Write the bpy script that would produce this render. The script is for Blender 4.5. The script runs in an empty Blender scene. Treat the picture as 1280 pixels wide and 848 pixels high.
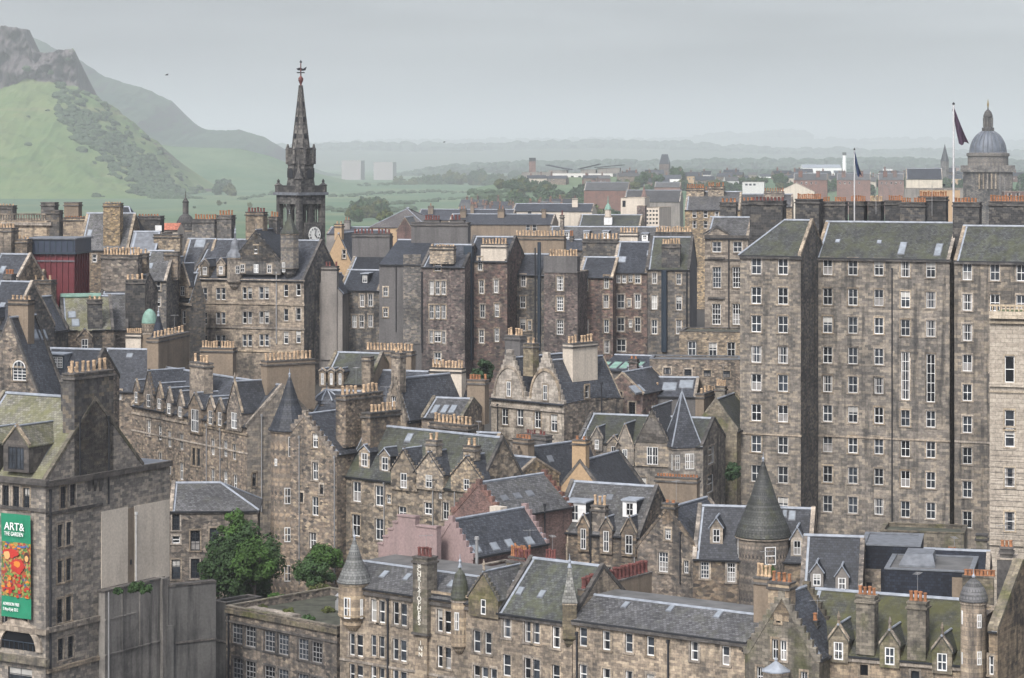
import bpy, math, random
from mathutils import Vector, Matrix, noise as mnoise
random.seed(7)
SC = bpy.context.scene
COL = SC.collection
R = math.radians
# ------------------------------------------------------------------ camera
F = 3056.0; HY = 195.0; HC = 57.0            # focal length (px of a 1280 wide frame), eye-level row, eye height
cam_d = bpy.data.cameras.new('camera'); cam = bpy.data.objects.new('camera', cam_d); COL.objects.link(cam)
cam.location = (0, 0, HC); cam.rotation_euler = (R(90), 0, 0)
cam_d.sensor_width = 36.0; cam_d.lens = F/1280*36.0; cam_d.shift_y = -(424-HY)/1280
cam_d.clip_start = 1.0; cam_d.clip_end = 80000
SC.camera = cam
# ------------------------------------------------------------------ sky, sun, exposure
SUN_EL, SUN_AZ = 46.0, -156.0                # azimuth measured from +Y towards +X: high, behind the camera's left
w = bpy.data.worlds.new('World'); SC.world = w; w.use_nodes = True
nt = w.node_tree; nt.nodes.clear()
sky = nt.nodes.new('ShaderNodeTexSky'); sky.sky_type = 'NISHITA'; sky.sun_disc = False
sky.sun_elevation = R(SUN_EL); sky.sun_rotation = R(SUN_AZ); sky.air_density = 1.0; sky.dust_density = 4.0
hsv = nt.nodes.new('ShaderNodeHueSaturation'); hsv.inputs['Saturation'].default_value = 0.30
tc = nt.nodes.new('ShaderNodeTexCoord'); mp = nt.nodes.new('ShaderNodeMapping'); mp.inputs['Scale'].default_value = (5, 5, 40)
nz = nt.nodes.new('ShaderNodeTexNoise'); nz.inputs['Scale'].default_value = 1.4; nz.inputs['Detail'].default_value = 3; nz.inputs['Roughness'].default_value = .4
cr = nt.nodes.new('ShaderNodeMapRange'); cr.inputs['From Min'].default_value = .3; cr.inputs['From Max'].default_value = .7
cr.inputs['To Min'].default_value = .7; cr.inputs['To Max'].default_value = 1.3
mul = nt.nodes.new('ShaderNodeVectorMath'); mul.operation = 'SCALE'
tint = nt.nodes.new('ShaderNodeVectorMath'); tint.operation = 'MULTIPLY'; tint.inputs[1].default_value = (.965, .98, 1.04)
bg = nt.nodes.new('ShaderNodeBackground'); bg.inputs['Strength'].default_value = 0.115
out = nt.nodes.new('ShaderNodeOutputWorld')
L = nt.links.new
L(sky.outputs[0], hsv.inputs['Color']); L(tc.outputs['Generated'], mp.inputs[0]); L(mp.outputs[0], nz.inputs['Vector'])
L(nz.outputs['Fac'], cr.inputs['Value']); L(hsv.outputs[0], mul.inputs[0]); L(cr.outputs[0], mul.inputs['Scale'])
sx = nt.nodes.new('ShaderNodeSeparateXYZ'); L(tc.outputs['Generated'], sx.inputs[0])      # overcast sky: dimmer towards the horizon
el = nt.nodes.new('ShaderNodeMapRange'); el.inputs['From Min'].default_value = .0; el.inputs['From Max'].default_value = .5; el.inputs['To Min'].default_value = .78; el.inputs['To Max'].default_value = 1.15
L(sx.outputs['Z'], el.inputs['Value']); mul2 = nt.nodes.new('ShaderNodeVectorMath'); mul2.operation = 'SCALE'; L(mul.outputs[0], mul2.inputs[0]); L(el.outputs[0], mul2.inputs['Scale'])
L(mul2.outputs[0], tint.inputs[0]); L(tint.outputs[0], bg.inputs['Color']); L(bg.outputs[0], out.inputs[0])
sun_d = bpy.data.lights.new('sun', 'SUN'); sun_d.energy = 1.5; sun_d.angle = R(11); sun_d.color = (1, .94, .86)
sun = bpy.data.objects.new('sun', sun_d); COL.objects.link(sun)
_sd = Vector((math.sin(R(SUN_AZ))*math.cos(R(SUN_EL)), math.cos(R(SUN_AZ))*math.cos(R(SUN_EL)), math.sin(R(SUN_EL))))
sun.rotation_euler = _sd.to_track_quat('Z', 'Y').to_euler()
SC.view_settings.view_transform = 'Standard'; SC.view_settings.look = 'None'
SC.view_settings.exposure = 0.92; SC.view_settings.gamma = 1.0; SC.view_settings.use_curve_mapping = False
SC.cycles.max_bounces = 5; SC.cycles.diffuse_bounces = 1; SC.cycles.glossy_bounces = 2; SC.cycles.volume_bounces = 1
SC.cycles.use_denoising = True

# ------------------------------------------------------------------ materials
MATS = {}
def _mat(name):
    m = bpy.data.materials.new(name); m.use_nodes = True; MATS[name] = m
    n = m.node_tree; b = n.nodes['Principled BSDF']
    return m, n, b
def plain(name, col, rough=.7, metal=0.0, vary=.12, scale=1.5, spec=None, obj=None):
    m, n, b = _mat(name)
    g = n.nodes.new('ShaderNodeNewGeometry'); t = n.nodes.new('ShaderNodeTexNoise'); t.inputs['Scale'].default_value = scale; t.inputs['Detail'].default_value = 5
    r = n.nodes.new('ShaderNodeMapRange'); r.inputs['From Min'].default_value = .3; r.inputs['From Max'].default_value = .7
    r.inputs['To Min'].default_value = 1-vary; r.inputs['To Max'].default_value = 1+vary
    v = n.nodes.new('ShaderNodeVectorMath'); v.operation = 'SCALE'; v.inputs[0].default_value = col
    n.links.new(g.outputs['Position'], t.inputs['Vector']); n.links.new(t.outputs['Fac'], r.inputs['Value']); n.links.new(r.outputs[0], v.inputs['Scale'])
    if obj:
        oi = n.nodes.new('ShaderNodeObjectInfo'); o2 = n.nodes.new('ShaderNodeMapRange'); o2.inputs['To Min'].default_value = obj[0]; o2.inputs['To Max'].default_value = obj[1]
        v2 = n.nodes.new('ShaderNodeVectorMath'); v2.operation = 'SCALE'; n.links.new(oi.outputs['Random'], o2.inputs['Value']); n.links.new(o2.outputs[0], v2.inputs['Scale']); n.links.new(v.outputs[0], v2.inputs[0]); v = v2
    n.links.new(v.outputs[0], b.inputs['Base Color']); b.inputs['Roughness'].default_value = rough; b.inputs['Metallic'].default_value = metal
    if spec is not None: b.inputs['Specular IOR Level'].default_value = spec
    return m
class NG:
    """tiny node helper"""
    def __init__(s, n): s.n = n
    def new(s, t, **kw):
        x = s.n.nodes.new(t)
        for k, v in kw.items():
            if hasattr(x, k): setattr(x, k, v)
            else: x.inputs[k.replace('_', ' ')].default_value = v
        return x
    def link(s, a, b): s.n.links.new(a, b)
    def noise(s, vec, scale, detail=4, rough=.55):
        t = s.new('ShaderNodeTexNoise'); t.inputs['Scale'].default_value = scale; t.inputs['Detail'].default_value = detail; t.inputs['Roughness'].default_value = rough
        s.link(vec, t.inputs['Vector']); return t.outputs['Fac']
    def rng(s, v, a, b, c, d):
        r = s.new('ShaderNodeMapRange'); s.link(v, r.inputs['Value'])
        for k, x in zip(('From Min', 'From Max', 'To Min', 'To Max'), (a, b, c, d)): r.inputs[k].default_value = x
        return r.outputs[0]
    def mapv(s, vec, sc, loc=(0, 0, 0)):
        m = s.new('ShaderNodeMapping'); m.inputs['Scale'].default_value = sc; m.inputs['Location'].default_value = loc; s.link(vec, m.inputs['Vector']); return m.outputs[0]
    def mix(s, fac, a, b, mode='MIX'):
        m = s.new('ShaderNodeMix', data_type='RGBA', blend_type=mode)
        for i, x in ((6, a), (7, b)):
            if isinstance(x, tuple): m.inputs[i].default_value = (*x, 1)
            else: s.link(x, m.inputs[i])
        if isinstance(fac, (int, float)): m.inputs[0].default_value = fac
        else: s.link(fac, m.inputs[0])
        return m.outputs[2]
    def math(s, op, a, b):
        m = s.new('ShaderNodeMath', operation=op)
        for i, x in ((0, a), (1, b)):
            if isinstance(x, (int, float)): m.inputs[i].default_value = x
            else: s.link(x, m.inputs[i])
        return m.outputs[0]
def stone(name, c1, c2, soot=(.030, .032, .034), amt=.55, bw=.62, bh=.31, mortar=(.11, .10, .09), rubble=False, pale=None, streak=.5, moss=0.0):
    m, n, b = _mat(name); g = NG(n)
    uv = g.new('ShaderNodeUVMap').outputs[0]; pos = g.new('ShaderNodeNewGeometry').outputs['Position']
    oi = g.new('ShaderNodeObjectInfo').outputs['Random']; us = g.new('ShaderNodeVectorMath', operation='SCALE'); g.link(uv, us.inputs[0]); g.link(g.rng(g.math('FRACT', g.math('MULTIPLY', oi, 3.77), 0), 0, 1, .78, 1.3), us.inputs['Scale']); uv = us.outputs[0]
    if rubble:
        vv = g.mapv(uv, (1/bw, 1/bh, 1)); wob = g.new('ShaderNodeTexNoise'); wob.inputs['Scale'].default_value = .9
        g.link(vv, wob.inputs['Vector']); vadd = g.new('ShaderNodeVectorMath', operation='MULTIPLY_ADD'); g.link(wob.outputs['Color'], vadd.inputs[0]); vadd.inputs[1].default_value = (.7, .7, 0); g.link(vv, vadd.inputs[2])
        vo = g.new('ShaderNodeTexVoronoi'); vo.inputs['Scale'].default_value = 1.0; g.link(vadd.outputs[0], vo.inputs['Vector'])
        sep = g.new('ShaderNodeSeparateColor'); g.link(vo.outputs['Color'], sep.inputs[0])
        col = g.mix(sep.outputs[0], c1, c2)
        if pale: col = g.mix(g.rng(sep.outputs[1], .8, .9, 0, .8), col, pale)
        col = g.mix(g.rng(sep.outputs[2], .72, .95, 0, .75), col, soot)
        hgt = vo.outputs['Distance']; col = g.mix(g.rng(hgt, .42, .7, 0, .6), col, mortar)
    else:
        br = g.new('ShaderNodeTexBrick'); br.offset = .5
        for k, v in (('Scale', 1.0), ('Mortar Size', .012), ('Mortar Smooth', .3), ('Bias', 0.0), ('Brick Width', bw), ('Row Height', bh)): br.inputs[k].default_value = v
        br.inputs['Color1'].default_value = (*c1, 1); br.inputs['Color2'].default_value = (*c2, 1); br.inputs['Mortar'].default_value = (*mortar, 1)
        g.link(uv, br.inputs['Vector']); col = br.outputs['Color']
        b2 = g.new('ShaderNodeTexBrick'); b2.offset = .5
        for k, v in (('Scale', 1.0), ('Mortar Size', 0.0), ('Bias', -.2), ('Brick Width', bw), ('Row Height', bh)): b2.inputs[k].default_value = v
        b2.inputs['Color1'].default_value = (0, 0, 0, 1); b2.inputs['Color2'].default_value = (1, 1, 1, 1)
        g.link(g.mapv(uv, (1, 1, 1), (bw*14, bh*22, 0)), b2.inputs['Vector'])
        s2 = g.new('ShaderNodeSeparateColor'); g.link(b2.outputs['Color'], s2.inputs[0])
        col = g.mix(g.rng(s2.outputs[0], .72, 1.0, 0, .5), col, soot)
        if pale: col = g.mix(g.rng(s2.outputs[0], .16, .02, 0, .7), col, pale)
        hgt = br.outputs['Fac']
    big = g.noise(pos, .24, 7, .72)
    st = g.noise(g.mapv(pos, (1.1, 1.1, .09)), 1.0, 4, .6)
    fine = g.noise(pos, 3.0, 5, .7)
    f1 = g.rng(big, .46, .62, 0, min(.9, amt*1.3)); f2 = g.rng(st, .5, .68, 0, min(.9, streak*1.25))
    ov_ = g.rng(g.math('FRACT', g.math('MULTIPLY', oi, 5.13), 0), 0, 1, .4, 1.3)
    col = g.mix(g.math('MINIMUM', g.math('MULTIPLY', f1, ov_), .93), col, soot); col = g.mix(g.math('MINIMUM', g.math('MULTIPLY', f2, ov_), .93), col, soot)
    if moss: col = g.mix(g.rng(g.noise(pos, .35, 5, .65), .5, .66, 0, moss), col, (.085, .09, .025))
    hs = g.new('ShaderNodeHueSaturation'); g.link(col, hs.inputs['Color'])
    g.link(g.rng(oi, 0, 1, .66, 1.12), hs.inputs['Saturation']); g.link(g.rng(g.math('FRACT', g.math('MULTIPLY', oi, 7.31), 0), 0, 1, .8, 1.22), hs.inputs['Value'])
    sc = g.new('ShaderNodeVectorMath', operation='SCALE'); g.link(hs.outputs[0], sc.inputs[0]); g.link(g.rng(fine, .3, .7, .66, 1.34), sc.inputs['Scale'])
    g.link(sc.outputs[0], b.inputs['Base Color']); b.inputs['Roughness'].default_value = .9; b.inputs['Specular IOR Level'].default_value = .25
    bp = g.new('ShaderNodeBump'); bp.inputs['Strength'].default_value = .5; bp.inputs['Distance'].default_value = .05; bp.invert = True
    g.link(g.math('ADD', hgt, fine), bp.inputs['Height']); g.link(bp.outputs[0], b.inputs['Normal'])
    return m
def slate(name, c, moss=0.0, mcol=(.085, .09, .03), lich=.35, rough=.55):
    m, n, b = _mat(name); g = NG(n)
    uv = g.new('ShaderNodeUVMap').outputs[0]; pos = g.new('ShaderNodeNewGeometry').outputs['Position']
    br = g.new('ShaderNodeTexBrick'); br.offset = .5
    for k, v in (('Scale', 1.0), ('Mortar Size', .02), ('Mortar Smooth', .2), ('Bias', 0.0), ('Brick Width', .34), ('Row Height', .27)): br.inputs[k].default_value = v
    br.inputs['Color1'].default_value = (*[x*.58 for x in c], 1); br.inputs['Color2'].default_value = (*[min(1, x*1.5) for x in c], 1); br.inputs['Mortar'].default_value = (*[x*.35 for x in c], 1)
    g.link(uv, br.inputs['Vector']); col = br.outputs['Color']
    n1 = g.noise(pos, .55, 6, .7); n2 = g.noise(pos, 2.6, 4, .7); st = g.noise(g.mapv(uv, (1.2, .12, 1)), 1.0, 4, .6)
    col = g.mix(g.rng(n2, .56, .74, 0, lich), col, (.19, .19, .18))
    if moss:
        col = g.mix(g.rng(n1, .62-.3*moss, .62, 0, moss*.9), col, mcol)
        col = g.mix(g.rng(st, .5, .75, 0, moss*.7), col, mcol)
    else: col = g.mix(g.rng(st, .5, .75, 0, .35), col, tuple(x*.5 for x in c))
    big = g.noise(pos, .25, 5, .65); sc = g.new('ShaderNodeVectorMath', operation='SCALE'); g.link(col, sc.inputs[0])
    oi = g.new('ShaderNodeObjectInfo').outputs['Random']; g.link(g.math('MULTIPLY', g.rng(big, .3, .7, .72, 1.28), g.rng(oi, 0, 1, .8, 1.2)), sc.inputs['Scale'])
    g.link(sc.outputs[0], b.inputs['Base Color']); b.inputs['Roughness'].default_value = rough; b.inputs['Specular IOR Level'].default_value = .35
    bp = g.new('ShaderNodeBump'); bp.inputs['Strength'].default_value = .6; bp.inputs['Distance'].default_value = .04
    g.link(g.math('SUBTRACT', n2, br.outputs['Fac']), bp.inputs['Height']); g.link(bp.outputs[0], b.inputs['Normal'])
    return m
def render_wall(name, col, dark, amt=.6):
    m, n, b = _mat(name); g = NG(n)
    pos = g.new('ShaderNodeNewGeometry').outputs['Position']
    st = g.noise(g.mapv(pos, (.9, .9, .07)), 1.0, 5, .65); big = g.noise(pos, .22, 5, .6); fine = g.noise(pos, 4, 4, .6)
    c = g.mix(g.rng(st, .46, .72, 0, amt), col, dark); c = g.mix(g.rng(big, .48, .7, 0, amt*.7), c, dark)
    sc = g.new('ShaderNodeVectorMath', operation='SCALE'); g.link(c, sc.inputs[0]); g.link(g.rng(fine, .3, .7, .85, 1.15), sc.inputs['Scale'])
    g.link(sc.outputs[0], b.inputs['Base Color']); b.inputs['Roughness'].default_value = .92; b.inputs['Specular IOR Level'].default_value = .2
    return m
SB = stone('sandstone_buff', (0.366, 0.287, 0.201), (0.163, 0.133, 0.103), amt=.5, pale=(.40, .32, .22))
SG = stone('sandstone_grey', (.265, .228, .185), (.140, .128, .112), amt=.32, bw=.75, bh=.34, pale=(.36, .30, .22), streak=.55)
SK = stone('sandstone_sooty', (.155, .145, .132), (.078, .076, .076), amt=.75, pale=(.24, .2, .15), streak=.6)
SR = stone('rubble_reddish', (.235, .155, .128), (.12, .092, .088), amt=.5, bw=.5, bh=.3, rubble=True, pale=(.30, .24, .18))
SU = stone('rubble_brown', (0.305, 0.238, 0.171), (0.129, 0.103, 0.082), amt=.45, bw=.55, bh=.3, rubble=True, pale=(.36, .29, .2))
SO = stone('rubble_ochre', (.44, .335, .205), (.225, .175, .122), amt=.35, bw=.55, bh=.3, rubble=True, pale=(.42, .34, .23), streak=.35)
SP = stone('ashlar_pale', (0.439, 0.372, 0.287), (0.232, 0.198, 0.155), amt=.5, bw=.9, bh=.4, pale=(.44, .38, .3), streak=.4)
SC_ = stone('ashlar_cream', (.48, .40, .29), (.38, .31, .22), amt=.22, bw=1.1, bh=.42, streak=.22)
SM = stone('sandstone_mossy', (0.244, 0.207, 0.146), (0.120, 0.103, 0.077), amt=.5, moss=.75)
ST = stone('trim_stone', (0.415, 0.342, 0.256), (0.215, 0.176, 0.133), amt=.45, bw=.6, bh=.5, streak=.4)
SD = stone('trim_dark', (0.134, 0.122, 0.110), (0.065, 0.060, 0.057), amt=.6, bw=.8, bh=.5)
BR = stone('brick_red', (0.244, 0.100, 0.071), (0.112, 0.052, 0.040), amt=.4, bw=.24, bh=.085, mortar=(.16, .12, .1), streak=.3)
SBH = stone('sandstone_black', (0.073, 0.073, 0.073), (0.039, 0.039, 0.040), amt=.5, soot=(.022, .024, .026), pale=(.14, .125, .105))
HG = render_wall('harling_grey', (.24, .22, .20), (.075, .073, .072))
HP = render_wall('harling_pale', (.54, .48, .40), (.26, .23, .195), .5)
HD = render_wall('harling_dark', (.125, .12, .118), (.05, .05, .05))
HB = render_wall('harling_brown', (.22, .175, .13), (.10, .085, .07))
HO = render_wall('harling_ochre', (.40, .285, .175), (.32, .23, .14), .4)
HK = render_wall('harling_pink', (.27, .20, .192), (.19, .15, .145), .6)
CONCD = render_wall('concrete_shaded', (.11, .107, .102), (.018, .019, .02), .95)  # darker, streaked concrete: the yard wall's shade is put into its colour
CONC = render_wall('concrete', (.22, .207, .188), (.022, .023, .025), .9)
SL = slate('slate', (.043, .047, .056), 0, lich=.3)
SLD = slate('slate_dark', (.028, .032, .04), 0, lich=.2)
SLB = slate('slate_blue', (.014, .018, .028), 0, lich=.04, rough=.75)
SLG = slate('slate_grey', (.075, .075, .077), .3, (.085, .085, .06))
SLM = slate('slate_moss', (.05, .053, .052), .6, (.066, .072, .034))
SLMM = slate('slate_mossy', (.052, .053, .048), .8, (.088, .088, .026))
SLP = slate('slate_pale', (.135, .13, .11), .75, (.125, .125, .055))
LEAD = plain('lead', (.25, .275, .31), .5, vary=.25)
LEADD = plain('lead_dull', (.125, .135, .15), .6, vary=.3)
FELT = plain('roof_felt', (.10, .10, .098), .85, vary=.35, scale=.6)
FELTM = plain('roof_felt_mossy', (.052, .055, .04), .9, vary=.65, scale=.7)
POT = plain('pot_tan', (.40, .285, .18), .8, vary=.6, scale=2.2)
POTR = plain('pot_red', (.27, .12, .055), .8, vary=.45, scale=2.2)
POTD = plain('pot_maroon', (.125, .042, .036), .8, vary=.45, scale=2.2)
WHITE = plain('white_paint', (.72, .72, .70), .5, vary=.15, obj=(.6, 1.08))
IRON = plain('black_iron', (.018, .02, .024), .5)
PIPE = plain('grey_pipe', (.22, .22, .22), .6)
BLUEBLK = plain('blue_black_steel', (.018, .03, .045), .5)
GLASS = plain('window_glass', (.016, .019, .023), .08, vary=.5, spec=.6, obj=(.4, 3.0))
BLIND = plain('window_blind', (.46, .45, .42), .5, vary=.15, obj=(.5, 1.1))
CURT = plain('window_curtain', (.22, .21, .20), .5, vary=.3)
SKYG = plain('skylight_glass', (.22, .245, .27), .12, vary=.2, spec=.8)
COPPER = plain('copper_green', (.16, .27, .22), .65, vary=.25)
CLADR = plain('red_cladding', (.115, .018, .024), .55, vary=.2)
CLADB = plain('navy_cladding', (.022, .032, .055), .5)
WOOD = plain('weathered_wood', (.22, .19, .16), .8)

# ------------------------------------------------------------------ mesh builder
class MB:
    def __init__(s): s.v = []; s.f = []; s.uv = []; s.mi = []; s.mats = []
    def mid(s, m):
        if m not in s.mats: s.mats.append(m)
        return s.mats.index(m)
    def poly(s, pts, m):
        pts = [Vector(p) for p in pts]; n = Vector((0, 0, 0))
        for i in range(len(pts)):
            a, b = pts[i], pts[(i+1) % len(pts)]; n += a.cross(b)
        if n.length < 1e-9: return
        n.normalize()
        t = Vector((0, 0, 1)).cross(n)
        if t.length < 1e-3: t = Vector((1, 0, 0))
        t.normalize(); bt = n.cross(t)
        i0 = len(s.v); s.v += [tuple(p) for p in pts]; s.f.append(tuple(range(i0, i0+len(pts))))
        s.uv += [(p.dot(t), p.dot(bt)) for p in pts]; s.mi.append(s.mid(m))
    def prism(s, top, off, m, mside=None):
        """top: polygon (ccw seen against off), extruded by vector off"""
        top = [Vector(p) for p in top]; off = Vector(off); bot = [p+off for p in top]
        n = Vector((0, 0, 0))
        for i in range(len(top)): n += top[i].cross(top[(i+1) % len(top)])
        if n.dot(off) > 0: top.reverse(); bot.reverse()
        s.poly(top, m); s.poly(bot[::-1], mside or m)
        k = len(top)
        for i in range(k):
            j = (i+1) % k; s.poly([top[j], top[i], bot[i], bot[j]], mside or m)
    def box(s, a, b, m):
        x0, y0, z0 = a; x1, y1, z1 = b
        s.prism([(x0, y0, z1), (x1, y0, z1), (x1, y1, z1), (x0, y1, z1)], (0, 0, z0-z1), m)
    def ring(s, c, prof, seg, m, ph=0.0, cap=True, span=None):
        """lathe: prof = [(r,z)...] bottom to top about (cx,cy)"""
        cx, cy = c
        P_ = lambda r, z, k: (cx+r*math.cos(ph+2*math.pi*k/seg), cy+r*math.sin(ph+2*math.pi*k/seg), z)
        for (r0, z0), (r1, z1) in zip(prof, prof[1:]):
            for k in range(seg):
                q = [P_(r0, z0, k), P_(r0, z0, k+1), P_(r1, z1, k+1), P_(r1, z1, k)]
                if r1 < 1e-6: q = q[:3]
                elif r0 < 1e-6: q = [q[0], q[2], q[3]]
                s.poly(q, m)
        if cap:
            r, z = prof[-1]
            if r > 1e-3: s.poly([P_(r, z, k) for k in range(seg)], m)
            r, z = prof[0]
            if r > 1e-3: s.poly([P_(r, z, k) for k in range(seg)][::-1], m)
    def bar(s, p, q, r, m, sides=4):
        p, q = Vector(p), Vector(q); d = (q-p).normalized(); a = d.orthogonal().normalized(); b = d.cross(a)
        c = [(a*math.cos(2*math.pi*(k+.5)/sides)+b*math.sin(2*math.pi*(k+.5)/sides))*r for k in range(sides)]
        s.prism([p+x for x in c][::-1], q-p, m)
    def mesh(s, name):
        me = bpy.data.meshes.new(name); me.from_pydata(s.v, [], s.f)
        for m in s.mats: me.materials.append(m)
        me.polygons.foreach_set('material_index', s.mi)
        l = me.uv_layers.new(name='UVMap'); l.data.foreach_set('uv', [c for u in s.uv for c in u])
        me.update(); return me
    def build(s, name, parent=None, loc=(0, 0, 0), rot=0.0):
        if not s.f: return None
        return link(name, s.mesh(name), parent, loc, rot)
def link(name, data, parent=None, loc=(0, 0, 0), rot=0.0):
    o = bpy.data.objects.new(name, data); COL.objects.link(o); o.location = loc; o.rotation_euler = (0, 0, rot)
    if parent: o.parent = parent
    return o
def tag(o, label=None, cat=None, group=None, kind=None):
    for k, v in (('label', label), ('category', cat), ('group', group), ('kind', kind)):
        if v: o[k] = v
    return o
def ss(a, b, x):
    t = min(1, max(0, (x-a)/(b-a))); return t*t*(3-2*t)
def gz(x, y):
    z = 24*ss(300, 430, y) if x < 60 else 20*ss(330, 440, y)
    return z*(1-ss(650, 2600, y))
def P(px, py, Y): return Vector(((px-640)/F*Y, Y, HC-(py-HY)/F*Y))
def Dr(px, py): return Vector(((px-640)/F, 1.0, -(py-HY)/F))
CAM = Vector((0, 0, HC))
def FY(Y): return Y if Y <= 480 else 480+(Y-480)*3.0      # the far town and hills stand back along the valley
# ------------------------------------------------------------------ windows (shared meshes)
WC = {}
def win_frame(mb, w, h, style, y=.13):
    t, d = .085, .07
    fm = PIPE if style == 'gd' else WHITE if style not in ('d', 'o') else IRON
    if style == 'gd': style = 'g'
    if style == 'o': return
    x0, x1, z0, z1 = -w/2, w/2, -h/2, h/2
    mb.box((x0, y, z0), (x0+t, y+d, z1), fm); mb.box((x1-t, y, z0), (x1, y+d, z1), fm)
    mb.box((x0+t, y, z1-t), (x1-t, y+d, z1), fm); mb.box((x0+t, y-.02, z0), (x1-t, y+d, z0+t*1.25), fm)
    b = .032 if style != 'd' else .025
    if style in ('s1', 's2', 'g', 'gx', 's4'): mb.box((x0+t, y-.012, -.045), (x1-t, y+d-.01, .045), fm)
    vx = {'s2': [0], 'g': [-w/6+.01, w/6-.01], 'gx': [0], 'd': [0], 't': [0], 's4': [0]}.get(style, [])
    for x in vx: mb.box((x-b, y+.012, z0+t), (x+b, y+d-.012, z1-t), fm)
    hz = {'g': [-h/4, h/4], 'gx': [-h/4, h/4], 'd': [-h/6, h/6], 't': [-h*.3, -h*.1, h*.1, h*.3], 's4': [h/4]}.get(style, [])
    for z in hz: mb.box((x0+t, y+.014, z-b), (x1-t, y+d-.014, z+b), fm)
def win_pane(mb, w, h, var, y=.18):
    q = lambda x0, x1, z0, z1, m: mb.poly([(x0, y, z0), (x1, y, z0), (x1, y, z1), (x0, y, z1)], m)
    x, z = w/2-.03, h/2-.03
    if var == 1: q(-x, x, -z, z*.25, GLASS); q(-x, x, z*.25, z, BLIND)
    elif var == 2: q(-x, -x*.45, -z, z, CURT); q(-x*.45, x*.5, -z, z, GLASS); q(x*.5, x, -z, z, CURT)
    elif var == 3: q(-x, x, -z, z, BLIND)
    elif var == 4: q(-x, x, -z, -z*.1, CURT); q(-x, x, -z*.1, z, GLASS)
    else: q(-x, x, -z, z, GLASS)
def rq(v): return max(.2, round(v/.05)*.05)
def win_var():
    r = random.random()
    return 0 if r < .60 else 1 if r < .75 else 2 if r < .87 else 4 if r < .985 else 3
def wmesh(kind, w, h, *a):
    k = (kind, w, h)+a
    if k in WC: return WC[k]
    mb = MB()
    if kind == 'frame': win_frame(mb, w, h, a[0])
    elif kind == 'pane': win_pane(mb, w, h, a[0])
    elif kind == 'sur':
        t, g_, m = a[0], .012, MATS[a[1]]
        x, z = w/2+g_, h/2+g_
        mb.box((-x-t, -.03, -z), (-x, .05, z), m); mb.box((x, -.03, -z), (x+t, .05, z), m)
        mb.box((-x-t, -.034, z), (x+t, .05, z+t*1.3), m); mb.box((-x-t-.05, -.1, -z-.16), (x+t+.05, .05, -z), m)
    elif kind == 'one':
        win_frame(mb, w, h, a[0], y=.02); win_pane(mb, w, h, a[1], y=.06)
    WC[k] = mb.mesh({'frame': 'sash_frame', 'pane': 'pane', 'sur': 'surround', 'one': 'window'}[kind]) if mb.f else None
    return WC[k]
def clip(poly, x0, x1, z0, z1):
    for ax, lim, sg in ((0, x0, 1), (0, x1, -1), (1, z0, 1), (1, z1, -1)):
        outp = []
        for i in range(len(poly)):
            a, b = poly[i-1], poly[i]; da, db = (a[ax]-lim)*sg, (b[ax]-lim)*sg
            if (da >= 0) != (db >= 0):
                t = da/(da-db); outp.append((a[0]+(b[0]-a[0])*t, a[1]+(b[1]-a[1])*t))
            if db >= 0: outp.append(b)
        poly = outp
        if len(poly) < 3: return []
    return poly
POTC = {}
def pot_mesh(kind, h):
    k = (kind, round(h, 1))
    if k not in POTC:
        mb = MB(); r = .20
        m = {'t': POT, 'r': POTR, 'd': POTD}[kind]; h = k[1]
        mb.ring((0, 0), [(r, 0), (r*1.05, h*.1), (r*.82, h*.16), (r*.78, h*.8), (r*1.0, h*.84), (r*.98, h*.97), (r*.6, h), (r*.55, h*.9)], 8, m, cap=False)
        mb.ring((0, 0), [(r*.01, h*.9), (r*.56, h*.9)], 8, IRON, cap=False)
        POTC[k] = mb.mesh('chimney_pot')
    return POTC[k]

class Fr:
    def __init__(s, o, sd, nd): s.o = o; s.s = sd; s.n = nd; s.rot = math.atan2(sd[1], sd[0])
    def p(s, a, b, z): return Vector((s.o[0]+s.s[0]*a+s.n[0]*b, s.o[1]+s.s[1]*a+s.n[1]*b, z))

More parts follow.
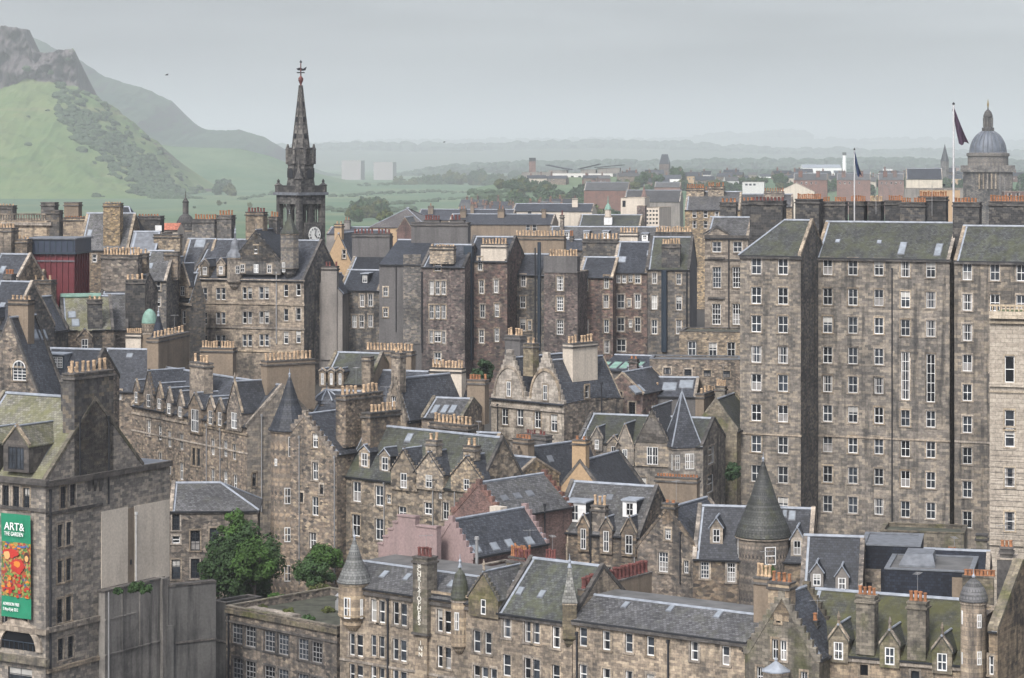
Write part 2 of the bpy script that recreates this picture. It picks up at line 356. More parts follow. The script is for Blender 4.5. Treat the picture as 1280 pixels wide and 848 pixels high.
class B:
    """A building: origin at its front corner, u along the front, w going back, z up."""
    def __init__(s, name, label, x0, y0, Y0, yaw, x1, D, m, cat='building', base=None, trim=ST, group=None, right=False, W=None, face='F'):
        if Y0 > 480: D *= FY(Y0)/Y0; Y0 = FY(Y0)
        c = P(x0, y0, Y0); a = R(yaw); u = Vector((math.cos(a), math.sin(a), 0)); s.yaw = a
        def span(px):
            k = (px-640)/F        # x = k*y along the line c+u*t
            return (k*c.y-c.x)/(u.x-k*u.y)
        s.W = W if W else abs(span(x1)); s.D = D
        org = c-u*s.W if right else c
        wv = Vector((-math.sin(a), math.cos(a), 0)); ctr = org+u*s.W/2+wv*D/2
        s.zb = (gz(ctr.x, ctr.y)-1.0) if base is None else base
        s.H = c.z-s.zb
        s.root = link(name, None, None, (org.x, org.y, s.zb), a); tag(s.root, label, cat, group)
        s.m = m; s.trim = trim; s.holes = {k: [] for k in 'FRLB'}
        s.fr = {'F': Fr((0, 0), (1, 0), (0, 1)), 'R': Fr((s.W, 0), (0, 1), (-1, 0)), 'L': Fr((0, D), (0, -1), (1, 0)), 'B': Fr((s.W, D), (-1, 0), (0, -1))}
        s.len = {'F': s.W, 'B': s.W, 'R': D, 'L': D}; s.dep = {'F': D, 'B': D, 'R': s.W, 'L': s.W}
        s.org = org; s.slopes = {}; s.roofo = None; s.rf = None; s.top = s.H; s.gab = {}
        s.wm = {}; s.cuts = []; s.later = []
    # -- rays
    def ray(s, px, py):
        d = Dr(px, py); ca, sa = math.cos(-s.yaw), math.sin(-s.yaw)
        r = lambda v: Vector((v.x*ca-v.y*sa, v.x*sa+v.y*ca, v.z))
        o = CAM-Vector((s.org.x, s.org.y, s.zb)); return r(o), r(d)
    def hit(s, face, px, py, inset=0.0):
        f = s.fr[face]; o, d = s.ray(px, py); q = f.p(0, inset, 0); n = Vector((f.n[0], f.n[1], 0))
        t = (q-o).dot(n)/d.dot(n); p = o+d*t; e = p-f.p(0, 0, 0)
        return e.x*f.s[0]+e.y*f.s[1], p.z
    def shit(s, face, px, py):
        """hit on the roof slope rising from FACE: (s, n, z)"""
        f = s.fr[face]; z0, tn = s.slopes[face]; o, d = s.ray(px, py)
        q = f.p(0, 0, z0); nv = Vector((-f.n[0]*tn, -f.n[1]*tn, 1))
        t = (q-o).dot(nv)/d.dot(nv); p = o+d*t; e = p-f.p(0, 0, 0)
        return e.x*f.s[0]+e.y*f.s[1], e.x*f.n[0]+e.y*f.n[1], p.z
    # -- windows
    def win(s, face, pts, wpx, hpx, st='s2', sur=True, var=None, name='window'):
        for (px, py) in pts:
            a, z = s.hit(face, px, py); a0, _ = s.hit(face, px-wpx/2, py); a1, _ = s.hit(face, px+wpx/2, py)
            _, zt = s.hit(face, px, py-hpx/2); _, zb = s.hit(face, px, py+hpx/2)
            w_, h_ = rq(abs(a1-a0)), rq(zt-zb)
            if not (w_/2 < a < s.len[face]-w_/2): continue
            s.holes[face].append((a-w_/2, z-h_/2, a+w_/2, z+h_/2))
            f = s.fr[face]; loc = f.p(a, 0, z)
            fm = wmesh('frame', w_, h_, st); v = win_var() if var is None else var
            fm = fm or wmesh('pane', w_, h_, 0)
            o = link(name, fm, s.root, loc, f.rot)
            if st != 'o': link('pane', wmesh('pane', w_, h_, v), o)
            if sur: link('surround', wmesh('sur', w_, h_, .17, s.trim.name), o)
    def grid(s, face, cols, rows, wpx, hpx, st='s2', sur=True, skip=()):
        """cols: px of each column; rows: py of each row measured at the first column"""
        zs = [s.hit(face, cols[0], r)[1] for r in rows]
        for i, c in enumerate(cols):
            for j, z in enumerate(zs):
                if (i, j) in skip: continue
                f = s.fr[face]; a, _ = s.hit(face, c, 300); p = f.p(a, 0, z); q = s.root_pt(p)
                s.win(face, [(c, s.py(q))], wpx, hpx, st, sur)
    def root_pt(s, p):
        ca, sa = math.cos(s.yaw), math.sin(s.yaw)
        return Vector((s.org.x+p.x*ca-p.y*sa, s.org.y+p.x*sa+p.y*ca, s.zb+p.z))
    def py(s, q): return HY+(HC-q.z)/q.y*F
    # -- trims
    def band(s, face, px, py, h=.25, d=.12, m=None, name='string_course', lim=None):
        f = s.fr[face]; _, z = s.hit(face, px, py); a0, a1 = (0, s.len[face]) if lim is None else sorted(s.hit(face, x, py)[0] for x in lim)
        if lim is None and face == 'F': a1 += d
        s.later.append((name, face, a0, a1, -d, .03, z+h/2, h, m or s.trim, s.root))
    def strips(s):
        for (name, face, a0, a1, n0, n1, z, h, m, par) in s.later:
            f = s.fr[face]; mb = MB(); cur = a0
            cs = sorted((c[0], c[1]) for c in s.cuts if face == 'F' and c[2] < z and c[3] > z-h and c[1] > a0 and c[0] < a1)
            segs = []
            for (l, r) in cs:
                if l > cur: segs.append((cur, l))
                cur = max(cur, r)
            if cur < a1: segs.append((cur, a1))
            for (l, r) in segs: mb = MB(); mb.prism([f.p(l, n0, z), f.p(r, n0, z), f.p(r, n1, z), f.p(l, n1, z)], (0, 0, -h), m); mb.build(name, par)
    def pipe(s, face, px, y0, y1, r=.06, m=None):
        f = s.fr[face]; a, z0 = s.hit(face, px, y0, -.12); _, z1 = s.hit(face, px, y1, -.12)
        mb = MB(); mb.bar(f.p(a, -.12, max(0, z1)), f.p(a, -.12, z0), r, m or IRON, 6)
        mb.box(tuple(f.p(a, -.12, z0-.3)-Vector((.12, .12, 0))), tuple(f.p(a, -.12, z0)+Vector((.12, .12, 0))), m or IRON); mb.build('drainpipe', s.root)
    def panel(s, face, x0, x1, y0, y1, m, d=.06, name='rendered_panel'):
        f = s.fr[face]; a0, z0 = s.hit(face, x0, y0, -d); a1, _ = s.hit(face, x1, y0, -d); z1 = s.hit(face, x0, y1, -d)[1]
        mb = MB(); mb.prism([f.p(a0, -d, z0), f.p(a1, -d, z0), f.p(a1, -d, z1), f.p(a0, -d, z1)], (f.n[0]*(d+.02), f.n[1]*(d+.02), 0), m); return mb.build(name, s.root)
    # -- roof
    def roof(s, kind, ridge=None, m=SL, rise=None, skew='stone', skm=None, ov=.18, hips=(0, 0), run=3.0, flat=None, flash=True, par=.5, ends='both', back=None, dn=None):
        skm = skm or s.trim
        H = s.H; f = s.fr['R'] if kind == 'gw' else s.fr['F']
        Ls, Dn = (s.D, s.W) if kind == 'gw' else (s.W, s.D)
        s.dn = dn
        if dn: Dn = dn
        if kind != 'flat' and rise is None:
            if kind == 'gw': rise = s.hit('F', ridge[0], ridge[1])[1]-H
            elif kind == 'man': rise = s.hit('F', ridge[0], ridge[1], run)[1]-H
            elif kind == 'mono': rise = s.hit('F', ridge[0], ridge[1], s.D)[1]-H
            else: rise = s.hit('F', ridge[0], ridge[1], Dn/2)[1]-H
        s.rise = rise; mb = MB(); fl = MB(); s.rkind = kind; t = .14
        if kind == 'flat':
            z = H-par; mb.poly([(0.1, 0.1, z), (s.W-.1, 0.1, z), (s.W-.1, s.D-.1, z), (0.1, s.D-.1, z)], m)
            for k, (a, b) in enumerate((((0, 0), (s.W, .35)), ((0, s.D-.35), (s.W, s.D)), ((0, .35), (.35, s.D-.35)), ((s.W-.35, .35), (s.W, s.D-.35)))):
                fl.box((a[0]+.004, a[1]+.004, z-.1), (b[0]-.004, b[1]-.004, H+.02), s.m)
                fl.box((a[0]-.06, a[1]-.06, H+.02), (b[0]+.06, b[1]+.06, H+.14+.003*k), skm)
            s.roofo = mb.build('roof', s.root); fl.build('parapet', s.root); s.top = H; return s
        if kind in ('gu', 'gw', 'hip'):
            h0, h1 = hips if kind == 'hip' else (0, 0); half = Dn/2; tn = rise/half
            fa, fb = ('R', 'L') if kind == 'gw' else ('F', 'B')
            s.slopes[fa] = (H, tn); s.slopes[fb] = (H, tn)
            e0 = ov if (kind == 'hip' and h0) else 0; e1 = ov if (kind == 'hip' and h1) else 0
            lo = H-ov*tn
            mb.prism([f.p(-e0, -ov, lo), f.p(Ls+e1, -ov, lo), f.p(Ls-h1, half, H+rise), f.p(h0, half, H+rise)], (0, 0, -t), m)
            mb.prism([f.p(Ls+e1, Dn+ov, lo), f.p(-e0, Dn+ov, lo), f.p(h0, half, H+rise), f.p(Ls-h1, half, H+rise)], (0, 0, -t), m)
            if h0: mb.prism([f.p(-e0, Dn+ov, lo), f.p(-e0, -ov, lo), f.p(h0, half, H+rise)], (0, 0, -t), m)
            if h1: mb.prism([f.p(Ls+e1, -ov, lo), f.p(Ls+e1, Dn+ov, lo), f.p(Ls-h1, half, H+rise)], (0, 0, -t), m)
            if flash:
                fl.bar(f.p(h0, half, H+rise+.03), f.p(Ls-h1, half, H+rise+.03), .17, LEAD, 6)
                if h0:
                    for nn in (-ov, Dn+ov): fl.bar(f.p(-e0, nn, lo+.03), f.p(h0, half, H+rise+.03), .13, LEAD, 6)
                if h1:
                    for nn in (-ov, Dn+ov): fl.bar(f.p(Ls+e1, nn, lo+.03), f.p(Ls-h1, half, H+rise+.03), .13, LEAD, 6)
                if not h0: s.verge(fl, f, .0, half, H, rise, ov)
                if not h1: s.verge(fl, f, Ls-.62, half, H, rise, ov)
            for end, on in ((0, h0 == 0), (1, h1 == 0)):
                if not on: continue
                gf = {('gu', 0): 'L', ('gu', 1): 'R', ('hip', 0): 'L', ('hip', 1): 'R', ('gw', 0): 'F', ('gw', 1): 'B'}[(kind, end)]
                s.gab[gf] = ('gp', rise, dn) if dn else rise
                if skew: s.skew(gf, rise, skew, skm)
            if dn: mb.poly([(0, dn, H+.02), (s.W, dn, H+.02), (s.W, s.D, H+.02), (0, s.D, H+.02)], flat or LEADD)
            s.top = H+rise
        elif kind == 'man':
            tn = rise/run; s.slopes['F'] = (H, tn); s.slopes['B'] = (H, tn); lo = H-ov*tn; br = run if back is None else back
            mb.prism([f.p(0, -ov, lo), f.p(Ls, -ov, lo), f.p(Ls, run, H+rise), f.p(0, run, H+rise)], (0, 0, -t), m)
            mb.prism([f.p(Ls, Dn+ov, lo), f.p(0, Dn+ov, lo), f.p(0, Dn-br, H+rise), f.p(Ls, Dn-br, H+rise)], (0, 0, -t), m)
            mb.prism([f.p(0, run, H+rise+.012), f.p(Ls, run, H+rise+.012), f.p(Ls, Dn-br, H+rise+.012), f.p(0, Dn-br, H+rise+.012)], (0, 0, -t), flat or LEADD)
            fl.bar(f.p(0, run, H+rise+.02), f.p(Ls, run, H+rise+.02), .14, LEAD, 6)
            s.top = H+rise; s.mrun = run
            for gf in ('L', 'R'): s.gab[gf] = ('man', rise, run, br)
        elif kind == 'mono':
            tn = rise/Dn; s.slopes['F'] = (H, tn)
            mb.prism([f.p(0, -ov, H-ov*tn), f.p(Ls, -ov, H-ov*tn), f.p(Ls, Dn, H+rise), f.p(0, Dn, H+rise)], (0, 0, -t), m)
            if flash: fl.bar(f.p(0, Dn, H+rise), f.p(Ls, Dn, H+rise), .16, LEAD, 6)
            s.top = H+rise
            for gf in ('L', 'R'): s.gab[gf] = ('mono', rise)
        s.roofo = mb.build('roof', s.root)
        if fl.f: fl.build('lead_flashing', s.roofo)
        for ff in (('R', 'L') if kind == 'gw' else ('F', 'B') if not hips[1] else ('F', 'B', 'R')):
            s.later.append(('gutter', ff, 0, s.len[ff], -ov-.14, -ov+.05, H-ov*.6, .14, IRON, s.roofo))
        return s
    def verge(s, fl, f, s0, half, H, rise, ov):
        tn = rise/half
        fl.prism([f.p(s0+.3, -ov, H-ov*tn+.03), f.p(s0+.62, -ov, H-ov*tn+.03), f.p(s0+.62, half, H+rise+.03), f.p(s0+.3, half, H+rise+.03)], (0, 0, -.05), LEAD)
        fl.prism([f.p(s0+.3, 2*half+ov, H-ov*tn+.03), f.p(s0+.62, 2*half+ov, H-ov*tn+.03), f.p(s0+.62, half, H+rise+.03), f.p(s0+.3, half, H+rise+.03)], (0, 0, -.05), LEAD)
    def skew(s, face, rise, kind, m):
        f = s.fr[face]; w_ = s.len[face]; H = s.H; th = .38; mb = MB()
        if s.dn and face == 'L': f = Fr(f.p(s.D-s.dn, 0, 0)[:2], f.s, f.n)
        if s.dn: w_ = s.dn
        mid = w_/2
        if kind == 'crow':
            k = max(4, int(round(rise/.55))); outer = []
            sw, sh = (mid-.2)/k, (rise+.15)/k
            for i in range(k): outer += [(-.12+i*sw, H+.28+i*sh), (-.12+(i+1)*sw, H+.28+i*sh)]
            outer += [(-.12+k*sw, H+.28+k*sh)]
            outer = [(-.12, H-.35)]+outer; o2 = [(w_-x, z) for x, z in outer[::-1]]
            inner = [(w_+.12-.5, H-.35), (mid, H+rise-.3), (-.12+.5, H-.35)]
            poly = outer+o2+inner
        else:
            e = .32 if kind == 'stone' else .14
            poly = [(-.15, H-.25), (-.15, H+e-.1), (mid, H+rise+e), (w_+.15, H+e-.1), (w_+.15, H-.25), (mid, H+rise-.15)]
        mb.prism([f.p(a, -.06, z) for a, z in poly], (f.n[0]*(th+.06), f.n[1]*(th+.06), 0), m)
        mb.build('crow_stepped_skew' if kind == 'crow' else 'skew', s.root)
    def close(s):
        """build the walls, with their openings"""
        s.strips(); mb = MB()
        for face in 'FRLB':
            f = s.fr[face]; w_ = s.len[face]; g = s.gab.get(face)
            polys = [[(0, 0), (w_, 0), (w_, s.H), (0, s.H)]]
            if isinstance(g, (int, float)): polys.append([(0, s.H), (w_, s.H), (w_/2, s.H+g-.1)])
            elif g and g[0] == 'gp':
                e = s.D-g[2] if face == 'L' else 0; polys.append([(e, s.H), (e+g[2], s.H), (e+g[2]/2, s.H+g[1]-.1)])
            elif g and g[0] == 'man': polys.append([(0, s.H), (w_, s.H), (w_-(g[2] if face == 'L' else g[3]), s.H+g[1]-.05), ((g[3] if face == 'L' else g[2]), s.H+g[1]-.05)])
            elif g: polys.append([(0, s.H), (w_, s.H), (w_, s.H+g[1]-.05)] if face == 'R' else [(0, s.H), (w_, s.H), (0, s.H+g[1]-.05)])
            m = s.wm.get(face, s.m); hs = s.holes[face]
            for pl in polys:
                z0, z1 = min(p[1] for p in pl), max(p[1] for p in pl); a0, a1 = min(p[0] for p in pl), max(p[0] for p in pl)
                zs = sorted({z0, z1} | {z for h in hs for z in (h[1], h[3]) if z0 < z < z1})
                for za, zb in zip(zs, zs[1:]):
                    cur = a0; row = sorted((h[0], h[2]) for h in hs if h[1] < (za+zb)/2 < h[3])
                    iv = []
                    for (l, r) in row:
                        if l > cur: iv.append((cur, min(l, a1)))
                        cur = max(cur, r)
                    if cur < a1: iv.append((cur, a1))
                    for (l, r) in iv:
                        q = clip(pl, l, r, za, zb)
                        if len(q) >= 3: mb.poly([f.p(a, 0, z) for a, z in q], m)
            for (l, zb, r, zt) in hs:
                d = .3
                for (p, q) in (((l, zb), (r, zb)), ((r, zb), (r, zt)), ((r, zt), (l, zt)), ((l, zt), (l, zb))):
                    mb.poly([f.p(*[p[0], 0, p[1]]), f.p(q[0], 0, q[1]), f.p(q[0], d, q[1]), f.p(p[0], d, p[1])], m)
                mb.poly([f.p(l, d, zb), f.p(r, d, zb), f.p(r, d, zt), f.p(l, d, zt)], IRON)
        mb.build('wall', s.root); return s
    # -- chimneys
    def ch(s, face, x0, x1, yt, inset, th, pots=0, ph=1.0, pk='t', yb=None, m=None, rows=1, cop=True, label=None, cm=None):
        f = s.fr[face]; a0, zt = s.hit(face, x0, yt, inset); a1, _ = s.hit(face, x1, yt, inset); a0, a1 = min(a0, a1), max(a0, a1)
        zb = s.hit(face, x0, yb, inset)[1] if yb else min(s.H-.3, zt-1.5)
        m = m or s.m; mb = MB(); ca = (a0+a1)/2; sx, sy, hh = (a1-a0)/2, th/2, zt-zb
        if zt-zb < .5: zb = zt-.5; hh = .5
        mb.box((-sx, -sy, 0), (sx, sy, hh), m)
        o = mb.build('chimney', s.root, f.p(ca, inset+th/2, zb), f.rot)
        if label: o['label'] = label
        if cop:
            c2 = MB(); cm = cm or SD
            c2.box((-sx-.14, -sy-.14, hh-.5), (sx+.14, sy+.14, hh-.3), cm); c2.box((-sx-.07, -sy-.07, hh-.02), (sx+.07, sy+.07, hh+.14), cm); c2.build('coping', o)
        if pots:
            step = 2*sx/max(pots, 1)
            for r_ in range(rows):
                for k in range(pots):
                    if random.random() < .04: continue
                    h_ = ph*random.uniform(.88, 1.1)
                    q = link('chimney_pot', pot_mesh(pk, ph), o, (-sx+step*(k+.5), (0 if rows == 1 else (r_-.5)*th*.5), hh+.13), random.uniform(0, 3))
                    sc = min(1.0, step/.42)*random.uniform(.88, 1.05); q.scale = (sc, sc, h_/ph); q.rotation_euler = (random.uniform(-.04, .04), random.uniform(-.05, .05), q.rotation_euler.z)
        if pots and random.random() < .4:
            am = MB(); x = sx*random.uniform(-.8, .8); hm = ph+random.uniform(1.0, 2.2); y = sy*.9; am.bar((x, y, hh), (x, y, hh+hm), .022, PIPE)
            an = random.uniform(0, 3.1); c_, s_ = math.cos(an), math.sin(an); am.bar((x-.7*c_, y-.7*s_, hh+hm-.1), (x+.7*c_, y+.7*s_, hh+hm-.1), .018, PIPE)
            for k in range(5): t = -.6+.3*k; am.bar((x+t*c_+.3*s_, y+t*s_-.3*c_, hh+hm-.1), (x+t*c_-.3*s_, y+t*s_+.3*c_, hh+hm-.1), .014, PIPE)
            am.build('aerial', o)
        return o
    # -- turrets
    def turret(s, px, rpx, ye, ya, yb, inset=0.0, seg=16, m=None, rm=SL, wins=(), face='F', finial=True, ribs=False, corbel=True, prof=None, ph=None, flare=.12, vd=0.0):
        f = s.fr[face]; a, ze = s.hit(face, px, ye, inset); a1, _ = s.hit(face, px+rpx, ye, inset)
        q = s.root_pt(f.p(a, inset, ze)); r = rpx/F*q.y
        za = s.hit(face, px, ya, inset)[1]; zb = max(0, s.hit(face, px, yb, inset)[1]) if yb else 0
        c = f.p(a, inset, 0); m = m or s.m; mb = MB(); d = (CAM-q); view = math.atan2(d.y, d.x)-s.yaw
        ph = (view+math.pi/seg if seg <= 8 else 0) if ph is None else ph
        pr = [(r, zb), (r, ze)]
        if corbel and yb: pr = [(r*.35, zb-r*1.0), (r*.7, zb-r*.6), (r*.72, zb-r*.35), (r*1.02, zb-.1), (r*1.05, zb+.1), (r, zb+.15), (r, ze)]
        mb.ring((0, 0), pr, seg, m, ph); o = mb.build('turret', s.root, (c.x, c.y, 0))
        rb = MB(); h = za-ze
        if prof: pp = [(r*x, ze+h*y) for x, y in prof]
        else: pp = [(r*(1+flare), ze-.05), (r*(1+flare), ze+.05), (r*(1+flare*.2), ze+h*.06), (r*.5, ze+h*.5), (.06, za)]
        rb.ring((0, 0), pp, seg, rm, ph); ro = rb.build('turret_roof', o)
        c2 = MB(); c2.ring((0, 0), [(r*1.07, ze-.22), (r*1.07, ze-.1)], seg, s.trim, ph); c2.build('eaves_course', o)
        if ribs:
            rr = MB()
            for k in range(seg):
                an = ph+2*math.pi*k/seg
                for (ra, zz), (rb_, zc) in zip(pp[1:], pp[2:]): rr.bar((ra*math.cos(an), ra*math.sin(an), zz+.03), (rb_*math.cos(an), rb_*math.sin(an), zc+.03), .1, LEAD, 4)
            rr.build('lead_ribs', ro)
        if finial:
            fb = MB(); fb.ring((0, 0), [(.22, za-.5), (.1, za-.1), (.16, za+.1), (.05, za+.3), (.02, za+.8)], 8, LEAD, cap=False); fb.build('finial', ro)
        for (wx, wy, ww, wh) in wins:
            off = max(-.95, min(.95, (wx-px)/rpx)); an = view+math.asin(off)
            zc = s.hit(face, px, wy, inset)[1]; scl = q.y/F
            wr = r*(math.cos(math.pi/seg) if seg <= 8 else .99)
            if seg <= 8:
                k = round((an-ph-math.pi/seg)/(2*math.pi/seg)); mid = ph+math.pi/seg+k*2*math.pi/seg; wob = wr*math.tan(max(-1.2, min(1.2, an-mid)))
                an2 = mid; lp = Vector((wr*math.cos(mid)-wob*math.sin(mid), wr*math.sin(mid)+wob*math.cos(mid), zc))
            else: an2 = an; lp = Vector((wr*math.cos(an), wr*math.sin(an), zc))
            g2 = link('window', wmesh('one', rq(ww*scl), rq(wh*scl), 's2', 0), o, lp+Vector((math.cos(an2), math.sin(an2), 0))*.05, an2+math.pi/2)
        return o
    # -- dormers
    def dormer(s, face, px, py, wpx, hpx, wall=False, kind='gable', m=None, rm=None, st='s2', gh=1.0, side=.3, apex=None, crow=False, cols=1, fin=False):
        f = s.fr[face]; z0, tn = s.slopes.get(face, (s.H, 1.2)); rm = rm or SL; m = m or s.m
        if wall: n0 = -.24
        else: n0 = max(.2, s.shit(face, px, py+hpx/2+1.5)[1])
        a, zc = s.hit(face, px, py, n0); w_ = rq(abs(s.hit(face, px+wpx/2, py, n0)[0]-s.hit(face, px-wpx/2, py, n0)[0]))
        zt, zl = s.hit(face, px, py-hpx/2, n0)[1], s.hit(face, px, py+hpx/2, n0)[1]; h_ = rq(zt-zl)
        hw = w_/2+side; base = zl-.25; top = zt+.22
        za = s.hit(face, px, apex, n0)[1] if apex else top+hw*gh
        dep = lambda z: max(.3, (z-z0)/tn-n0)
        mb = MB(); T = lambda x, y, z: Vector((x, y, z-zc))
        hole = (-w_/2, zl, w_/2, zt)
        if wall: s.cuts.append((a-hw, a+hw, base, za)); mb.poly([T(-hw, 0, base), T(hw, 0, base), T(hw, .24, base), T(-hw, .24, base)], m)
        F2 = [[(-hw, base), (hw, base), (hw, top), (-hw, top)]]
        if kind == 'gable': F2.append([(-hw, top), (hw, top), (0, za)])
        for pl in F2:
            zA, zB = pl[0][1], max(p[1] for p in pl)
            zs = sorted({zA, zB} | {z for z in (zl, zt) if zA < z < zB})
            for q0, q1 in zip(zs, zs[1:]):
                iv = [(-hw, -w_/2), (w_/2, hw)] if zl < (q0+q1)/2 < zt else [(-hw, hw)]
                for (l, r) in iv:
                    q = clip(pl, l, r, q0, q1)
                    if len(q) > 2: mb.poly([T(x, 0, z) for x, z in q], m)
        db, dt = (dep(base) if base > z0 else .3), dep(top)
        for sx in (-hw, hw): mb.poly([T(sx, 0, base), T(sx, 0, top), T(sx, dt, top), T(sx, min(db, dt*.5), base)], m if wall else rm)
        for (x0, x1, zz0, zz1) in ((-w_/2-.001, -w_/2, zl, zt), (w_/2, w_/2+.001, zl, zt)): mb.poly([T(x0, 0, zz0), T(x0, 0, zz1), T(x0, .1, zz1), T(x0, .1, zz0)], m)
        o = mb.build('dormer', s.root, f.p(a, n0, zc), f.rot)
        rb = MB(); t = .1; e = .12
        if kind == 'gable':
            da = dep(za); lw = top-e*(za-top)/hw
            for sg in (-1, 1):
                rb.prism([T(0, -e, za+.05), T(sg*(hw+e), -e, lw+.05), T(sg*(hw+e), dt, lw+.05), T(0, da, za+.05)], (0, 0, -t), rm)
            lb = MB(); lb.bar(T(0, -e, za+.1), T(0, da, za+.1), .11, LEAD, 6)
            if wall:
                lb2 = MB(); ee = .2
                poly = [(-hw-.08, top-.15), (-hw-.08, top+ee), (0, za+ee+.12), (hw+.08, top+ee), (hw+.08, top-.15), (0, za-.1)]
                if crow:
                    k = 6; oo = []; ee = .32
                    for i in range(k): oo += [(-hw-.08+i*hw/k, top+ee+i*(za-top)/k), (-hw-.08+(i+1)*hw/k, top+ee+i*(za-top)/k)]
                    oo.append((-.08, za+ee)); poly = [(-hw-.08, top-.15)]+oo+[(-x, z) for x, z in oo[::-1]]+[(hw+.08, top-.15), (0, za-.1)]
                lb2.prism([T(x, -.05, z) for x, z in poly], (0, .3, 0), s.trim if not crow else m); lb2.build('skew', o)
                if fin: lb3 = MB(); lb3.ring((0, .1), [(.16, za-zc+.2), (.1, za-zc+.5), (.17, za-zc+.75), (.02, za-zc+1.25)], 6, s.trim, cap=False); lb3.build('finial', o)
            else: lb.bar(T(-hw-e, -e, lw+.02), T(0, -e, za+.06), .06, LEAD, 4); lb.bar(T(hw+e, -e, lw+.02), T(0, -e, za+.06), .06, LEAD, 4)
            ro = rb.build('dormer_roof', o); lb.build('lead_flashing', ro)
        else:
            zz = top+(.0 if kind == 'flat' else .0); dd = dep(top+.1)
            rb.prism([T(-hw-e, -e-.1, top+.16), T(hw+e, -e-.1, top+.16), T(hw+e, dd+.2, top+.2), T(-hw-e, dd+.2, top+.2)], (0, 0, -.16), LEAD); rb.build('dormer_roof', o)
        ww = w_/cols
        for k in range(cols): link('window', wmesh('one', rq(ww), h_, st, win_var() if cols == 1 else 0), o, ((k-(cols-1)/2)*ww, .0, (zt+zl)/2-zc))
        return o
    def sky(s, face, px, py, wpx, hpx, m=None):
        a, n, z = s.shit(face, px, py); f = s.fr[face]; z0, tn = s.slopes[face]
        w_ = abs(s.shit(face, px+wpx/2, py)[0]-s.shit(face, px-wpx/2, py)[0]); w_ = min(w_, 4)
        n0, n1 = s.shit(face, px, py+hpx/2)[1], s.shit(face, px, py-hpx/2)[1]
        n0, n1 = min(n0, n1), max(n0, n1); n1 = min(n1, n0+3)
        T = lambda x, nn, dz: f.p(x, nn, z0+nn*tn+dz)
        mb = MB()
        mb.prism([T(a-w_/2, n0, .1), T(a+w_/2, n0, .1), T(a+w_/2, n1, .1), T(a-w_/2, n1, .1)], (0, 0, -.2), LEADD)
        mb.prism([T(a-w_/2+.09, n0+.06, .13), T(a+w_/2-.09, n0+.06, .13), T(a+w_/2-.09, n1-.06, .13), T(a-w_/2+.09, n1-.06, .13)], (0, 0, -.06), m or SKYG)
        mb.build('skylight', s.roofo)
    def box(s, name, u0, u1, w0, w1, z0, z1, m, parent=None):
        mb = MB(); mb.box((u0, w0, z0), (u1, w1, z1), m); return mb.build(name, parent or s.root)
# ================================================================== FRONT ROW (street below the bridge)
# --- corner building with the banner
b = B('corner_building', 'soot-stained corner building with a green banner hanging on its front', 57, 602, 235, -31, -60, 18.8, SG, right=True, base=0)
b.roof('gu', ridge=(118, 499), m=SLP, skew='stone', skm=SM, dn=14.5)
b.band('F', 30, 601, .55, .4, SD, 'cornice'); b.band('R', 100, 598, .55, .4, SD, 'cornice')
b.band('F', 30, 636, .28, .2, SD); b.band('R', 75, 640, .28, .2, SD, lim=(58, 127)); b.band('F', 30, 787, .5, .35); b.band('R', 75, 784, .5, .35, lim=(58, 128)); b.band('R', 75, 835, .4, .25, lim=(58, 128))
b.win('F', [(7, 621), (20, 622), (33, 624)], 8, 28, 'd'); b.win('R', [(79, 622), (91, 619)], 7, 27, 'd')
b.win('R', [(75, 670), (86, 667)], 6, 28, 'd'); b.win('R', [(75, 715), (86, 712)], 6, 27, 'd'); b.win('R', [(75, 764), (86, 761)], 7, 30, 'd'); b.win('R', [(76, 812), (88.5, 809)], 7, 27, 'd')
b.win('F', [(6, 772), (18, 774), (31, 777)], 7, 14, 'd')
b.pipe('R', 63, 612, 848, .14); b.pipe('R', 100, 520, 600, .09); b.pipe('R', 136, 520, 630, .09)
b.ch('R', 93, 142, 469, .0, 1.5, 7, 1.05, yb=600, m=SK)
b.ch('F', 76, 92, 471, 6.0, 1.6, 2, .8, m=SBH)
b.panel('R', 127, 160, 640, 736, HP, .07); b.panel('R', 168, 212, 633, 731, HP, .07); b.panel('R', 160, 168, 636, 734, HB, .04); b.pipe('R', 170, 640, 733, .06, WHITE); b.panel('R', 199, 206, 722, 729, SD, .1, 'vent_cover'); b.panel('R', 163, 165, 700, 706, IRON, .1, 'vent_cover')
b.dormer('F', 20, 573, 20, 28, wall=True, m=SD, rm=SLP, st='d', gh=.75, side=.6, cols=2, apex=534)
b.dormer('F', -22, 570, 20, 28, wall=True, m=SD, rm=SLP, st='d', gh=.75, side=.6, cols=2)
b.sky('F', 51, 563, 20, 24, plain('blue_glazing', (.10, .15, .20), .3))
f = b.fr['F']; a, zc = b.hit('F', 24, 812); mb = MB(); r = 2.3
def arc(r0, r1, y0, y1, m, mb, a=a, zc=zc, n=14, f=f):
    for k in range(n):
        t0, t1 = math.pi*k/n, math.pi*(k+1)/n
        q = [(a+r0*math.cos(t0), zc+r0*math.sin(t0)), (a+r1*math.cos(t0), zc+r1*math.sin(t0)), (a+r1*math.cos(t1), zc+r1*math.sin(t1)), (a+r0*math.cos(t1), zc+r0*math.sin(t1))]
        mb.prism([f.p(x, y0, z) for x, z in q], (f.n[0]*(y1-y0), f.n[1]*(y1-y0), 0), m)
arc(r, r+.7, -.25, .05, ST, mb); mb.build('arch_moulding', b.root)
mb = MB(); pts = [(a+r*math.cos(math.pi*k/16), zc+r*math.sin(math.pi*k/16)) for k in range(17)]
mb.poly([f.p(x, -.03, z) for x, z in pts], GLASS); o = mb.build('arched_window', b.root)
mb = MB()
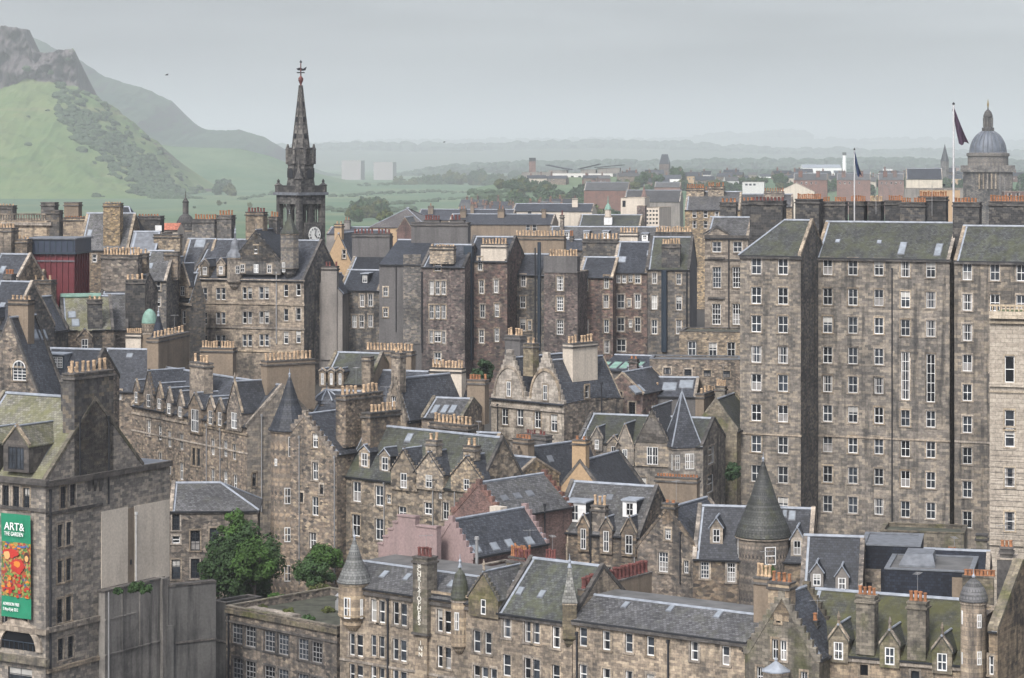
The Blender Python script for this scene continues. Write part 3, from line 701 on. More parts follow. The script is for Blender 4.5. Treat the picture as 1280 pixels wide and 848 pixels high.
for k in range(-3, 4): x = a+k*.6; hh = math.sqrt(max(.1, r*r-(x-a)**2)); mb.bar(f.p(x, -.06, zc), f.p(x, -.06, zc+hh*.35), .04, BLUEBLK)
mb.bar(f.p(a-r, -.06, zc+.75), f.p(a+r, -.06, zc+.75), .05, BLUEBLK); mb.build('glazing_bar', o)
b.band('F', 30, 824, .7, .5, SM, 'balcony_ledge'); b.win('F', [(25, 848)], 30, 26, 'd', sur=False)
b.close()
# blind niches under the cornice
mb = MB()
for x in (111, 118, 125): a, z = b.hit('R', x, 605); g_ = b.fr['R']; mb.prism([g_.p(a-.3, -.2, z+.5), g_.p(a+.3, -.2, z+.5), g_.p(a+.25, .02, z-.6), g_.p(a-.1, .02, z-.6)], (0, 0, -.25), SD)
mb.build('corbel_frieze', b.root)
# banner (hangs on the building: a thing of its own)
def flatmat(name, build):
    m, n, bs = _mat(name); g = NG(n); uv = g.new('ShaderNodeUVMap').outputs[0]
    g.link(build(g, uv), bs.inputs['Base Color']); bs.inputs['Roughness'].default_value = .6; return m
BANG = plain('banner_green', (.012, .20, .105), .6, vary=.08)
def art(g, uv):
    vo = g.new('ShaderNodeTexVoronoi'); vo.inputs['Scale'].default_value = 4.5; vo.inputs['Randomness'].default_value = 1; g.link(uv, vo.inputs['Vector'])
    se = g.new('ShaderNodeSeparateColor'); g.link(vo.outputs['Color'], se.inputs[0])
    rp = g.new('ShaderNodeValToRGB'); rp.color_ramp.interpolation = 'CONSTANT'; e = rp.color_ramp.elements
    for i, (p_, c) in enumerate(((0, (.30, .05, .035)), (.16, (.38, .24, .06)), (.34, (.10, .20, .05)), (.5, (.32, .08, .03)), (.62, (.34, .30, .10)), (.76, (.06, .13, .06)), (.86, (.05, .10, .22)), (.92, (.5, .14, .08)))):
        x = e[i] if i < 2 else e.new(p_); x.position = p_; x.color = (*c, 1)
    g.link(se.outputs[0], rp.inputs[0])
    v2 = g.new('ShaderNodeTexVoronoi'); v2.inputs['Scale'].default_value = 8; g.link(uv, v2.inputs['Vector'])
    return g.mix(.45, rp.outputs[0], g.mix(.5, rp.outputs[0], v2.outputs['Color'], 'MULTIPLY'))
ART = flatmat('banner_art', art)
a0, zt = b.hit('F', 1.5, 641, -.45); a1, _ = b.hit('F', 38.5, 642, -.45); zb_ = b.hit('F', 1.5, 770, -.45)[1]
ROOT_B1 = b
org = b.root_pt(b.fr['F'].p(a0, -.45, zb_)); Wb, Hb = a1-a0, zt-zb_
bn = link('banner', None, None, org, b.yaw); tag(bn, 'tall green exhibition banner with a flower painting on the corner building', 'banner')
cloth = MB(); NX = 10
def bx(x, z): return (x, .05*math.sin(x*2.2+z*.35)+.03*math.sin(z*1.1), z)
zs_ = [Hb*i/40 for i in range(41)]
for i in range(40):
    zm = (zs_[i]+zs_[i+1])/2/Hb
    for k in range(NX):
        x0, x1 = Wb*k/NX, Wb*(k+1)/NX
        cloth.poly([bx(x0, zs_[i]), bx(x1, zs_[i]), bx(x1, zs_[i+1]), bx(x0, zs_[i+1])], ART if .19 < zm < .715 else BANG)
cloth.build('banner_cloth', bn)
# generic painted figures: hair, faces, dress and flower heads as thin appliques on the cloth
PR = [plain('art_red', (.42, .03, .02), .6), plain('art_orange', (.58, .20, .03), .6), plain('art_skin', (.62, .36, .14), .6), plain('art_green', (.14, .25, .06), .6), plain('art_blue', (.05, .12, .30), .6), plain('art_dark', (.07, .025, .02), .6)]
mb = MB()
def disc(cx, cz, rx, rz, m, d, n=14, wob=.15):
    rr = random.Random(int(cx*1000+cz*77)); mb.poly([(cx+rx*math.cos(6.283*k/n)*(1+rr.uniform(-wob, wob)), -.085-d+bx(cx, cz)[1], cz+rz*math.sin(6.283*k/n)*(1+rr.uniform(-wob, wob))) for k in range(n)], m)
disc(.36*Wb, .62*Hb, .24*Wb, .05*Hb, PR[0], .0, wob=.25); disc(.22*Wb, .60*Hb, .11*Wb, .04*Hb, PR[2], .004, wob=.2); disc(.58*Wb, .5*Hb, .22*Wb, .07*Hb, PR[0], .002, wob=.3); disc(.55*Wb, .52*Hb, .1*Wb, .03*Hb, PR[1], .006, wob=.3)
disc(.88*Wb, .59*Hb, .10*Wb, .05*Hb, PR[5], .0); disc(.87*Wb, .58*Hb, .06*Wb, .03*Hb, PR[2], .004)
rr = random.Random(5)
for k in range(44):
    x, z = rr.uniform(.05, .95), rr.uniform(.2, .42); disc(x*Wb, z*Hb, rr.uniform(.03, .075)*Wb, rr.uniform(.008, .02)*Hb, PR[rr.choice([0, 0, 1, 3, 3, 0])], .008+.0006*k)
for k in range(12): x, z = rr.uniform(.1, .95), rr.uniform(.665, .705); disc(x*Wb, z*Hb, rr.uniform(.03, .07)*Wb, .01*Hb, PR[rr.choice([1, 3, 4, 4])], .008+.0006*k)
mb.build('flower_painting', bn)
def text(body, x, y, z, size, parent, m, rot=(R(90), 0, 0), align='LEFT', sx=1.0, ext=.012, name='lettering'):
    c = bpy.data.curves.new(name, 'FONT'); c.body = body; c.size = size; c.extrude = ext; c.align_x = align; c.offset = .006*size
    t = bpy.data.objects.new('tmp_text', c); COL.objects.link(t); dg = bpy.context.evaluated_depsgraph_get()
    me = bpy.data.meshes.new_from_object(t.evaluated_get(dg)); bpy.data.objects.remove(t); me.materials.clear(); me.materials.append(m)
    o = link(name, me, parent, (x, y, z)); o.rotation_euler = rot; o.scale = (sx, 1, 1); return o
TW = plain('sign_white', (.8, .8, .78), .6)
text('ART&', .14*Wb, -.16, .845*Hb, 1.05, bn, TW, sx=.98); text('THE GARDEN', .14*Wb, -.16, .79*Hb, .55, bn, TW, sx=.72)
text('ADMISSION FREE', .1*Wb, -.16, .115*Hb, .42, bn, TW, sx=.66); text('5 May-8 July 2012', .1*Wb, -.16, .065*Hb, .42, bn, TW, sx=.64)
# --- concrete retaining wall in two planes
g_ = b.fr['R']
def wpt(fr, px, py, inset): a, z = b.hit(fr, px, py, inset); q = b.root_pt(b.fr[fr].p(a, inset, z)); return q
p0, p1 = wpt('R', 131, 741, -.9), wpt('R', 200, 735, -.9)
rw = MB(); d_ = (p1-p0); d_.z = 0; L_ = d_.length; ang = math.atan2(d_.y, d_.x); h_ = p0.z
o = link('retaining_wall', None, None, (p0.x, p0.y, 0), ang); tag(o, 'tall stained concrete retaining wall beside the derelict flat-roofed block', 'wall')
rw.box((0, 0, 0), (L_, .8, h_), CONC); rw.box((-.1, -.12, h_), (L_+.05, .9, h_+.2), SD); rw.build('wall_panel', o)
mb = MB(); mb.box((L_, -.35, 0), (L_+.9, .9, h_+.1), CONC); mb.build('pier', o)
for zz, l0, l1 in ((h_*.80, 0, .55), (h_*.55, 0, 1)): mb = MB(); mb.box((L_*l0, -.1, zz), (L_*l1, 0, zz+.14), CONC); mb.build('ledge', o)
for xx in (L_*.3, L_*.62): mb = MB(); mb.box((xx, -.07, h_*.5), (xx+.14, 0, h_), CONC); mb.build('pilaster', o)
mb = MB(); mb.bar((.35, -.2, 0), (.35, -.2, h_), .09, PIPE, 6); mb.build('drainpipe', o)
p2 = P(200, 735, p1.y+.2); p3 = P(270, 729, p1.y+3.5); d_ = p3-p2; d_.z = 0; L2 = d_.length
o = link('yard_wall', None, None, (p2.x, p2.y, 0), math.atan2(d_.y, d_.x)); tag(o, 'water-streaked concrete wall coloured dark for shade under the leafy tree', 'wall')
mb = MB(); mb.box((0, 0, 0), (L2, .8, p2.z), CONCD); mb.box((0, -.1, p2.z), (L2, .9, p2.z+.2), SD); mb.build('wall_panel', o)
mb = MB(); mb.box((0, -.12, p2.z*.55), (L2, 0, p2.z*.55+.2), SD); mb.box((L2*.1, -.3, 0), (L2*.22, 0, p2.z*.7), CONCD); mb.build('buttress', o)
# --- derelict flat-roofed block
b = B('derelict_block', 'derelict flat-roofed block with broken windows and weeds on its roof', 283, 758, 259, -43, 421, 15, SU, base=0, trim=SD)
b.roof('flat', m=FELTM, par=.7, skm=SM); b.band('F', 300, 766, .5, .25, SM, 'cornice'); b.band('F', 300, 779, .2, .15, SD)
b.win('F', [(296.5, 792), (313, 796), (337, 802), (354, 806), (379, 812), (396, 816)], 13, 26, 'gd', var=0)
b.win('F', [(297, 836), (313, 840), (337, 846), (354, 850), (379, 856), (396, 860)], 13, 26, 'gd', var=0); b.pipe('F', 285.5, 765, 860, .12)
z = b.H-.7
for nm, (u, w_, uu, ww, hh) in {'roof_vent': (b.W*.42, 9, .5, .5, 1.0), 'roof_hatch': (b.W*.8, 7, 1.5, 1.2, .7)}.items():
    mb = MB(); mb.box((u, w_, z), (u+uu, w_+ww, z+hh), PIPE); mb.ring((u+uu/2, w_+ww/2), [(.2, z+hh), (.2, z+hh+.4), (.4, z+hh+.5), (.1, z+hh+.8)], 8, PIPE); mb.build(nm, b.root)
mb = MB(); mb.box((.5, 2.4, z), (b.W*.45, 3.6, z+.35), ST); mb.bar((b.W*.6, 12, z+.15), (b.W*.95, 9, z+.15), .12, ST); mb.build('roof_plank', b.root)
b.close(); DERE = b
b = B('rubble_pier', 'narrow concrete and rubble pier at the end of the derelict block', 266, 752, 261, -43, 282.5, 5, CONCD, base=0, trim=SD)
b.roof('flat', m=FELTM, par=.2); b.band('F', 270, 800, .2, .12); b.close()
# --- the inn
b = B('inn', 'long stone inn with painted letters on its mossy chimney and corner turrets', 425, 729, 243, -38, 622, 12, SB, base=0)
b.roof('man', ridge=(500, 708), m=SLG, run=3.2, flat=FELT); b.band('F', 500, 748, .3, .25, SD, 'cornice', lim=(430, 592))
b.win('F', [(468, 763.5), (477, 765), (495.5, 767), (504.5, 769), (551, 776), (559.5, 778), (570, 775)], 8.5, 28, 's1')
b.win('F', [(441, 806), (449.5, 807.5), (468, 807.5), (476.5, 809), (495, 812), (504, 814), (551, 821), (559.5, 823), (596, 802), (610, 804.5)], 8.5, 27, 's1')
b.win('F', [(441, 843), (449.5, 845), (468, 846), (476.5, 848), (495, 851), (504, 853), (551, 860), (559.5, 862), (596, 845), (606, 847), (617, 849)], 8.5, 26, 's1')
b.band('F', 440, 826, .22, .12); b.band('F', 570, 744, .25, .12, lim=(540, 590))
b.pipe('F', 484.5, 748, 860, .11); b.sky('F', 480.3, 718.7, 8, 9); b.sky('F', 509, 722, 8, 9); b.sky('F', 564.6, 730.5, 9, 9)
b.turret(443, 20, 727, 672, 768, .2, 16, rm=slate('stone_shingle', (.17, .175, .17), .2), wins=((434, 757, 9, 26), (452, 758, 4, 24)))
b.turret(575, 11, 749, 703, 806, .1, 14, rm=SLM, wins=((571, 775, 6, 22),), prof=[(1.1, 0), (1.12, .06), (1.0, .2), (.85, .45), (.55, .7), (.15, .8), (.08, 1)])
sc_ = b.ch('F', 516, 534, 697, -.55, 1.5, 4, .9, 'd', yb=790, m=SM); 
mb = MB(); a0, z0_ = b.hit('F', 516, 790, -.5); a1, _ = b.hit('F', 534, 790, -.5); zz = b.hit('F', 516, 850, -.5)[1]
f = b.fr['F']; mb.box((a0+.15, -.35, 0), (a1-.15, .05, z0_-.2), SB); mb.box((a0-.12, -.62, z0_-.22), (a1+.12, .05, z0_), SD); mb.build('chimney_breast', b.root)
SIGN = plain('painted_letters', (.72, .70, .62), .8, vary=.2)
ca = (a0+a1)/2; zt = b.hit('F', 525, 703, -.56)[1]; zbt = b.hit('F', 525, 782, -.56)[1]; WORD = ['St']+list('CHRISTOPHERS'); stp = (zt-zbt)/len(WORD)
for k, c_ in enumerate(WORD): text(c_, ca-.05, -.565, zt-stp*(k+.95), .62 if k else .52, b.root, SIGN, align='CENTER', ext=.01, sx=1.1)
zt = b.hit('F', 525, 799, -.36)[1]
for k, c_ in enumerate('INN'): text(c_, ca-.05, -.365, zt-.56*(k+1), .6, b.root, SIGN, align='CENTER', ext=.01, sx=1.1)
# stepped mossy wallhead gable of the inn
b.dormer('F', 604, 759, 6, 19, wall=True, m=SM, rm=SLG, st='s1', side=1.5, apex=716, crow=True, fin=True)
b.close(); INN = b
# --- second range with the square pinnacle turret
b = B('stone_range', 'stone range with mossy slate roof between the stepped gable and the square turret', 622, 764, INN.root_pt(Vector((INN.W, 0, 0))).y-.05, -36, 715, 10.5, SB, base=0)
b.roof('gu', ridge=(660, 729), m=SLM, skew='stone', rise=4.3, skm=SD); b.band('F', 640, 772, .3, .2, SD, 'cornice')
b.win('F', [(633.5, 784), (660, 790), (670, 791.5), (695, 797)], 9.5, 27, 's1', var=2); b.win('F', [(633.5, 832), (660, 836), (670, 838), (695, 845)], 9.5, 27, 's1')
b.sky('F', 650, 739.5, 8, 10); b.sky('F', 677, 743.5, 8, 10)
b.turret(712, 12.5, 752, 703, 796, .2, 4, m=SM, rm=slate('stone_tiles', (.2, .2, .185), .3), wins=(), ribs=False)
b.ch('F', 633, 658, 703, 9.5, 1.6, 6, 1.2, 'd', m=SM); b.close(); RNG = b
# --- long low roof range
b = B('long_range', 'long low stone range with a plain slate roof and lead flat top', 716, 773, RNG.root_pt(Vector((RNG.W, 0, 0))).y-.05, -35, 934, 11, SB, base=0)
b.roof('man', ridge=(800, 751), m=SLG, run=3.6, flat=FELT); b.band('F', 760, 784, .35, .3, SD, 'cornice')
b.win('F', [(729, 796.5), (758, 801), (786, 804), (813, 808), (868, 814), (907, 820)], 9.5, 24, 's1'); b.win('F', [(729, 843), (758, 848), (786, 851), (813, 855), (868, 861), (907, 867)], 9.5, 24, 's1')
b.sky('F', 782, 757, 8, 8); b.sky('F', 838, 761.5, 8, 8); b.sky('F', 898, 769, 9, 9)
b.pipe('F', 721, 790, 860, .1); b.pipe('F', 835, 800, 860, .1)
b.close(); LONG = b
b = B('party_wall_stack', 'rendered party wall topped by a long rank of dark red chimney pots', 722, 738, RNG.root_pt(Vector((RNG.W, 0, 0))).y+2.5, -35, 730, 12, HB, base=4)
b.roof('flat', m=FELT, par=.05, skm=SD)
for k in range(17): q = link('chimney_pot', pot_mesh('d', 1.2), b.root, (b.W/2, .5+k*.68, b.H+.1), random.random()*3); q.scale = (1.3, 1.3, random.uniform(.9, 1.1))
b.close()
# --- crow-step gable house
b = B('crow_step_house', 'crow-stepped stone gable house crowned by a broad stack of pots', 931, 812, LONG.root_pt(Vector((LONG.W, 0, 0))).y-.3, -31, 1024, 5.5, SM, base=0)
b.roof('gw', ridge=(972, 744), m=SL, skew='crow', skm=SM)
b.win('F', [(969, 812), (979, 813.5)], 8, 25, 's2'); b.win('F', [(973, 775)], 5, 7, 'o'); b.win('F', [(950, 846)], 8, 24); b.win('F', [(1005, 852)], 8, 24)
b.ch('F', 960, 986, 729, .0, 1.4, 4, .8, 'r', yb=775, m=SB); b.ch('F', 942, 961, 723, 3.0, 1.2, 4, 1.1, 't', yb=790, m=HB)
b.turret(970, 17, 838, 826, 870, -.6, 8, m=ST, rm=LEAD, wins=(), finial=True, corbel=False); b.close(); CROW = b
# --- mossy slate range with wallhead chimneys
b = B('mossy_range', 'range with a green mossy slate roof, gabled dormers and two wallhead chimneys', 994, 812, CROW.root_pt(Vector((CROW.W, 0, 0))).y+3.2, -24, 1208, 12, SB, base=0)
b.roof('gu', ridge=(1090, 742), m=SLMM, skew=None); b.band('F', 1080, 826, .3, .2, ST, 'cornice')
for x, y in ((1048, 814), (1112, 820.5), (1177.5, 828)): b.dormer('F', x, y, 12, 22, wall=True, m=SM, rm=SLM, st='s2', side=.45, apex=y-32, fin=True)
b.ch('F', 1070, 1093, 746, -.15, 1.3, 4, .7, 'r', yb=818, m=SM, cm=SM); b.ch('F', 1134, 1157, 754, -.15, 1.3, 4, .75, 'r', yb=825, m=SM, cm=SM)
mb = MB(); z_ = b.slopes['F']; f = b.fr['F']; a, n, z = b.shit('F', 1012, 738); a2, n2, z2 = b.shit('F', 1016, 772)
mb.bar(f.p(a, n, z+.05), f.p(a2, n2, z2+.05), .14, LEAD, 6); mb.build('valley_flashing', b.roofo)
b.ch('F', 1014, 1021, 778, .6, .7, 1, .6, 'r', m=SM); b.win('F', [(1080, 838), (1144, 846)], 10, 14, 'o'); b.close(); MOSSY = b; MY = b.root_pt(Vector((b.W, 0, 0))).y
# --- round stair turret house at the corner
b = B('stair_tower', 'round stone stair tower with a small slated dome', 1206, 770, MY-.6, -24, 1232, 5, SB, base=0)
b.roof('flat', m=FELT, par=.2); b.turret(1217, 16, 751, 722, 0, -.5, 24, m=SB, rm=SLG, wins=((1224, 774, 6, 17), (1203, 771, 3, 17), (1224, 820, 6, 17), (1203, 822, 3, 15)), prof=[(1.12, 0), (1.12, .1), (1.02, .3), (.85, .55), (.5, .8), (.12, .98), (.05, 1.05)]); b.close()
b = B('mossy_gable_house', 'stone gable house whose steep roof is thick with yellow-green moss', 1247, 788, MY-4.5, -30, 1236, 13, SB, base=0, right=True)
b.roof('gu', ridge=(1262, 702), m=SLMM, skew='stone', skm=SM); b.win('F', [(1239, 832)], 6, 24, 's1'); b.close()
# ================================================================== SECOND ROW
b = B('low_wing', 'low stone wing with a plain hipped slate roof behind the leafy tree', 212, 638, 284, 4, 322, 9, SU, base=2)
b.roof('hip', ridge=(250, 604), m=SLG, hips=(0, 4.5)); b.band('F', 240, 641, .3, .15, SD)
b.win('F', [(220, 652)], 9, 22, 'd'); b.win('F', [(220, 675)], 10, 9, 's1'); b.win('F', [(244, 676), (268, 673)], 12, 25, 'd'); b.win('F', [(220, 712), (244, 711)], 11, 24, 'd'); b.win('F', [(297, 668), (300, 700)], 8, 24, 'd'); b.close()
# gabled terrace curving up the street
b = B('gabled_terrace', 'curving stone terrace with a row of small gablets and a tall twin-window gable', 165, 506, 330, -55, 309, 10, SU, base=4)
b.wm['R'] = SG
b.roof('gu', ridge=(255, 467), m=SL, skew='stone', skm=ST)
b.dormer('F', 170, 497, 3.5, 14, True, rm=SL, gh=1.3, apex=476); b.dormer('F', 185.5, 501, 4.5, 16, True, rm=SL, apex=464, side=.9, crow=True)
for x, y in ((199, 505), (211, 511), (225, 515)): b.dormer('F', x, y, 4, 13, True, rm=SL, apex=y-25, side=.4)
b.dormer('F', 243.5, 526, 9, 28, True, rm=SL, apex=492, side=.8, cols=2); b.dormer('F', 263, 522, 4.5, 17, True, rm=SL, apex=y-18, side=.5); b.dormer('F', 274.5, 524, 4.5, 17, True, rm=SL, apex=500, side=.5)
b.dormer('F', 292.5, 526, 7, 20, True, rm=SL, apex=478, side=1.2, cols=2, fin=True)
b.win('F', [(186, 535)], 4, 19); b.win('F', [(212, 549), (227, 552)], 4.5, 20); b.win('F', [(242, 571), (248, 572)], 4, 22, 'd'); b.win('F', [(266, 559), (282, 561), (293, 565)], 4.5, 20)
b.win('F', [(227, 589), (266, 597), (282, 600), (294, 605)], 4.5, 22); b.win('F', [(200, 541), (200, 575), (212, 584)], 4, 18)
b.band('F', 212, 525, .25, .15); b.band('F', 240, 553, .2, .1); b.pipe('F', 258, 530, 620, .07, PIPE); b.pipe('F', 275, 535, 640, .07, PIPE); b.pipe('R', 327, 518, 640, .08, PIPE)
b.ch('F', 237, 255, 453, 1.0, 1.3, 5, 1.0, m=SB, yb=500); b.ch('R', 334, 394, 453, 1.5, 1.6, 12, 1.0, m=HB, yb=515); b.win('R', [(318, 600), (318, 640)], 5, 16, 'd'); b.close()
# conical turret house
b = B('turret_house', 'tall rubble house with a witch-hat slate turret and crow-stepped gable', 341, 560, 287, -37, 420.5, 8.5, SU, base=3)
b.roof('gw', ridge=(387, 519), m=SL, skew='crow', skm=SU)
b.turret(362, 23.5, 537, 469, 0, 1.6, 18, m=SU, rm=SLD, wins=((364.5, 556, 8, 25), (345, 576, 4, 9), (359.5, 617, 8, 20), (359.5, 665, 8, 18), (360, 713, 9, 20)), corbel=False, flare=.14)
b.win('F', [(394, 551)], 7, 18); b.win('F', [(394, 589)], 7, 22); b.win('F', [(394, 633)], 8, 24); b.win('F', [(391, 676)], 9, 20); b.win('F', [(402, 612), (377, 622)], 4, 12, 'd')
b.pipe('F', 374, 545, 730, .07, PIPE); b.pipe('F', 418, 570, 730, .08, PIPE)
b.ch('R', 432, 479, 496, .2, 1.5, 9, 1.0, yb=560, m=SU); b.close()
# terrace with two slated dormers and stepped gables
b = B('dormer_terrace', 'ochre stone terrace with twin hooded dormers and a run of stepped gables', 426, 593, 283, -41, 599, 8, SO, base=3)
b.roof('gu', ridge=(500, 535), m=SLM, skew='stone', skm=SD)
b.dormer('F', 455.5, 575, 8, 17, m=SO, rm=SL, apex=557, side=.35); b.dormer('F', 481, 580, 8, 17, m=SO, rm=SL, apex=561, side=.35)
b.dormer('F', 504.5, 601, 8, 19, True, m=SO, rm=SL, apex=562, side=1.5, crow=True); b.dormer('F', 536, 602, 8, 16, True, m=SO, rm=SL, apex=566, side=1.7, crow=True); b.dormer('F', 583, 606, 7, 14, True, m=SO, rm=SL, apex=571, side=1.9, crow=True)
b.win('F', [(446, 615), (474, 620)], 10, 25); b.win('F', [(486, 624), (550, 618)], 5, 11); b.win('F', [(535, 636), (503, 641)], 10, 15); b.win('F', [(445, 657), (474, 662)], 10, 27); b.win('F', [(557, 639), (583, 640)], 8, 22)
b.pipe('F', 480, 602, 690, .07, PIPE); b.pipe('F', 541, 575, 690, .07, PIPE); b.pipe('F', 568, 590, 660, .07, PIPE); b.sky('F', 511, 548, 8, 11)
b.ch('F', 532, 545, 551, .3, 1.0, 2, .8, m=SO, yb=570); b.ch('F', 579, 593, 558, .3, 1.0, 2, .8, m=SO, yb=575)
b.ch('F', 537, 585, 529, 6.0, 1.4, 10, 1.0, m=SU, yb=570); b.ch('L', 452, 490, 517, 2.2, 1.4, 8, .9, m=SU, yb=560); b.close()
# brick house
b = B('brick_house', 'red brick house with a crow-stepped gable and three rooflights', 565, 637, 265, -42, 631, 11, BR, base=4, trim=BR)
b.roof('gw', ridge=(597, 604), m=SLG, skew='crow', skm=BR)
for x, y in ((631, 623.5), (647, 620.5), (662.5, 617.5)): b.sky('R', x, y, 9, 7, LEADD)
b.pipe('R', 681, 630, 690, .08); b.close()
b = B('pink_house', 'pink rendered stepped gable house with a row of open rooflights', 536, 688, 250, -40, 591, 12, HK, base=4)
b.wm['R'] = BR
b.roof('gw', ridge=(566, 651), m=SL, skew='crow', skm=HK)
for x, y in ((596, 687), (618.6, 684), (637, 680), (662, 677)): b.sky('R', x, y, 10, 11)
b.ch('F', 612, 626, 633, 8.0, 1.0, 0, m=HP, cop=False); b.close()
b = B('pink_gable_wall', 'pink rendered stepped wall standing before the ochre stone terrace', 473, 690, 251, -38, 545, .7, HK, base=4)
pts = [(473, 730)]
for x, y in ((473, 680), (479, 680), (479, 671), (485, 671), (485, 662), (491, 662), (491, 653), (497, 653), (497, 645), (519, 645), (519, 658), (546, 658), (546, 735)): pts.append((x, y))
mb = MB(); mb.prism([(b.hit('F', x, y)[0], 0, b.hit('F', x, y)[1]) for x, y in pts], (0, .7, 0), HK); mb.build('wall', b.root)
mb = MB()
for (x0, x1, y) in ((472, 479.5, 680), (478.5, 485.5, 671), (484.5, 491.5, 662), (490.5, 497.5, 653), (496.5, 519.6, 645), (519.7, 546, 658)): a0, z = b.hit('F', x0, y); a1, _ = b.hit('F', x1, y); mb.box((a0, -.1, z), (a1, .8, z+.14), HK)
mb.build('coping', b.root)
b = B('flue_house', 'low slate-roofed back building with a steel flue and a rank of brick-red pots', 575, 712, 244, -40, 690, 7, BR, base=4)
b.roof('flat', m=FELT, par=.2)
b.ch('F', 636, 656, 697, 2.0, 1.2, 8, 1.1, 'r', rows=2, m=BR); b.ch('F', 677, 690, 700, 2.0, 1.2, 4, .9, 'd', m=SD)
mb = MB(); a, z = b.hit('F', 596, 700, 1.0); mb.ring((a, 1.0), [(.16, b.H-.3), (.16, b.H+3.0), (.26, b.H+3.0), (.22, b.H+3.3)], 8, PIPE); mb.build('flue', b.root); b.close()
# house with lead-topped dormers
b = B('lead_dormer_house', 'rubble house with a lead-topped box dormer and two narrow gablets', 690, 663, 268, -26, 800, 10, SU, base=4)
b.roof('gu', ridge=(760, 605), m=SLG, skew='stone', skm=SD)
b.dormer('F', 718.5, 641, 9, 20, kind='flat', m=WHITE, rm=SLD, side=.9); b.dormer('F', 787, 637, 9, 16, kind='flat', m=WHITE, rm=SLD, side=.4)
b.win('F', [(703.5, 673)], 10, 14, 'g'); b.win('F', [(703, 695)], 9, 26, 'o')
b.dormer('F', 729, 674, 7, 26, True, rm=SL, apex=645, side=.35); b.dormer('F', 757.5, 677, 7, 26, True, rm=SL, apex=648, side=.4); b.dormer('F', 786, 681, 9, 24, True, rm=SL, apex=648, side=.45)
b.win('F', [(730, 712), (760, 716)], 8, 14); b.sky('F', 752, 624, 9, 7, LEADD); b.sky('F', 762, 622, 8, 6, LEADD)
b.ch('F', 739, 756, 633, .2, 1.0, 3, 1.0, yb=690, m=SU); b.pipe('F', 738, 640, 720, .1); b.pipe('F', 793, 665, 720, .08, PIPE); b.close()
b = B('wide_stack_house', 'rendered back house with one very wide stack capped by flat clay tiles', 815, 660, 285, -20, 872, 6, HB, base=4)
b.roof('gu', rise=3, m=SL); b.ch('F', 819, 871, 597, 2.0, 1.3, 14, .35, 'r', m=HB, yb=650); b.close()
b = B('gable_end_house', 'rubble gable house with a small chimney on its apex beside the round tower', 797, 683, 258, -30, 871, 10, SU, base=3)
b.roof('gw', ridge=(835, 636), m=SL, skew='stone', skm=SU); b.win('F', [(834.8, 668)], 7, 14); b.win('F', [(829, 703)], 12, 25, 'g'); b.win('F', [(857.6, 709)], 6, 16, 's2')
b.ch('F', 828, 843, 630, 0, .9, 2, .3, 'r', yb=655); b.pipe('F', 850, 665, 730, .08); b.close()
b = B('tower_house', 'stone house with a big round tower under a speckled conical slate roof', 866, 697, 254, -12, 1014, 9, SU, base=3)
b.roof('gu', ridge=(930, 634), m=SL, skew='stone', skm=ST)
b.dormer('F', 895.5, 670, 9, 17, m=ST, rm=SL, apex=648, side=.3); b.dormer('F', 996.5, 685, 9, 18, m=ST, rm=SL, apex=660, side=.3)
b.win('F', [(881, 713)], 11, 21, 'g'); b.win('F', [(914, 716)], 10, 24, 'g'); b.sky('F', 990, 645.5, 9, 12); b.sky('F', 981, 643, 6, 9)
b.turret(954, 33, 669, 575, 0, 1.4, 40, m=SU, rm=slate('slate_speckled', (.055, .058, .056), .35, lich=.7), wins=((963, 690, 14, 22), (921.5, 685, 5, 24)), corbel=False, flare=.07); b.close()
b = B('stone_gable_back', 'rubble end gable rising behind the twin hooded dormers of the slate cottage', 1012, 690, 254, -12, 1016, 5, SU, base=3, W=1.2)
b.roof('flat', m=FELT, par=.1); b.close()
b = B('hooded_dormer_cottage', 'dark slate cottage roof with twin white-framed hooded dormers', 1000, 738, 236, -12, 1077, 8, SU, base=3)
b.roof('gu', ridge=(1055, 671), m=SLD, skew='lead', skm=SU)
b.dormer('F', 1021, 725, 10, 15, m=HG, rm=SLD, apex=704, side=.25); b.dormer('F', 1052.5, 730, 10, 15, m=HG, rm=SLD, apex=708, side=.25); b.close()
b = B('slate_hung_block', 'navy slate-hung block with a flat lead roof over stone', 1076, 682, 240, -12, 1150, 8, SLB, base=3)
b.roof('flat', m=LEADD, par=.0, skm=LEADD); b.panel('F', 1077, 1101, 711, 745, SO, .08, 'stone_panel'); b.panel('F', 1083, 1090, 728, 741, IRON, .12, 'window'); b.close()
b = B('slate_hung_hall', 'larger navy slate-hung hall with a raised lead rooflight', 1106, 712, 231, -14, 1216, 9, SLB, base=3)
b.roof('flat', m=FELT, par=.0, skm=LEADD); b.panel('F', 1190, 1204, 722, 748, HB, .08, 'stone_panel')
mb = MB(); W = b.W; mb.prism([(W*.2, 3, b.H+1.1), (W*.52, 3, b.H+1.1), (W*.52, 6.5, b.H+1.1), (W*.2, 6.5, b.H+1.1)], (0, 0, -1.2), LEADD); mb.prism([(W*.14, 1.8, b.H+.2), (W*.56, 1.8, b.H+.2), (W*.52, 3, b.H+1.09), (W*.2, 3, b.H+1.09)], (0, 0, -.2), LEADD); mb.build('rooflight', b.root); b.close()
b = B('slate_back_house', 'black slate back house with lead ridges and an ivy-clad end stack', 1140, 716, 250, -14, 1236, 6, SU, base=3)
b.roof('gu', ridge=(1190, 688), m=SLB, skew='lead'); b.ch('F', 1184, 1195, 692, 3, .8, 3, .5, 'r', m=SM); b.ch('F', 1220, 1234, 670, 3.2, 1.0, 0, m=SM, yb=716); b.close()
b = B('pot_wall', 'mossy wall stack topped by a line of small red pots above the stair tower', 1203, 722, 228, -14, 1242, 1.2, SM, base=3)
b.roof('flat', m=FELT, par=.05, skm=SM)
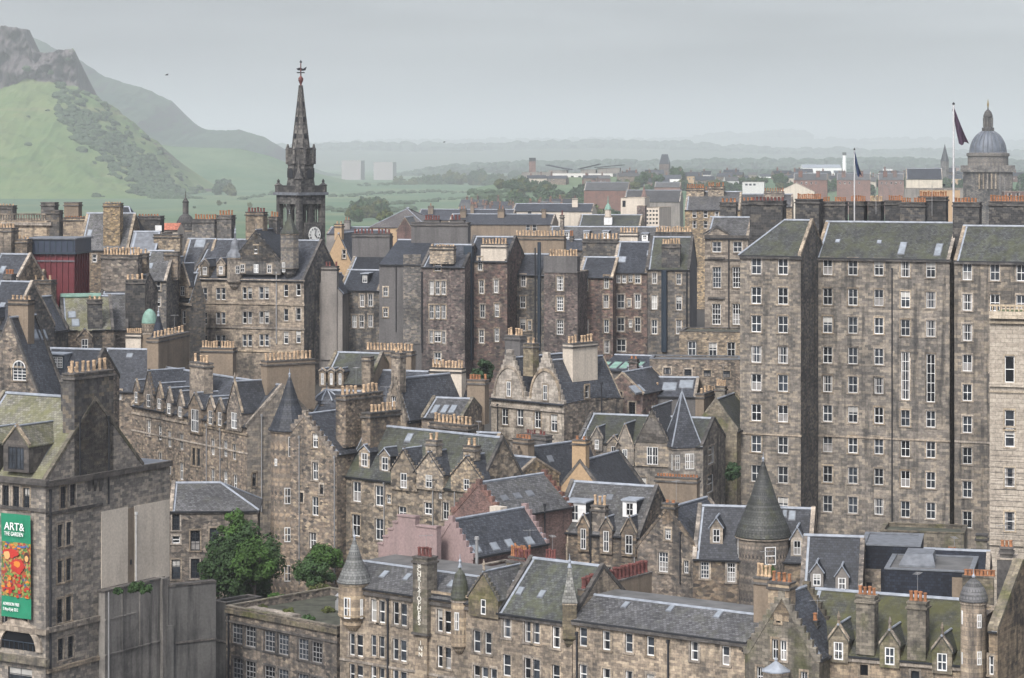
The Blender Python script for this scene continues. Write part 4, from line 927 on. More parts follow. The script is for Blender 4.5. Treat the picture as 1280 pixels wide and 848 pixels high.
for k in range(8): link('chimney_pot', pot_mesh('r', .6), b.root, (.3+k*b.W/8, .6, b.H+.1), k)
b.close()
b = B('corner_stack', 'square stack with dark red pots above the moss-roofed gable house', 1246, 700, 232, -14, 1270, 3, SD, base=3)
b.roof('flat', m=FELT, par=.05); b.ch('F', 1250, 1266, 686, .5, 1.2, 3, .6, 'r'); b.close()
b = B('terrace_parapet', 'mossy ledge wall at the foot of the tall tenement block', 1100, 664, 268, -14, 1205, 6, SM, base=3)
b.roof('flat', m=FELTM, par=.3, skm=SM)
for x in (1090, 1112, 1178): pass
b.close()
# ================================================================== THIRD ROW
b = B('twin_gable_hall', 'pale twin-gabled hall with pointed arches and stepped gables', 614, 497, 332, -43, 705, 12, SP, base=4)
W = b.W
b.roof('gu', rise=.5, m=SL, skew=None, flash=False)
b.band('F', 640, 509, .3, .2, ST); b.band('F', 640, 549, .3, .15, ST)
# two stepped gables side by side on the front, each with its own slate roof running back
zA = b.hit('F', 640, 443)[1]
for k in range(2):
    u0, u1 = W*k/2, W*(k+1)/2; mid = (u0+u1)/2; n_ = 9; hh = zA-b.H; mb = MB()
    o1 = []
    for i in range(n_): o1 += [(u0+(mid-.5-u0)*i/n_, b.H+hh*i/n_+.5), (u0+(mid-.5-u0)*(i+1)/n_, b.H+hh*i/n_+.5)]
    o1 += [(mid-.5, zA+.6)]; poly = [(u0, b.H-.02)]+o1+[(u0+u1-x, z) for x, z in o1[::-1]]+[(u1, b.H-.02)]
    mb.prism([(x, -.02, z) for x, z in poly], (0, .5, 0), SP); mb.build('stepped_gable', b.root)
    mb = MB(); mb.prism([(u0, .4, b.H+.05), (mid, .4, zA-.6), (mid, 11.6, zA-.6), (u0, 11.6, b.H+.05)], (0, 0, -.15), SL); mb.prism([(u1, .4, b.H+.05), (mid, .4, zA-.6), (mid, 11.6, zA-.6), (u1, 11.6, b.H+.05)], (0, 0, -.15), SL)
    mb.bar((mid, .4, zA-.55), (mid, 11.6, zA-.55), .16, LEAD); mb.prism([(u0, 11.6, b.H), (u1, 11.6, b.H), (mid, 11.6, zA-.6)], (0, .3, 0), SP); mb.build('gable_roof', b.root)
    mb = MB(); r = W*.19; cz = b.H+.4
    for i in range(8):
        for sg in (-1, 1):
            t0, t1 = math.pi/2*i/8, math.pi/2*(i+1)/8; R_ = lambda t, e: (mid+sg*(r+e)*math.cos(t), cz+1.5*(r+e)*math.sin(t))
            mb.prism([(R_(t0, 0)[0], -.16, R_(t0, 0)[1]), (R_(t0, .28)[0], -.16, R_(t0, .28)[1]), (R_(t1, .28)[0], -.16, R_(t1, .28)[1]), (R_(t1, 0)[0], -.16, R_(t1, 0)[1])], (0, .2, 0), ST)
    mb.build('blind_arch', b.root)
    wx = (640.5, 681)[k]; wy = (487, 491)[k]; a, z = b.hit('F', wx, wy, -.02); o = link('window', wmesh('one', .75, 2.0, 's2', 0), b.root, (mid, -.09, z), 0); link('surround', wmesh('sur', .75, 2.0, .17, 'trim_stone'), o, (0, .05, 0))
b.win('F', [(631, 521), (650, 522), (672, 525), (692.5, 529)], 8, 21); b.win('F', [(630, 556), (650, 558), (672, 560), (692, 563)], 8, 18)
b.ch('F', 654, 666, 430, .3, 1.2, 2, .7, m=SM, yb=470)
b.ch('R', 716, 747, 431, 1.5, 1.8, 8, 1.0, m=HP, yb=478); b.ch('F', 631, 650, 420, 9, 1.2, 6, 1.0, m=HD, yb=470)
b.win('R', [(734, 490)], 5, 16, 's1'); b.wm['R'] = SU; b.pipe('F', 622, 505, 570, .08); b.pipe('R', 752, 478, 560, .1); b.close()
b = B('spire_villa', 'grey stone villa with a steep pyramid-roofed bay and mixed gablets', 722, 551, 322, -20, 879, 11, SG, base=4)
b.roof('gu', ridge=(800, 520), m=SLM, skew='stone', skm=SD)
b.dormer('F', 746, 556, 5, 12, True, rm=SL, apex=535, side=.5); b.dormer('F', 767, 565, 6, 14, True, rm=SL, apex=546, side=.6); b.dormer('F', 781, 571, 6, 18, True, rm=SL, apex=531, side=.9)
b.dormer('F', 815.5, 570, 14, 22, True, rm=SL, apex=510, side=1.6, cols=2, crow=True)
b.turret(852.5, 25, 558, 492, 0, .8, 4, rm=SL, m=SG, ribs=True, corbel=False, flare=.08, ph=R(45+20+14), prof=[(1.12, 0), (1.1, .03), (.55, .5), (.04, 1)], wins=((839, 576, 6, 19), (846, 576, 6, 19), (862, 575, 6, 19), (868.5, 575, 6, 19)))
b.win('F', [(767, 597), (803, 606)], 9, 18); b.win('F', [(781, 604)], 6, 12); b.win('R', [(889, 569), (888, 605)], 8, 22, 's1')
b.ch('R', 880, 893, 494, 4, 1.2, 3, .8, yb=540, m=HB); b.close()
b = B('mossy_gable_villa', 'dark mossy stone gable wing with slim windows beside the pyramid spire', 868, 536, 330, -20, 921, 10, SM, base=4)
b.roof('gw', ridge=(893, 500), m=SLM, skew='stone', skm=SM); b.win('F', [(888, 569), (888, 605)], 7, 21); b.win('F', [(903, 568), (903, 602)], 3, 9)
b.ch('F', 894, 906, 484, 5, 1.2, 5, .9); b.close()
b = B('stepped_house', 'slate house with stone crow steps and a plain ridge next to the ochre gable', 622, 607, 308, -42, 668, 14, SU, base=4)
b.roof('gw', ridge=(648, 562), m=SL, skew='crow', skm=SU); b.sky('R', 688, 574, 7, 8, LEADD)
b.ch('F', 641, 660, 549, .6, 1.2, 5, .5, 'r', m=HB, yb=590); b.ch('F', 650, 682, 543, 7, 1.3, 8, .5, 'd', m=HD, yb=580); b.close()
b = B('ochre_gable_house', 'house with an ochre rendered gable and small ochre chimney', 693, 618, 300, -26, 757, 12, HO, base=4)
b.roof('gw', ridge=(724, 577), m=SL, skew='stone', skm=SD); b.ch('F', 715, 732, 551, .1, 1.1, 2, .4, 'r', m=HO, yb=590); b.close()
# city block on the hill: tall tenement block
CC = dict(base=0)
b = B('tall_tenement_block', 'tall grey stone block, many-storeyed, with mossy slate roof and rows of sash windows', 925, 318, 330, -24, 1001, 22, SG, **CC)
b.wm['R'] = SK  # darker stone on the return: its soot, and its shade put into the colour
b.roof('hip', ridge=(975, 275.5), m=SLM, hips=(4.5, 0), dn=11); b.band('F', 960, 322, .4, .3, SD, 'eaves_course')
b.grid('F', [945.3, 978.6], [332.5, 369.5, 405, 443, 478, 516, 555, 592, 630], 12.5, 21, 's2')
b.ch('F', 937, 978, 252, 7.5, 1.8, 9, .5, 'd', m=SBH, yb=300); b.ch('F', 994, 1024, 250, 12, 1.8, 12, .7, 'r', m=SBH, yb=300); b.band('F', 960, 543, .25, .12); b.close()
b = B('tall_tenement_block', 'middle bay of the tall grey block, with long stair windows and two rooflights', 1019, 321, 334, -22, 1187, 20, SG, **CC)
b.roof('gu', ridge=(1080, 278), m=SLM, skew='lead', dn=11.5); b.band('F', 1100, 325, .4, .3, SD, 'eaves_course')
rows = [333.5, 371, 406, 444, 480, 517, 555, 593, 630]
b.grid('F', [1034.5, 1066, 1098.5], rows, 11.5, 20.5)
b.grid('F', [1131.6, 1163.4], [336.5, 374.5, 410, 523, 561, 599, 637], 11.5, 20.5)
b.win('F', [(1131.6, 470), (1163.4, 473)], 10.5, 60, 't'); b.band('F', 1100, 548, .25, .12)
b.panel('F', 1100.2, 1115, 545, 546, SG, .02)
for x, y in ((1128, 311), (1173, 313)): b.sky('F', x, y, 9, 15)
for x, y in ((1047, 302), (1099, 303)): b.sky('F', x, y, 6, 4, LEAD)
b.ch('F', 1021, 1056, 253, 6.0, 1.7, 12, .6, 'r', m=SBH, yb=310); b.ch('F', 1125, 1156, 254, 6.2, 1.7, 10, .6, 'r', m=SBH, yb=310)
b.ch('F', 1061, 1080, 253, 13.5, 2.2, 7, .8, 'r', m=SBH, yb=285); b.ch('F', 1085, 1101, 253, 14.5, 2.2, 6, .8, 't', m=SBH, yb=285); b.ch('F', 1106, 1126, 252, 13.5, 2.2, 8, .7, 'r', m=SBH, yb=285); b.ch('F', 1148, 1182, 247, 15.5, 1.8, 11, .7, 'r', m=SBH, yb=285); b.pipe('F', 1115, 335, 660, .09); b.close(); CCM = b
b = B('tall_tenement_block', 'last bay of the tall grey block, behind the cream ashlar house', 1193, 325, 324, -22, 1330, 20, SG, **CC)
b.wm['R'] = SG
b.roof('gu', ridge=(1235, 283), m=SLM, skew='lead', dn=11.5); b.band('F', 1240, 329, .4, .3, SD, 'eaves_course')
b.grid('F', [1209, 1243.5, 1276.5], [340, 378, 415.7, 454, 491, 531, 570, 612, 650], 12, 21, skip=[(2, j) for j in range(2, 9)])
b.ch('F', 1191, 1224, 254, 6.0, 1.8, 8, .6, 'r', m=SBH, yb=310); b.ch('F', 1236, 1300, 253, 12, 1.8, 18, .8, 'r', m=SBH, yb=290); b.band('F', 1220, 553, .25, .12); b.close(); CCR = b
b = B('dark_recess', 'recessed wall coloured dark for soot and shade between two bays of the tall grey block', 1001, 325, 338, -22, 1022, 8, SBH, base=0); b.roof('mono', m=SLM, rise=4, flash=False); b.close()  # black stone holds both the soot and the shade of this return
b = B('dark_recess', 'narrow dark slot with a drainpipe at the last bay of the tall block', 1184, 326, 341, -22, 1197, 8, SBH, base=0); b.roof('mono', m=SLM, rise=4, flash=False); b.pipe('F', 1190, 335, 640, .12); b.close()  # black stone fills the narrow dark gap between the bays
# cream ashlar house
b = B('cream_ashlar_house', 'cream ashlar house with banded masonry and a balustraded flat roof', 1237, 396, 283, -18, 1330, 14, SC_, base=0, trim=SC_)
b.roof('flat', m=FELTM, par=.1, skm=SC_); b.band('F', 1260, 394, .8, .7, SC_, 'cornice'); b.band('F', 1260, 403, .3, .35, SC_, 'cornice')
b.band('F', 1260, 481, .5, .3, SC_); b.band('F', 1260, 490, .2, .15, SC_); b.band('F', 1260, 680, .4, .25, SC_)
for y in range(500, 690, 7): b.band('F', 1250, y+.1, .05, .018, SD, 'joint', lim=(1238, 1280)) if y > 560 else None
b.win('F', [(1262, 462), (1298, 466)], 12, 33, 's1'); b.win('F', [(1262, 525), (1262, 547), (1262, 597), (1262, 652)], 12, 24, 's1')
mb = MB()
for k in range(int((b.W-.5)/.5)): x = .3+k*.5; mb.bar((x, .3, b.H+.1), (x, .3, b.H+1.2), .09, SC_, 6)
mb.box((0, .15, b.H+1.2), (b.W, .45, b.H+1.4), SC_); mb.build('balustrade', b.root); b.box('roof_turf', .6, b.W-.6, 1.0, 6, b.H+.0, b.H+.5, plain('roof_turf', (.07, .09, .03), .9)); b.close()
# roofs behind the hall: copper-green glazing, sheds
b = B('stone_annexe', 'flat-roofed stone annexe with three white sash windows under the tenements', 849, 415, 352, -10, 925, 8, SO, base=8)
b.roof('flat', m=FELTM, par=.1, skm=SD); b.win('F', [(865, 436), (891, 437.5), (914, 437)], 10, 18, 's2'); b.close()
b = B('stone_screen_wing', 'long low stone wing with small dark windows below the annexe', 812, 449, 345, -8, 925, 6, SU, base=8)
b.roof('flat', m=FELT, par=.1, skm=LEADD); b.win('F', [(834, 464), (860, 466), (884, 467), (908, 468)], 9, 8, 'd'); b.close()
b = B('copper_glazed_shed', 'lean-to shed with green copper and glass roofing below the tenements', 748, 462, 352, -22, 818, 7, SD, base=8)
b.roof('mono', ridge=(780, 444), m=SLD)
for k, x in enumerate((758, 772, 785, 800)): b.sky('F', x, 455, 11, 13, COPPER)
b.close()
b = B('church_hall', 'dark stone hall with pointed windows and a slate gable amid the glazed sheds', 753, 489, 338, -28, 803, 10, SR, base=5)
b.roof('gw', ridge=(777, 466), m=SL, skew='lead'); b.win('F', [(767, 497), (771.5, 498), (776.5, 498)], 3, 16, 'd'); b.win('F', [(790, 512)], 8, 18, 'd'); b.sky('R', 797, 487, 16, 11, SKYG); b.close()
b = B('glazed_shed', 'slate shed with two wide white rooflights near the pyramid spire', 800, 494, 340, -10, 870, 9, HD, base=6)
b.roof('gu', ridge=(840, 472), m=SL, skew='lead'); b.sky('F', 837, 484, 18, 10); b.sky('F', 858, 481, 18, 10); b.ch('F', 800, 824, 488, 1, 1.2, 4, .9, m=HB, yb=520); b.close()
b = B('hipped_shed', 'grey hipped slate roof shed close under the tall block', 850, 505, 344, -10, 918, 10, SU, base=6)
b.roof('gu', ridge=(888, 472), m=SL, skew='lead'); b.win('F', [(862, 514), (905, 516)], 8, 9, 'd'); b.ch('F', 885, 905, 492, -2, 1.0, 6, .9, m=SU, yb=530); b.close()
b = B('brick_stack_shed', 'small shed with a reddish square stack among the glazed roofs', 780, 470, 349, -20, 800, 3, SR, base=6); b.roof('gu', rise=1.2, m=SL, skew=None); b.ch('F', 786, 796, 450, .5, 1, 2, .4, 'r', m=SR); b.close()
# middle cluster behind the turret house
b = B('crow_gable_house', 'stone house whose stepped gable carries a tall slim chimney', 478, 522, 318, -42, 508, 13, SB, base=6)
b.roof('gw', ridge=(493, 474), m=SL, skew='crow', skm=SB); b.win('F', [(492, 502), (498, 527)], 6, 13); b.ch('F', 489, 500, 442, .1, 1.1, 2, .6, m=SB, yb=490); b.close()
b = B('mossy_hip_house', 'house with a mossy hipped roof and a buttress-like stone stack', 402, 478, 330, -20, 462, 9, HB, base=6)
b.roof('gu', ridge=(430, 441), m=SLM, skew='stone', skm=SM); b.ch('F', 452, 463, 447, -.5, 1.2, 0, m=SB, yb=490)
for x in (403, 414, 425): b.dormer('F', x, 474, 3.5, 14, True, m=SB, rm=SL, apex=462, side=.3)
b.close()
b = B('lantern_house', 'slate house with a lead-ribbed octagonal lantern dome and stacks of tan pots', 388, 515, 312, -20, 440, 8, SU, base=6)
b.roof('gu', rise=2.4, m=SL); b.turret(408.5, 17, 504, 488, 0, 3, 8, m=SU, rm=SL, ribs=True, corbel=False, wins=(), prof=[(1.1, 0), (1.0, .25), (.7, .6), (.3, .9), (.1, 1.05)]); b.close()
b = B('slate_slope_house', 'house with a blue slate slope behind the slim stepped chimney', 440, 500, 328, -20, 540, 10, HB, base=6)
b.roof('gu', ridge=(500, 464), m=SL, skew='lead'); b.ch('F', 455, 514, 439, 7, 1.6, 14, 1.0, m=HB, yb=480); b.close()
b = B('rooflight_house', 'low house with a row of rooflights in a pale slate slope', 527, 521, 316, -20, 578, 8, SU, base=6)
b.roof('gu', ridge=(560, 498), m=SLG, skew='stone', skm=SM)
for x in (544.5, 556, 566): b.sky('F', x, 512, 8, 10)
b.ch('F', 537, 577, 461, 9, 1.6, 10, 1.0, m=HP, yb=500); b.ch('F', 584, 606, 476, 7, 1.6, 6, .7, 'r', m=HB, yb=530); b.close()
b = B('dark_wall_house', 'low dark-walled house with a narrow slate roof beside the pale twin-gabled hall', 583, 560, 312, -20, 616, 6, SD, base=5); b.roof('gu', ridge=(600, 541), m=SL, skew='lead'); b.close()
b = B('valley_roof_house', 'low slate house wedged between the ochre terrace and the pale hall', 544, 590, 300, -40, 640, 9, SO, base=4)
b.roof('gu', ridge=(600, 566), m=SLD, skew='lead'); b.close()
# ================================================================== REAR TENEMENTS
def pots_row(): pass
b = B('bay_tenement', 'reddish rubble tenement with triple windows under a mossy buff stack', 527, 333, 388, -14, 581, 12, SR, base=12)
b.roof('gu', rise=3.2, m=SL, skew='stone', skm=SD); b.win('F', [(547, 332), (547, 421), (547, 448)], 8, 14, 's2')
for y in (360, 390): b.win('F', [(539.5, y), (547, y), (554.5, y)], 5.5, 17, 's2')
b.win('F', [(539, 421), (554.5, 422)], 4, 15); b.ch('F', 537, 567, 309, -.2, 1.4, 9, .35, m=SO, yb=330); b.pipe('F', 527.5, 340, 440, .12); b.close()
b = B('vent_tenement', 'tenement gable with a huge black riveted flue climbing its wall', 580, 326, 391, -14, 634, 12, SR, base=12)
b.roof('gu', rise=3.6, m=SLD, skew='stone', skm=SD)
b.panel('F', 579.5, 590, 308, 450, BLUEBLK, 1.1, 'flue'); b.ch('F', 601, 633, 306, .0, 1.2, 8, .9, m=HP, yb=327)
b.win('F', [(602, 359), (620, 358), (603, 389), (621, 388), (602, 421), (621, 419), (600, 330)], 5.5, 16.5, 's2'); b.close()
b = B('recessed_tenement', 'recessed dark tenement strip with tall pipes between the rubble tower and gable', 633, 343, 396, -14, 680, 11, SK, base=12)
b.roof('gu', ridge=(660, 318), m=SL, skew='stone', skm=SD); b.win('F', [(638, 356), (638, 388)], 8, 18); b.win('F', [(654, 351), (653.5, 378), (653.5, 406)], 6.5, 15); b.win('F', [(662, 407)], 4, 12)
b.pipe('F', 674, 303, 438, .28, BLUEBLK); b.pipe('F', 669, 310, 438, .12, IRON); b.ch('F', 643, 705, 296, 7, 1.6, 16, .9, m=HB, yb=335); b.close()
b = B('tower_tenement', 'projecting rubble stair tower with rendered top and ten tan pots', 680, 341, 385, -14, 722, 8, SR, base=12)
b.roof('flat', m=FELT, par=.2); b.panel('F', 679.5, 721.5, 320, 341, HD, .12); b.ch('F', 684, 720, 322, .5, 3, 10, 1.1, m=HD, yb=345)
b.win('F', [(700, 354.5), (700, 380), (700, 409.5)], 8, 18, 'g'); b.close()
b = B('purple_tenement', 'purplish stone tenement with a plain slate roof and irregular windows', 722, 346, 391, -12, 766, 11, SR, base=12)
b.roof('gu', ridge=(745, 322), m=SL, skew='lead'); b.win('F', [(732, 356), (758, 353), (757.5, 377), (758, 408), (732, 409), (758.5, 434)], 6, 16); b.ch('F', 728, 772, 300, 8, 1.5, 10, .9, 't', m=SK, yb=325); b.close()
b = B('bay_row_tenement', 'tenement bay with paired small windows and a white blob of lead on its roof', 765, 340, 393, -12, 809, 11, SR, base=12)
b.roof('gu', ridge=(790, 303), m=SLD, skew='lead'); b.win('F', [(773, 349), (780, 349), (788, 348)], 5, 10); b.win('F', [(797, 348.5)], 7, 12)
b.win('F', [(776, 377), (776, 406)], 9, 17); b.win('F', [(797, 377), (797, 406)], 7, 17.5); b.win('F', [(786.5, 379), (788, 405)], 4, 9); b.win('F', [(776.5, 432)], 11, 15); b.sky('F', 777, 325, 11, 7, LEAD)
b.ch('F', 774, 797, 292, 9, 1.4, 6, .9, m=HP, yb=315); b.pipe('F', 767, 345, 440, .08); b.close()
b = B('dark_return_tenement', 'sooty tenement with a projecting black stack and mossy roof slope', 808, 336, 392, -10, 862, 12, SK, base=12)
b.roof('gu', ridge=(860, 297), m=SLM, skew='stone', skm=SD)
b.win('F', [(818, 348), (848.5, 349)], 6, 13.5); b.win('F', [(818, 378), (848.5, 379), (818, 409), (848.5, 409)], 7, 18)
b.ch('F', 827, 850, 306, .2, 1.4, 7, .8, m=SBH, yb=345); b.ch('F', 819, 864, 291, 9, 1.5, 14, .9, 't', m=SK, yb=310); b.pipe('F', 830.5, 338, 440, .5, BLUEBLK); b.pipe('F', 858.5, 340, 440, .14, IRON); b.wm['R'] = HD; b.sky('F', 812, 317, 7, 6); b.close()  # the very wide dark pipe stands in for the dark return of the wall
b = B('classical_tenement', 'warm classical stone house with a small pediment and tall astragal windows', 881, 297, 372, -14, 935, 10, SB, base=12)
b.roof('gu', ridge=(910, 272), m=SLG, skew='lead'); b.band('F', 900, 296, .4, .35, SD, 'cornice'); b.band('F', 900, 325, .25, .15, SD); b.band('F', 900, 373, .3, .25, SD, lim=(885, 906)); b.band('F', 900, 323, .3, .3, SD, lim=(885, 906))
b.win('F', [(896, 309), (922, 309)], 11, 13); b.win('F', [(896, 347), (921, 347), (895.5, 393), (921, 393)], 10.5, 26, 'g')
mb = MB(); a0, z = b.hit('F', 880.5, 296, -.3); a1, _ = b.hit('F', 911, 296, -.3); mz = b.hit('F', 896, 285, -.3)[1]
mb.prism([(a0, -.3, z+.25), (a1, -.3, z+.25), ((a0+a1)/2, -.3, mz)], (0, .5, 0), SB); mb.prism([(a0-.2, -.45, z+.25), ((a0+a1)/2, -.45, mz+.05), (a1+.2, -.45, z+.25), (a1+.2, -.45, z+.5), ((a0+a1)/2, -.45, mz+.4), (a0-.2, -.45, z+.5)], (0, .5, 0), SD); mb.build('pediment', b.root)
b.ch('F', 900, 920, 254, 5, 1.6, 4, .6, 'r', m=SBH, yb=290); b.ch('F', 927, 941, 252, 7, 1.6, 3, .5, 'r', m=SBH, yb=290); b.pipe('F', 911, 300, 410, .1); b.close()
# --- tenements west of the kirk spire
b = B('grey_harled_gable', 'tall grey harled tenement gable with a slate roof and a rust-streaked wall', 474, 330, 398, -12, 530, 12, HD, base=14)
b.roof('mono', ridge=(505, 300), m=SLD); b.win('F', [(482, 365), (482, 391)], 5.5, 11); b.pipe('F', 495, 330, 415, .08); b.ch('F', 514, 585, 279, 10.5, 2, 0, m=HD, yb=310)
b.panel('F', 504, 526, 318, 430, SK, .12, 'rubble_panel')
b.ch('F', 530, 549, 276, 10.8, 1.2, 6, .8, 'd', m=HD, yb=300); b.ch('F', 562, 580, 276, 10.8, 1.2, 4, .8, 'd', m=HD, yb=300); b.close()
b = B('dark_tenement', 'dark stone tenement with a roof dormer tucked beside the grey harled gable', 424, 362, 402, -12, 474, 10, SK, base=14)
b.roof('gu', ridge=(450, 338), m=SLD, skew='lead'); b.dormer('F', 456, 349, 6, 9, m=SLD, rm=SLD, side=.2, kind='flat'); b.win('F', [(452.5, 376), (463, 375.5), (443, 402), (452, 402), (463, 401.5)], 5.5, 15.5); b.win('F', [(432, 378)], 6, 15); b.close()
b = B('pale_stack_tenement', 'small harled gable tenement with one broad pale stack and red pots', 387, 366, 399, -12, 428, 9, HG, base=14)
b.roof('gw', ridge=(408, 345), m=SLD, skew=None); b.ch('F', 401, 421, 334, -.3, 1.3, 5, .8, 'd', m=HG, yb=450); b.win('F', [(396, 375), (396, 400)], 5.5, 14); b.win('F', [(425.5, 377)], 5, 14); b.close()
b = B('ochre_gable_tenement', 'ochre rendered gable tenement right behind the pale broad stack', 404, 334, 422, -14, 442, 12, HO, base=16)
b.roof('gw', ridge=(421, 292), m=SLD, skew=None); b.ch('F', 418, 427, 281, .2, 1.3, 2, .5, m=HO, yb=300); b.win('F', [(430, 318)], 4.5, 11, 's1'); b.close()
b = B('broad_stack_tenement', 'dark roof carrying a broad rendered stack of ten red pots', 436, 336, 412, -12, 490, 10, HD, base=16)
b.roof('gu', ridge=(470, 312), m=SLD, skew='lead'); b.ch('F', 440, 487, 293, 3, 1.8, 11, .8, 'd', m=HD, yb=335); b.close()
# ornate Scots-baronial block
b = B('baronial_block', 'ornate turreted stone office block with paired mullioned windows', 238, 348, 400, -20, 380, 14, SB, base=14)
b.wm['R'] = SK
b.roof('gu', ridge=(300, 300), m=SL, skew='stone', skm=SD)
for y in (349, 378.5, 408.5, 437): b.band('F', 260, y, .3, .18)
for yy in (367.5, 398, 426.5):
    for x, dy in ((253, 0), (276, 0), (309, -.7), (330, -1)): b.win('F', [(x-3.3, yy+dy), (x+3.3, yy+dy)], 5.2, 15, 's1')
    b.win('F', [(357.5, yy-4), (373, yy-5)], 5.5, 15, 's1')
for x in (252, 275, 298): b.win('F', [(x, 341+.01*x*0)], 5, 7, 's1')
b.win('F', [(309, 367.5-17), (327, 351)], 0.1, 0.1) if False else None
b.dormer('F', 256, 339, 5, 10, True, rm=SL, apex=325, side=.4); b.dormer('F', 276, 338, 5, 10, True, rm=SL, apex=324, side=.4)
dm = b.dormer('F', 320, 336, 6, 11, True, m=SK, rm=SLD, apex=288, side=4.0, crow=True, fin=True, cols=2)
for x, z in ((-2.4, 0), (2.4, 0), (0, 3.1)): link('window', wmesh('one', .7, 1.3, 's2', 0), dm, (x, -.07, z)); link('surround', wmesh('sur', .7, 1.3, .17, 'trim_stone'), dm, (x, -.02, z))
b.turret(294, 10, 322, 288, 352, .3, 12, m=SB, rm=LEADD, wins=((297, 337, 5, 10),), prof=[(1.15, 0), (1.0, .15), (.6, .3), (.5, .55), (.12, .7), (.06, 1.05)])
b.turret(362, 12, 292, 268, 335, .6, 8, m=SK, rm=COPPER if False else SLM, wins=((354, 334, 5, 12),), prof=[(1.1, 0), (.75, .3), (.3, .75), (.05, 1.1)])
b.ch('F', 271, 289, 270, 7.0, 1.6, 5, .8, 'r', m=SK, yb=310); b.ch('F', 307, 329, 266, 2.0, 1.6, 6, .7, 'd', m=SB, yb=300); b.ch('F', 336, 346, 272, 6.0, 1.4, 3, .8, 'r', m=SK, yb=300); b.ch('F', 240, 268, 275, 8.5, 1.8, 8, .8, 'r', m=SK, yb=320)
b.pipe('F', 240, 350, 430, .1); b.pipe('F', 345.5, 340, 430, .12, PIPE); b.close()
b = B('baronial_wing', 'carved gable wing of the ornate office block with narrow lancet bays', 197, 372, 396, -46, 238, 3, SK, base=14)
b.roof('gu', ridge=(215, 340), m=SLD, skew=None); b.dormer('F', 213, 360, 5, 18, True, m=SB, rm=SLD, apex=322, side=1.6, crow=True, fin=True); b.dormer('F', 228, 364, 5, 12, True, m=SB, rm=SLD, apex=330, side=1.2)
b.win('F', [(206, 396), (213, 397), (221, 396), (230, 397)], 4.5, 17, 's1'); b.win('F', [(206, 425), (213, 426), (222, 427), (231, 428)], 4.5, 15, 's1'); b.band('F', 215, 379, .4, .35); b.close()
# ================================================================== UPPER LEFT ROOFS
b = B('arched_window_gable', 'stone gable house with a round-arched white window and sloping stack', -30, 505, 300, -22, 52, 6, SU, base=6)
b.roof('gw', ridge=(22, 398), m=SL, skew='stone', skm=SD)
b.win('F', [(24, 468)], 17, 16, 'g'); a, z = b.hit('F', 24, 460, 0); mb = MB()
mb.poly([(a+.84*math.cos(math.pi*k/12), -.02, z+.84*math.sin(math.pi*k/12)) for k in range(13)], GLASS); o = mb.build('fanlight', b.root)
mb = MB()
for k in range(12):
    t0, t1 = math.pi*k/12, math.pi*(k+1)/12
    for r0, r1, mm, y0 in ((.78, .92, WHITE, -.06), (.92, 1.25, SB, -.08)): mb.prism([(a+r0*math.cos(t0), y0, z+r0*math.sin(t0)), (a+r1*math.cos(t0), y0, z+r1*math.sin(t0)), (a+r1*math.cos(t1), y0, z+r1*math.sin(t1)), (a+r0*math.cos(t1), y0, z+r0*math.sin(t1))], (0, .1, 0), mm)
for x in (-.28, .28): mb.box((a+x-.03, -.05, z), (a+x+.03, 0, z+.72), WHITE)
mb.build('arch_moulding', o)
b.ch('F', 10, 35, 376, 2, 1.4, 5, .5, m=HB, yb=440)
for x in (43, 54): b.sky('R', x, 419, 9, 13)
b.close()
b = B('lead_dormer_roof', 'slate house with a wide lead-capped three-light dormer', 40, 475, 306, -18, 112, 8, SU, base=6)
b.roof('gu', ridge=(70, 436), m=SLD, skew='stone', skm=SD); b.dormer('F', 68, 453, 20, 14, kind='flat', m=BLUEBLK, rm=LEADD, st='g', cols=3, side=.25); b.close()
b = B('ridge_house', 'house with a long dark slate roof running to a pale ridge behind the broad stacks', 112, 488, 334, -12, 199, 11, SU, base=6)
b.roof('gu', ridge=(160, 437), m=SL, skew='stone', skm=SD); b.win('F', [(143, 493), (150, 494)], 4, 12); b.sky('F', 162, 445, 8, 5)
b.ch('R', 198, 237, 424, -.6, 1.6, 9, .95, m=HB, yb=480); b.ch('F', 250, 291, 436, 6, 1.6, 12, .95, m=HB, yb=470); b.close()
b = B('mossy_rooflight_house', 'house with a yellow-grey mossy roof, paired rooflights and copper ridge', 78, 412, 352, 14, 142, 10, SU, base=10)
b.roof('gu', ridge=(90, 371), m=SLP, skew='stone', skm=SD); b.sky('F', 90, 394, 10, 8); b.sky('F', 94.5, 404, 10, 9)
b.dormer('F', 106, 432, 8, 16, True, m=SU, rm=SLD, apex=412, side=.6); b.win('F', [(101, 438), (112, 438)], 6, 15, 's1')
b.ch('F', 110, 128, 376, 0, 1.6, 3, .5, m=SBH, yb=440); mb = MB(); mb.bar((0, 5, b.H+b.rise+.1), (b.W*.8, 5, b.H+b.rise+.1), .4, COPPER, 6); mb.build('copper_ridge', b.roofo); b.close()
b = B('slate_hip_roof', 'plain grey slate roof between the dark stack and the copper dome edge', 126, 412, 358, 10, 160, 9, SU, base=10)
b.roof('gu', ridge=(140, 368), m=SLG, skew='stone', skm=SD); b.ch('F', 157, 181, 351, 1, 1.6, 4, .8, m=SBH, yb=410); b.win('F', [(139, 424)], 7, 13, 's1'); b.close()
b = B('copper_dome_house', 'stone stub with a pale green copper half dome and black slate cone', 160, 418, 350, -10, 212, 6, HB, base=10)
b.roof('flat', m=FELT, par=.1); b.turret(187, 9.5, 404, 386, 0, 2.4, 16, m=SB, rm=COPPER, wins=(), corbel=False, finial=False, prof=[(1.05, 0), (1.0, .25), (.86, .55), (.62, .8), (.3, .95), (.02, 1.0)]); b.turret(198, 12, 432, 391, 0, -.5, 14, m=SU, rm=SLB, wins=(), corbel=False, flare=.05)
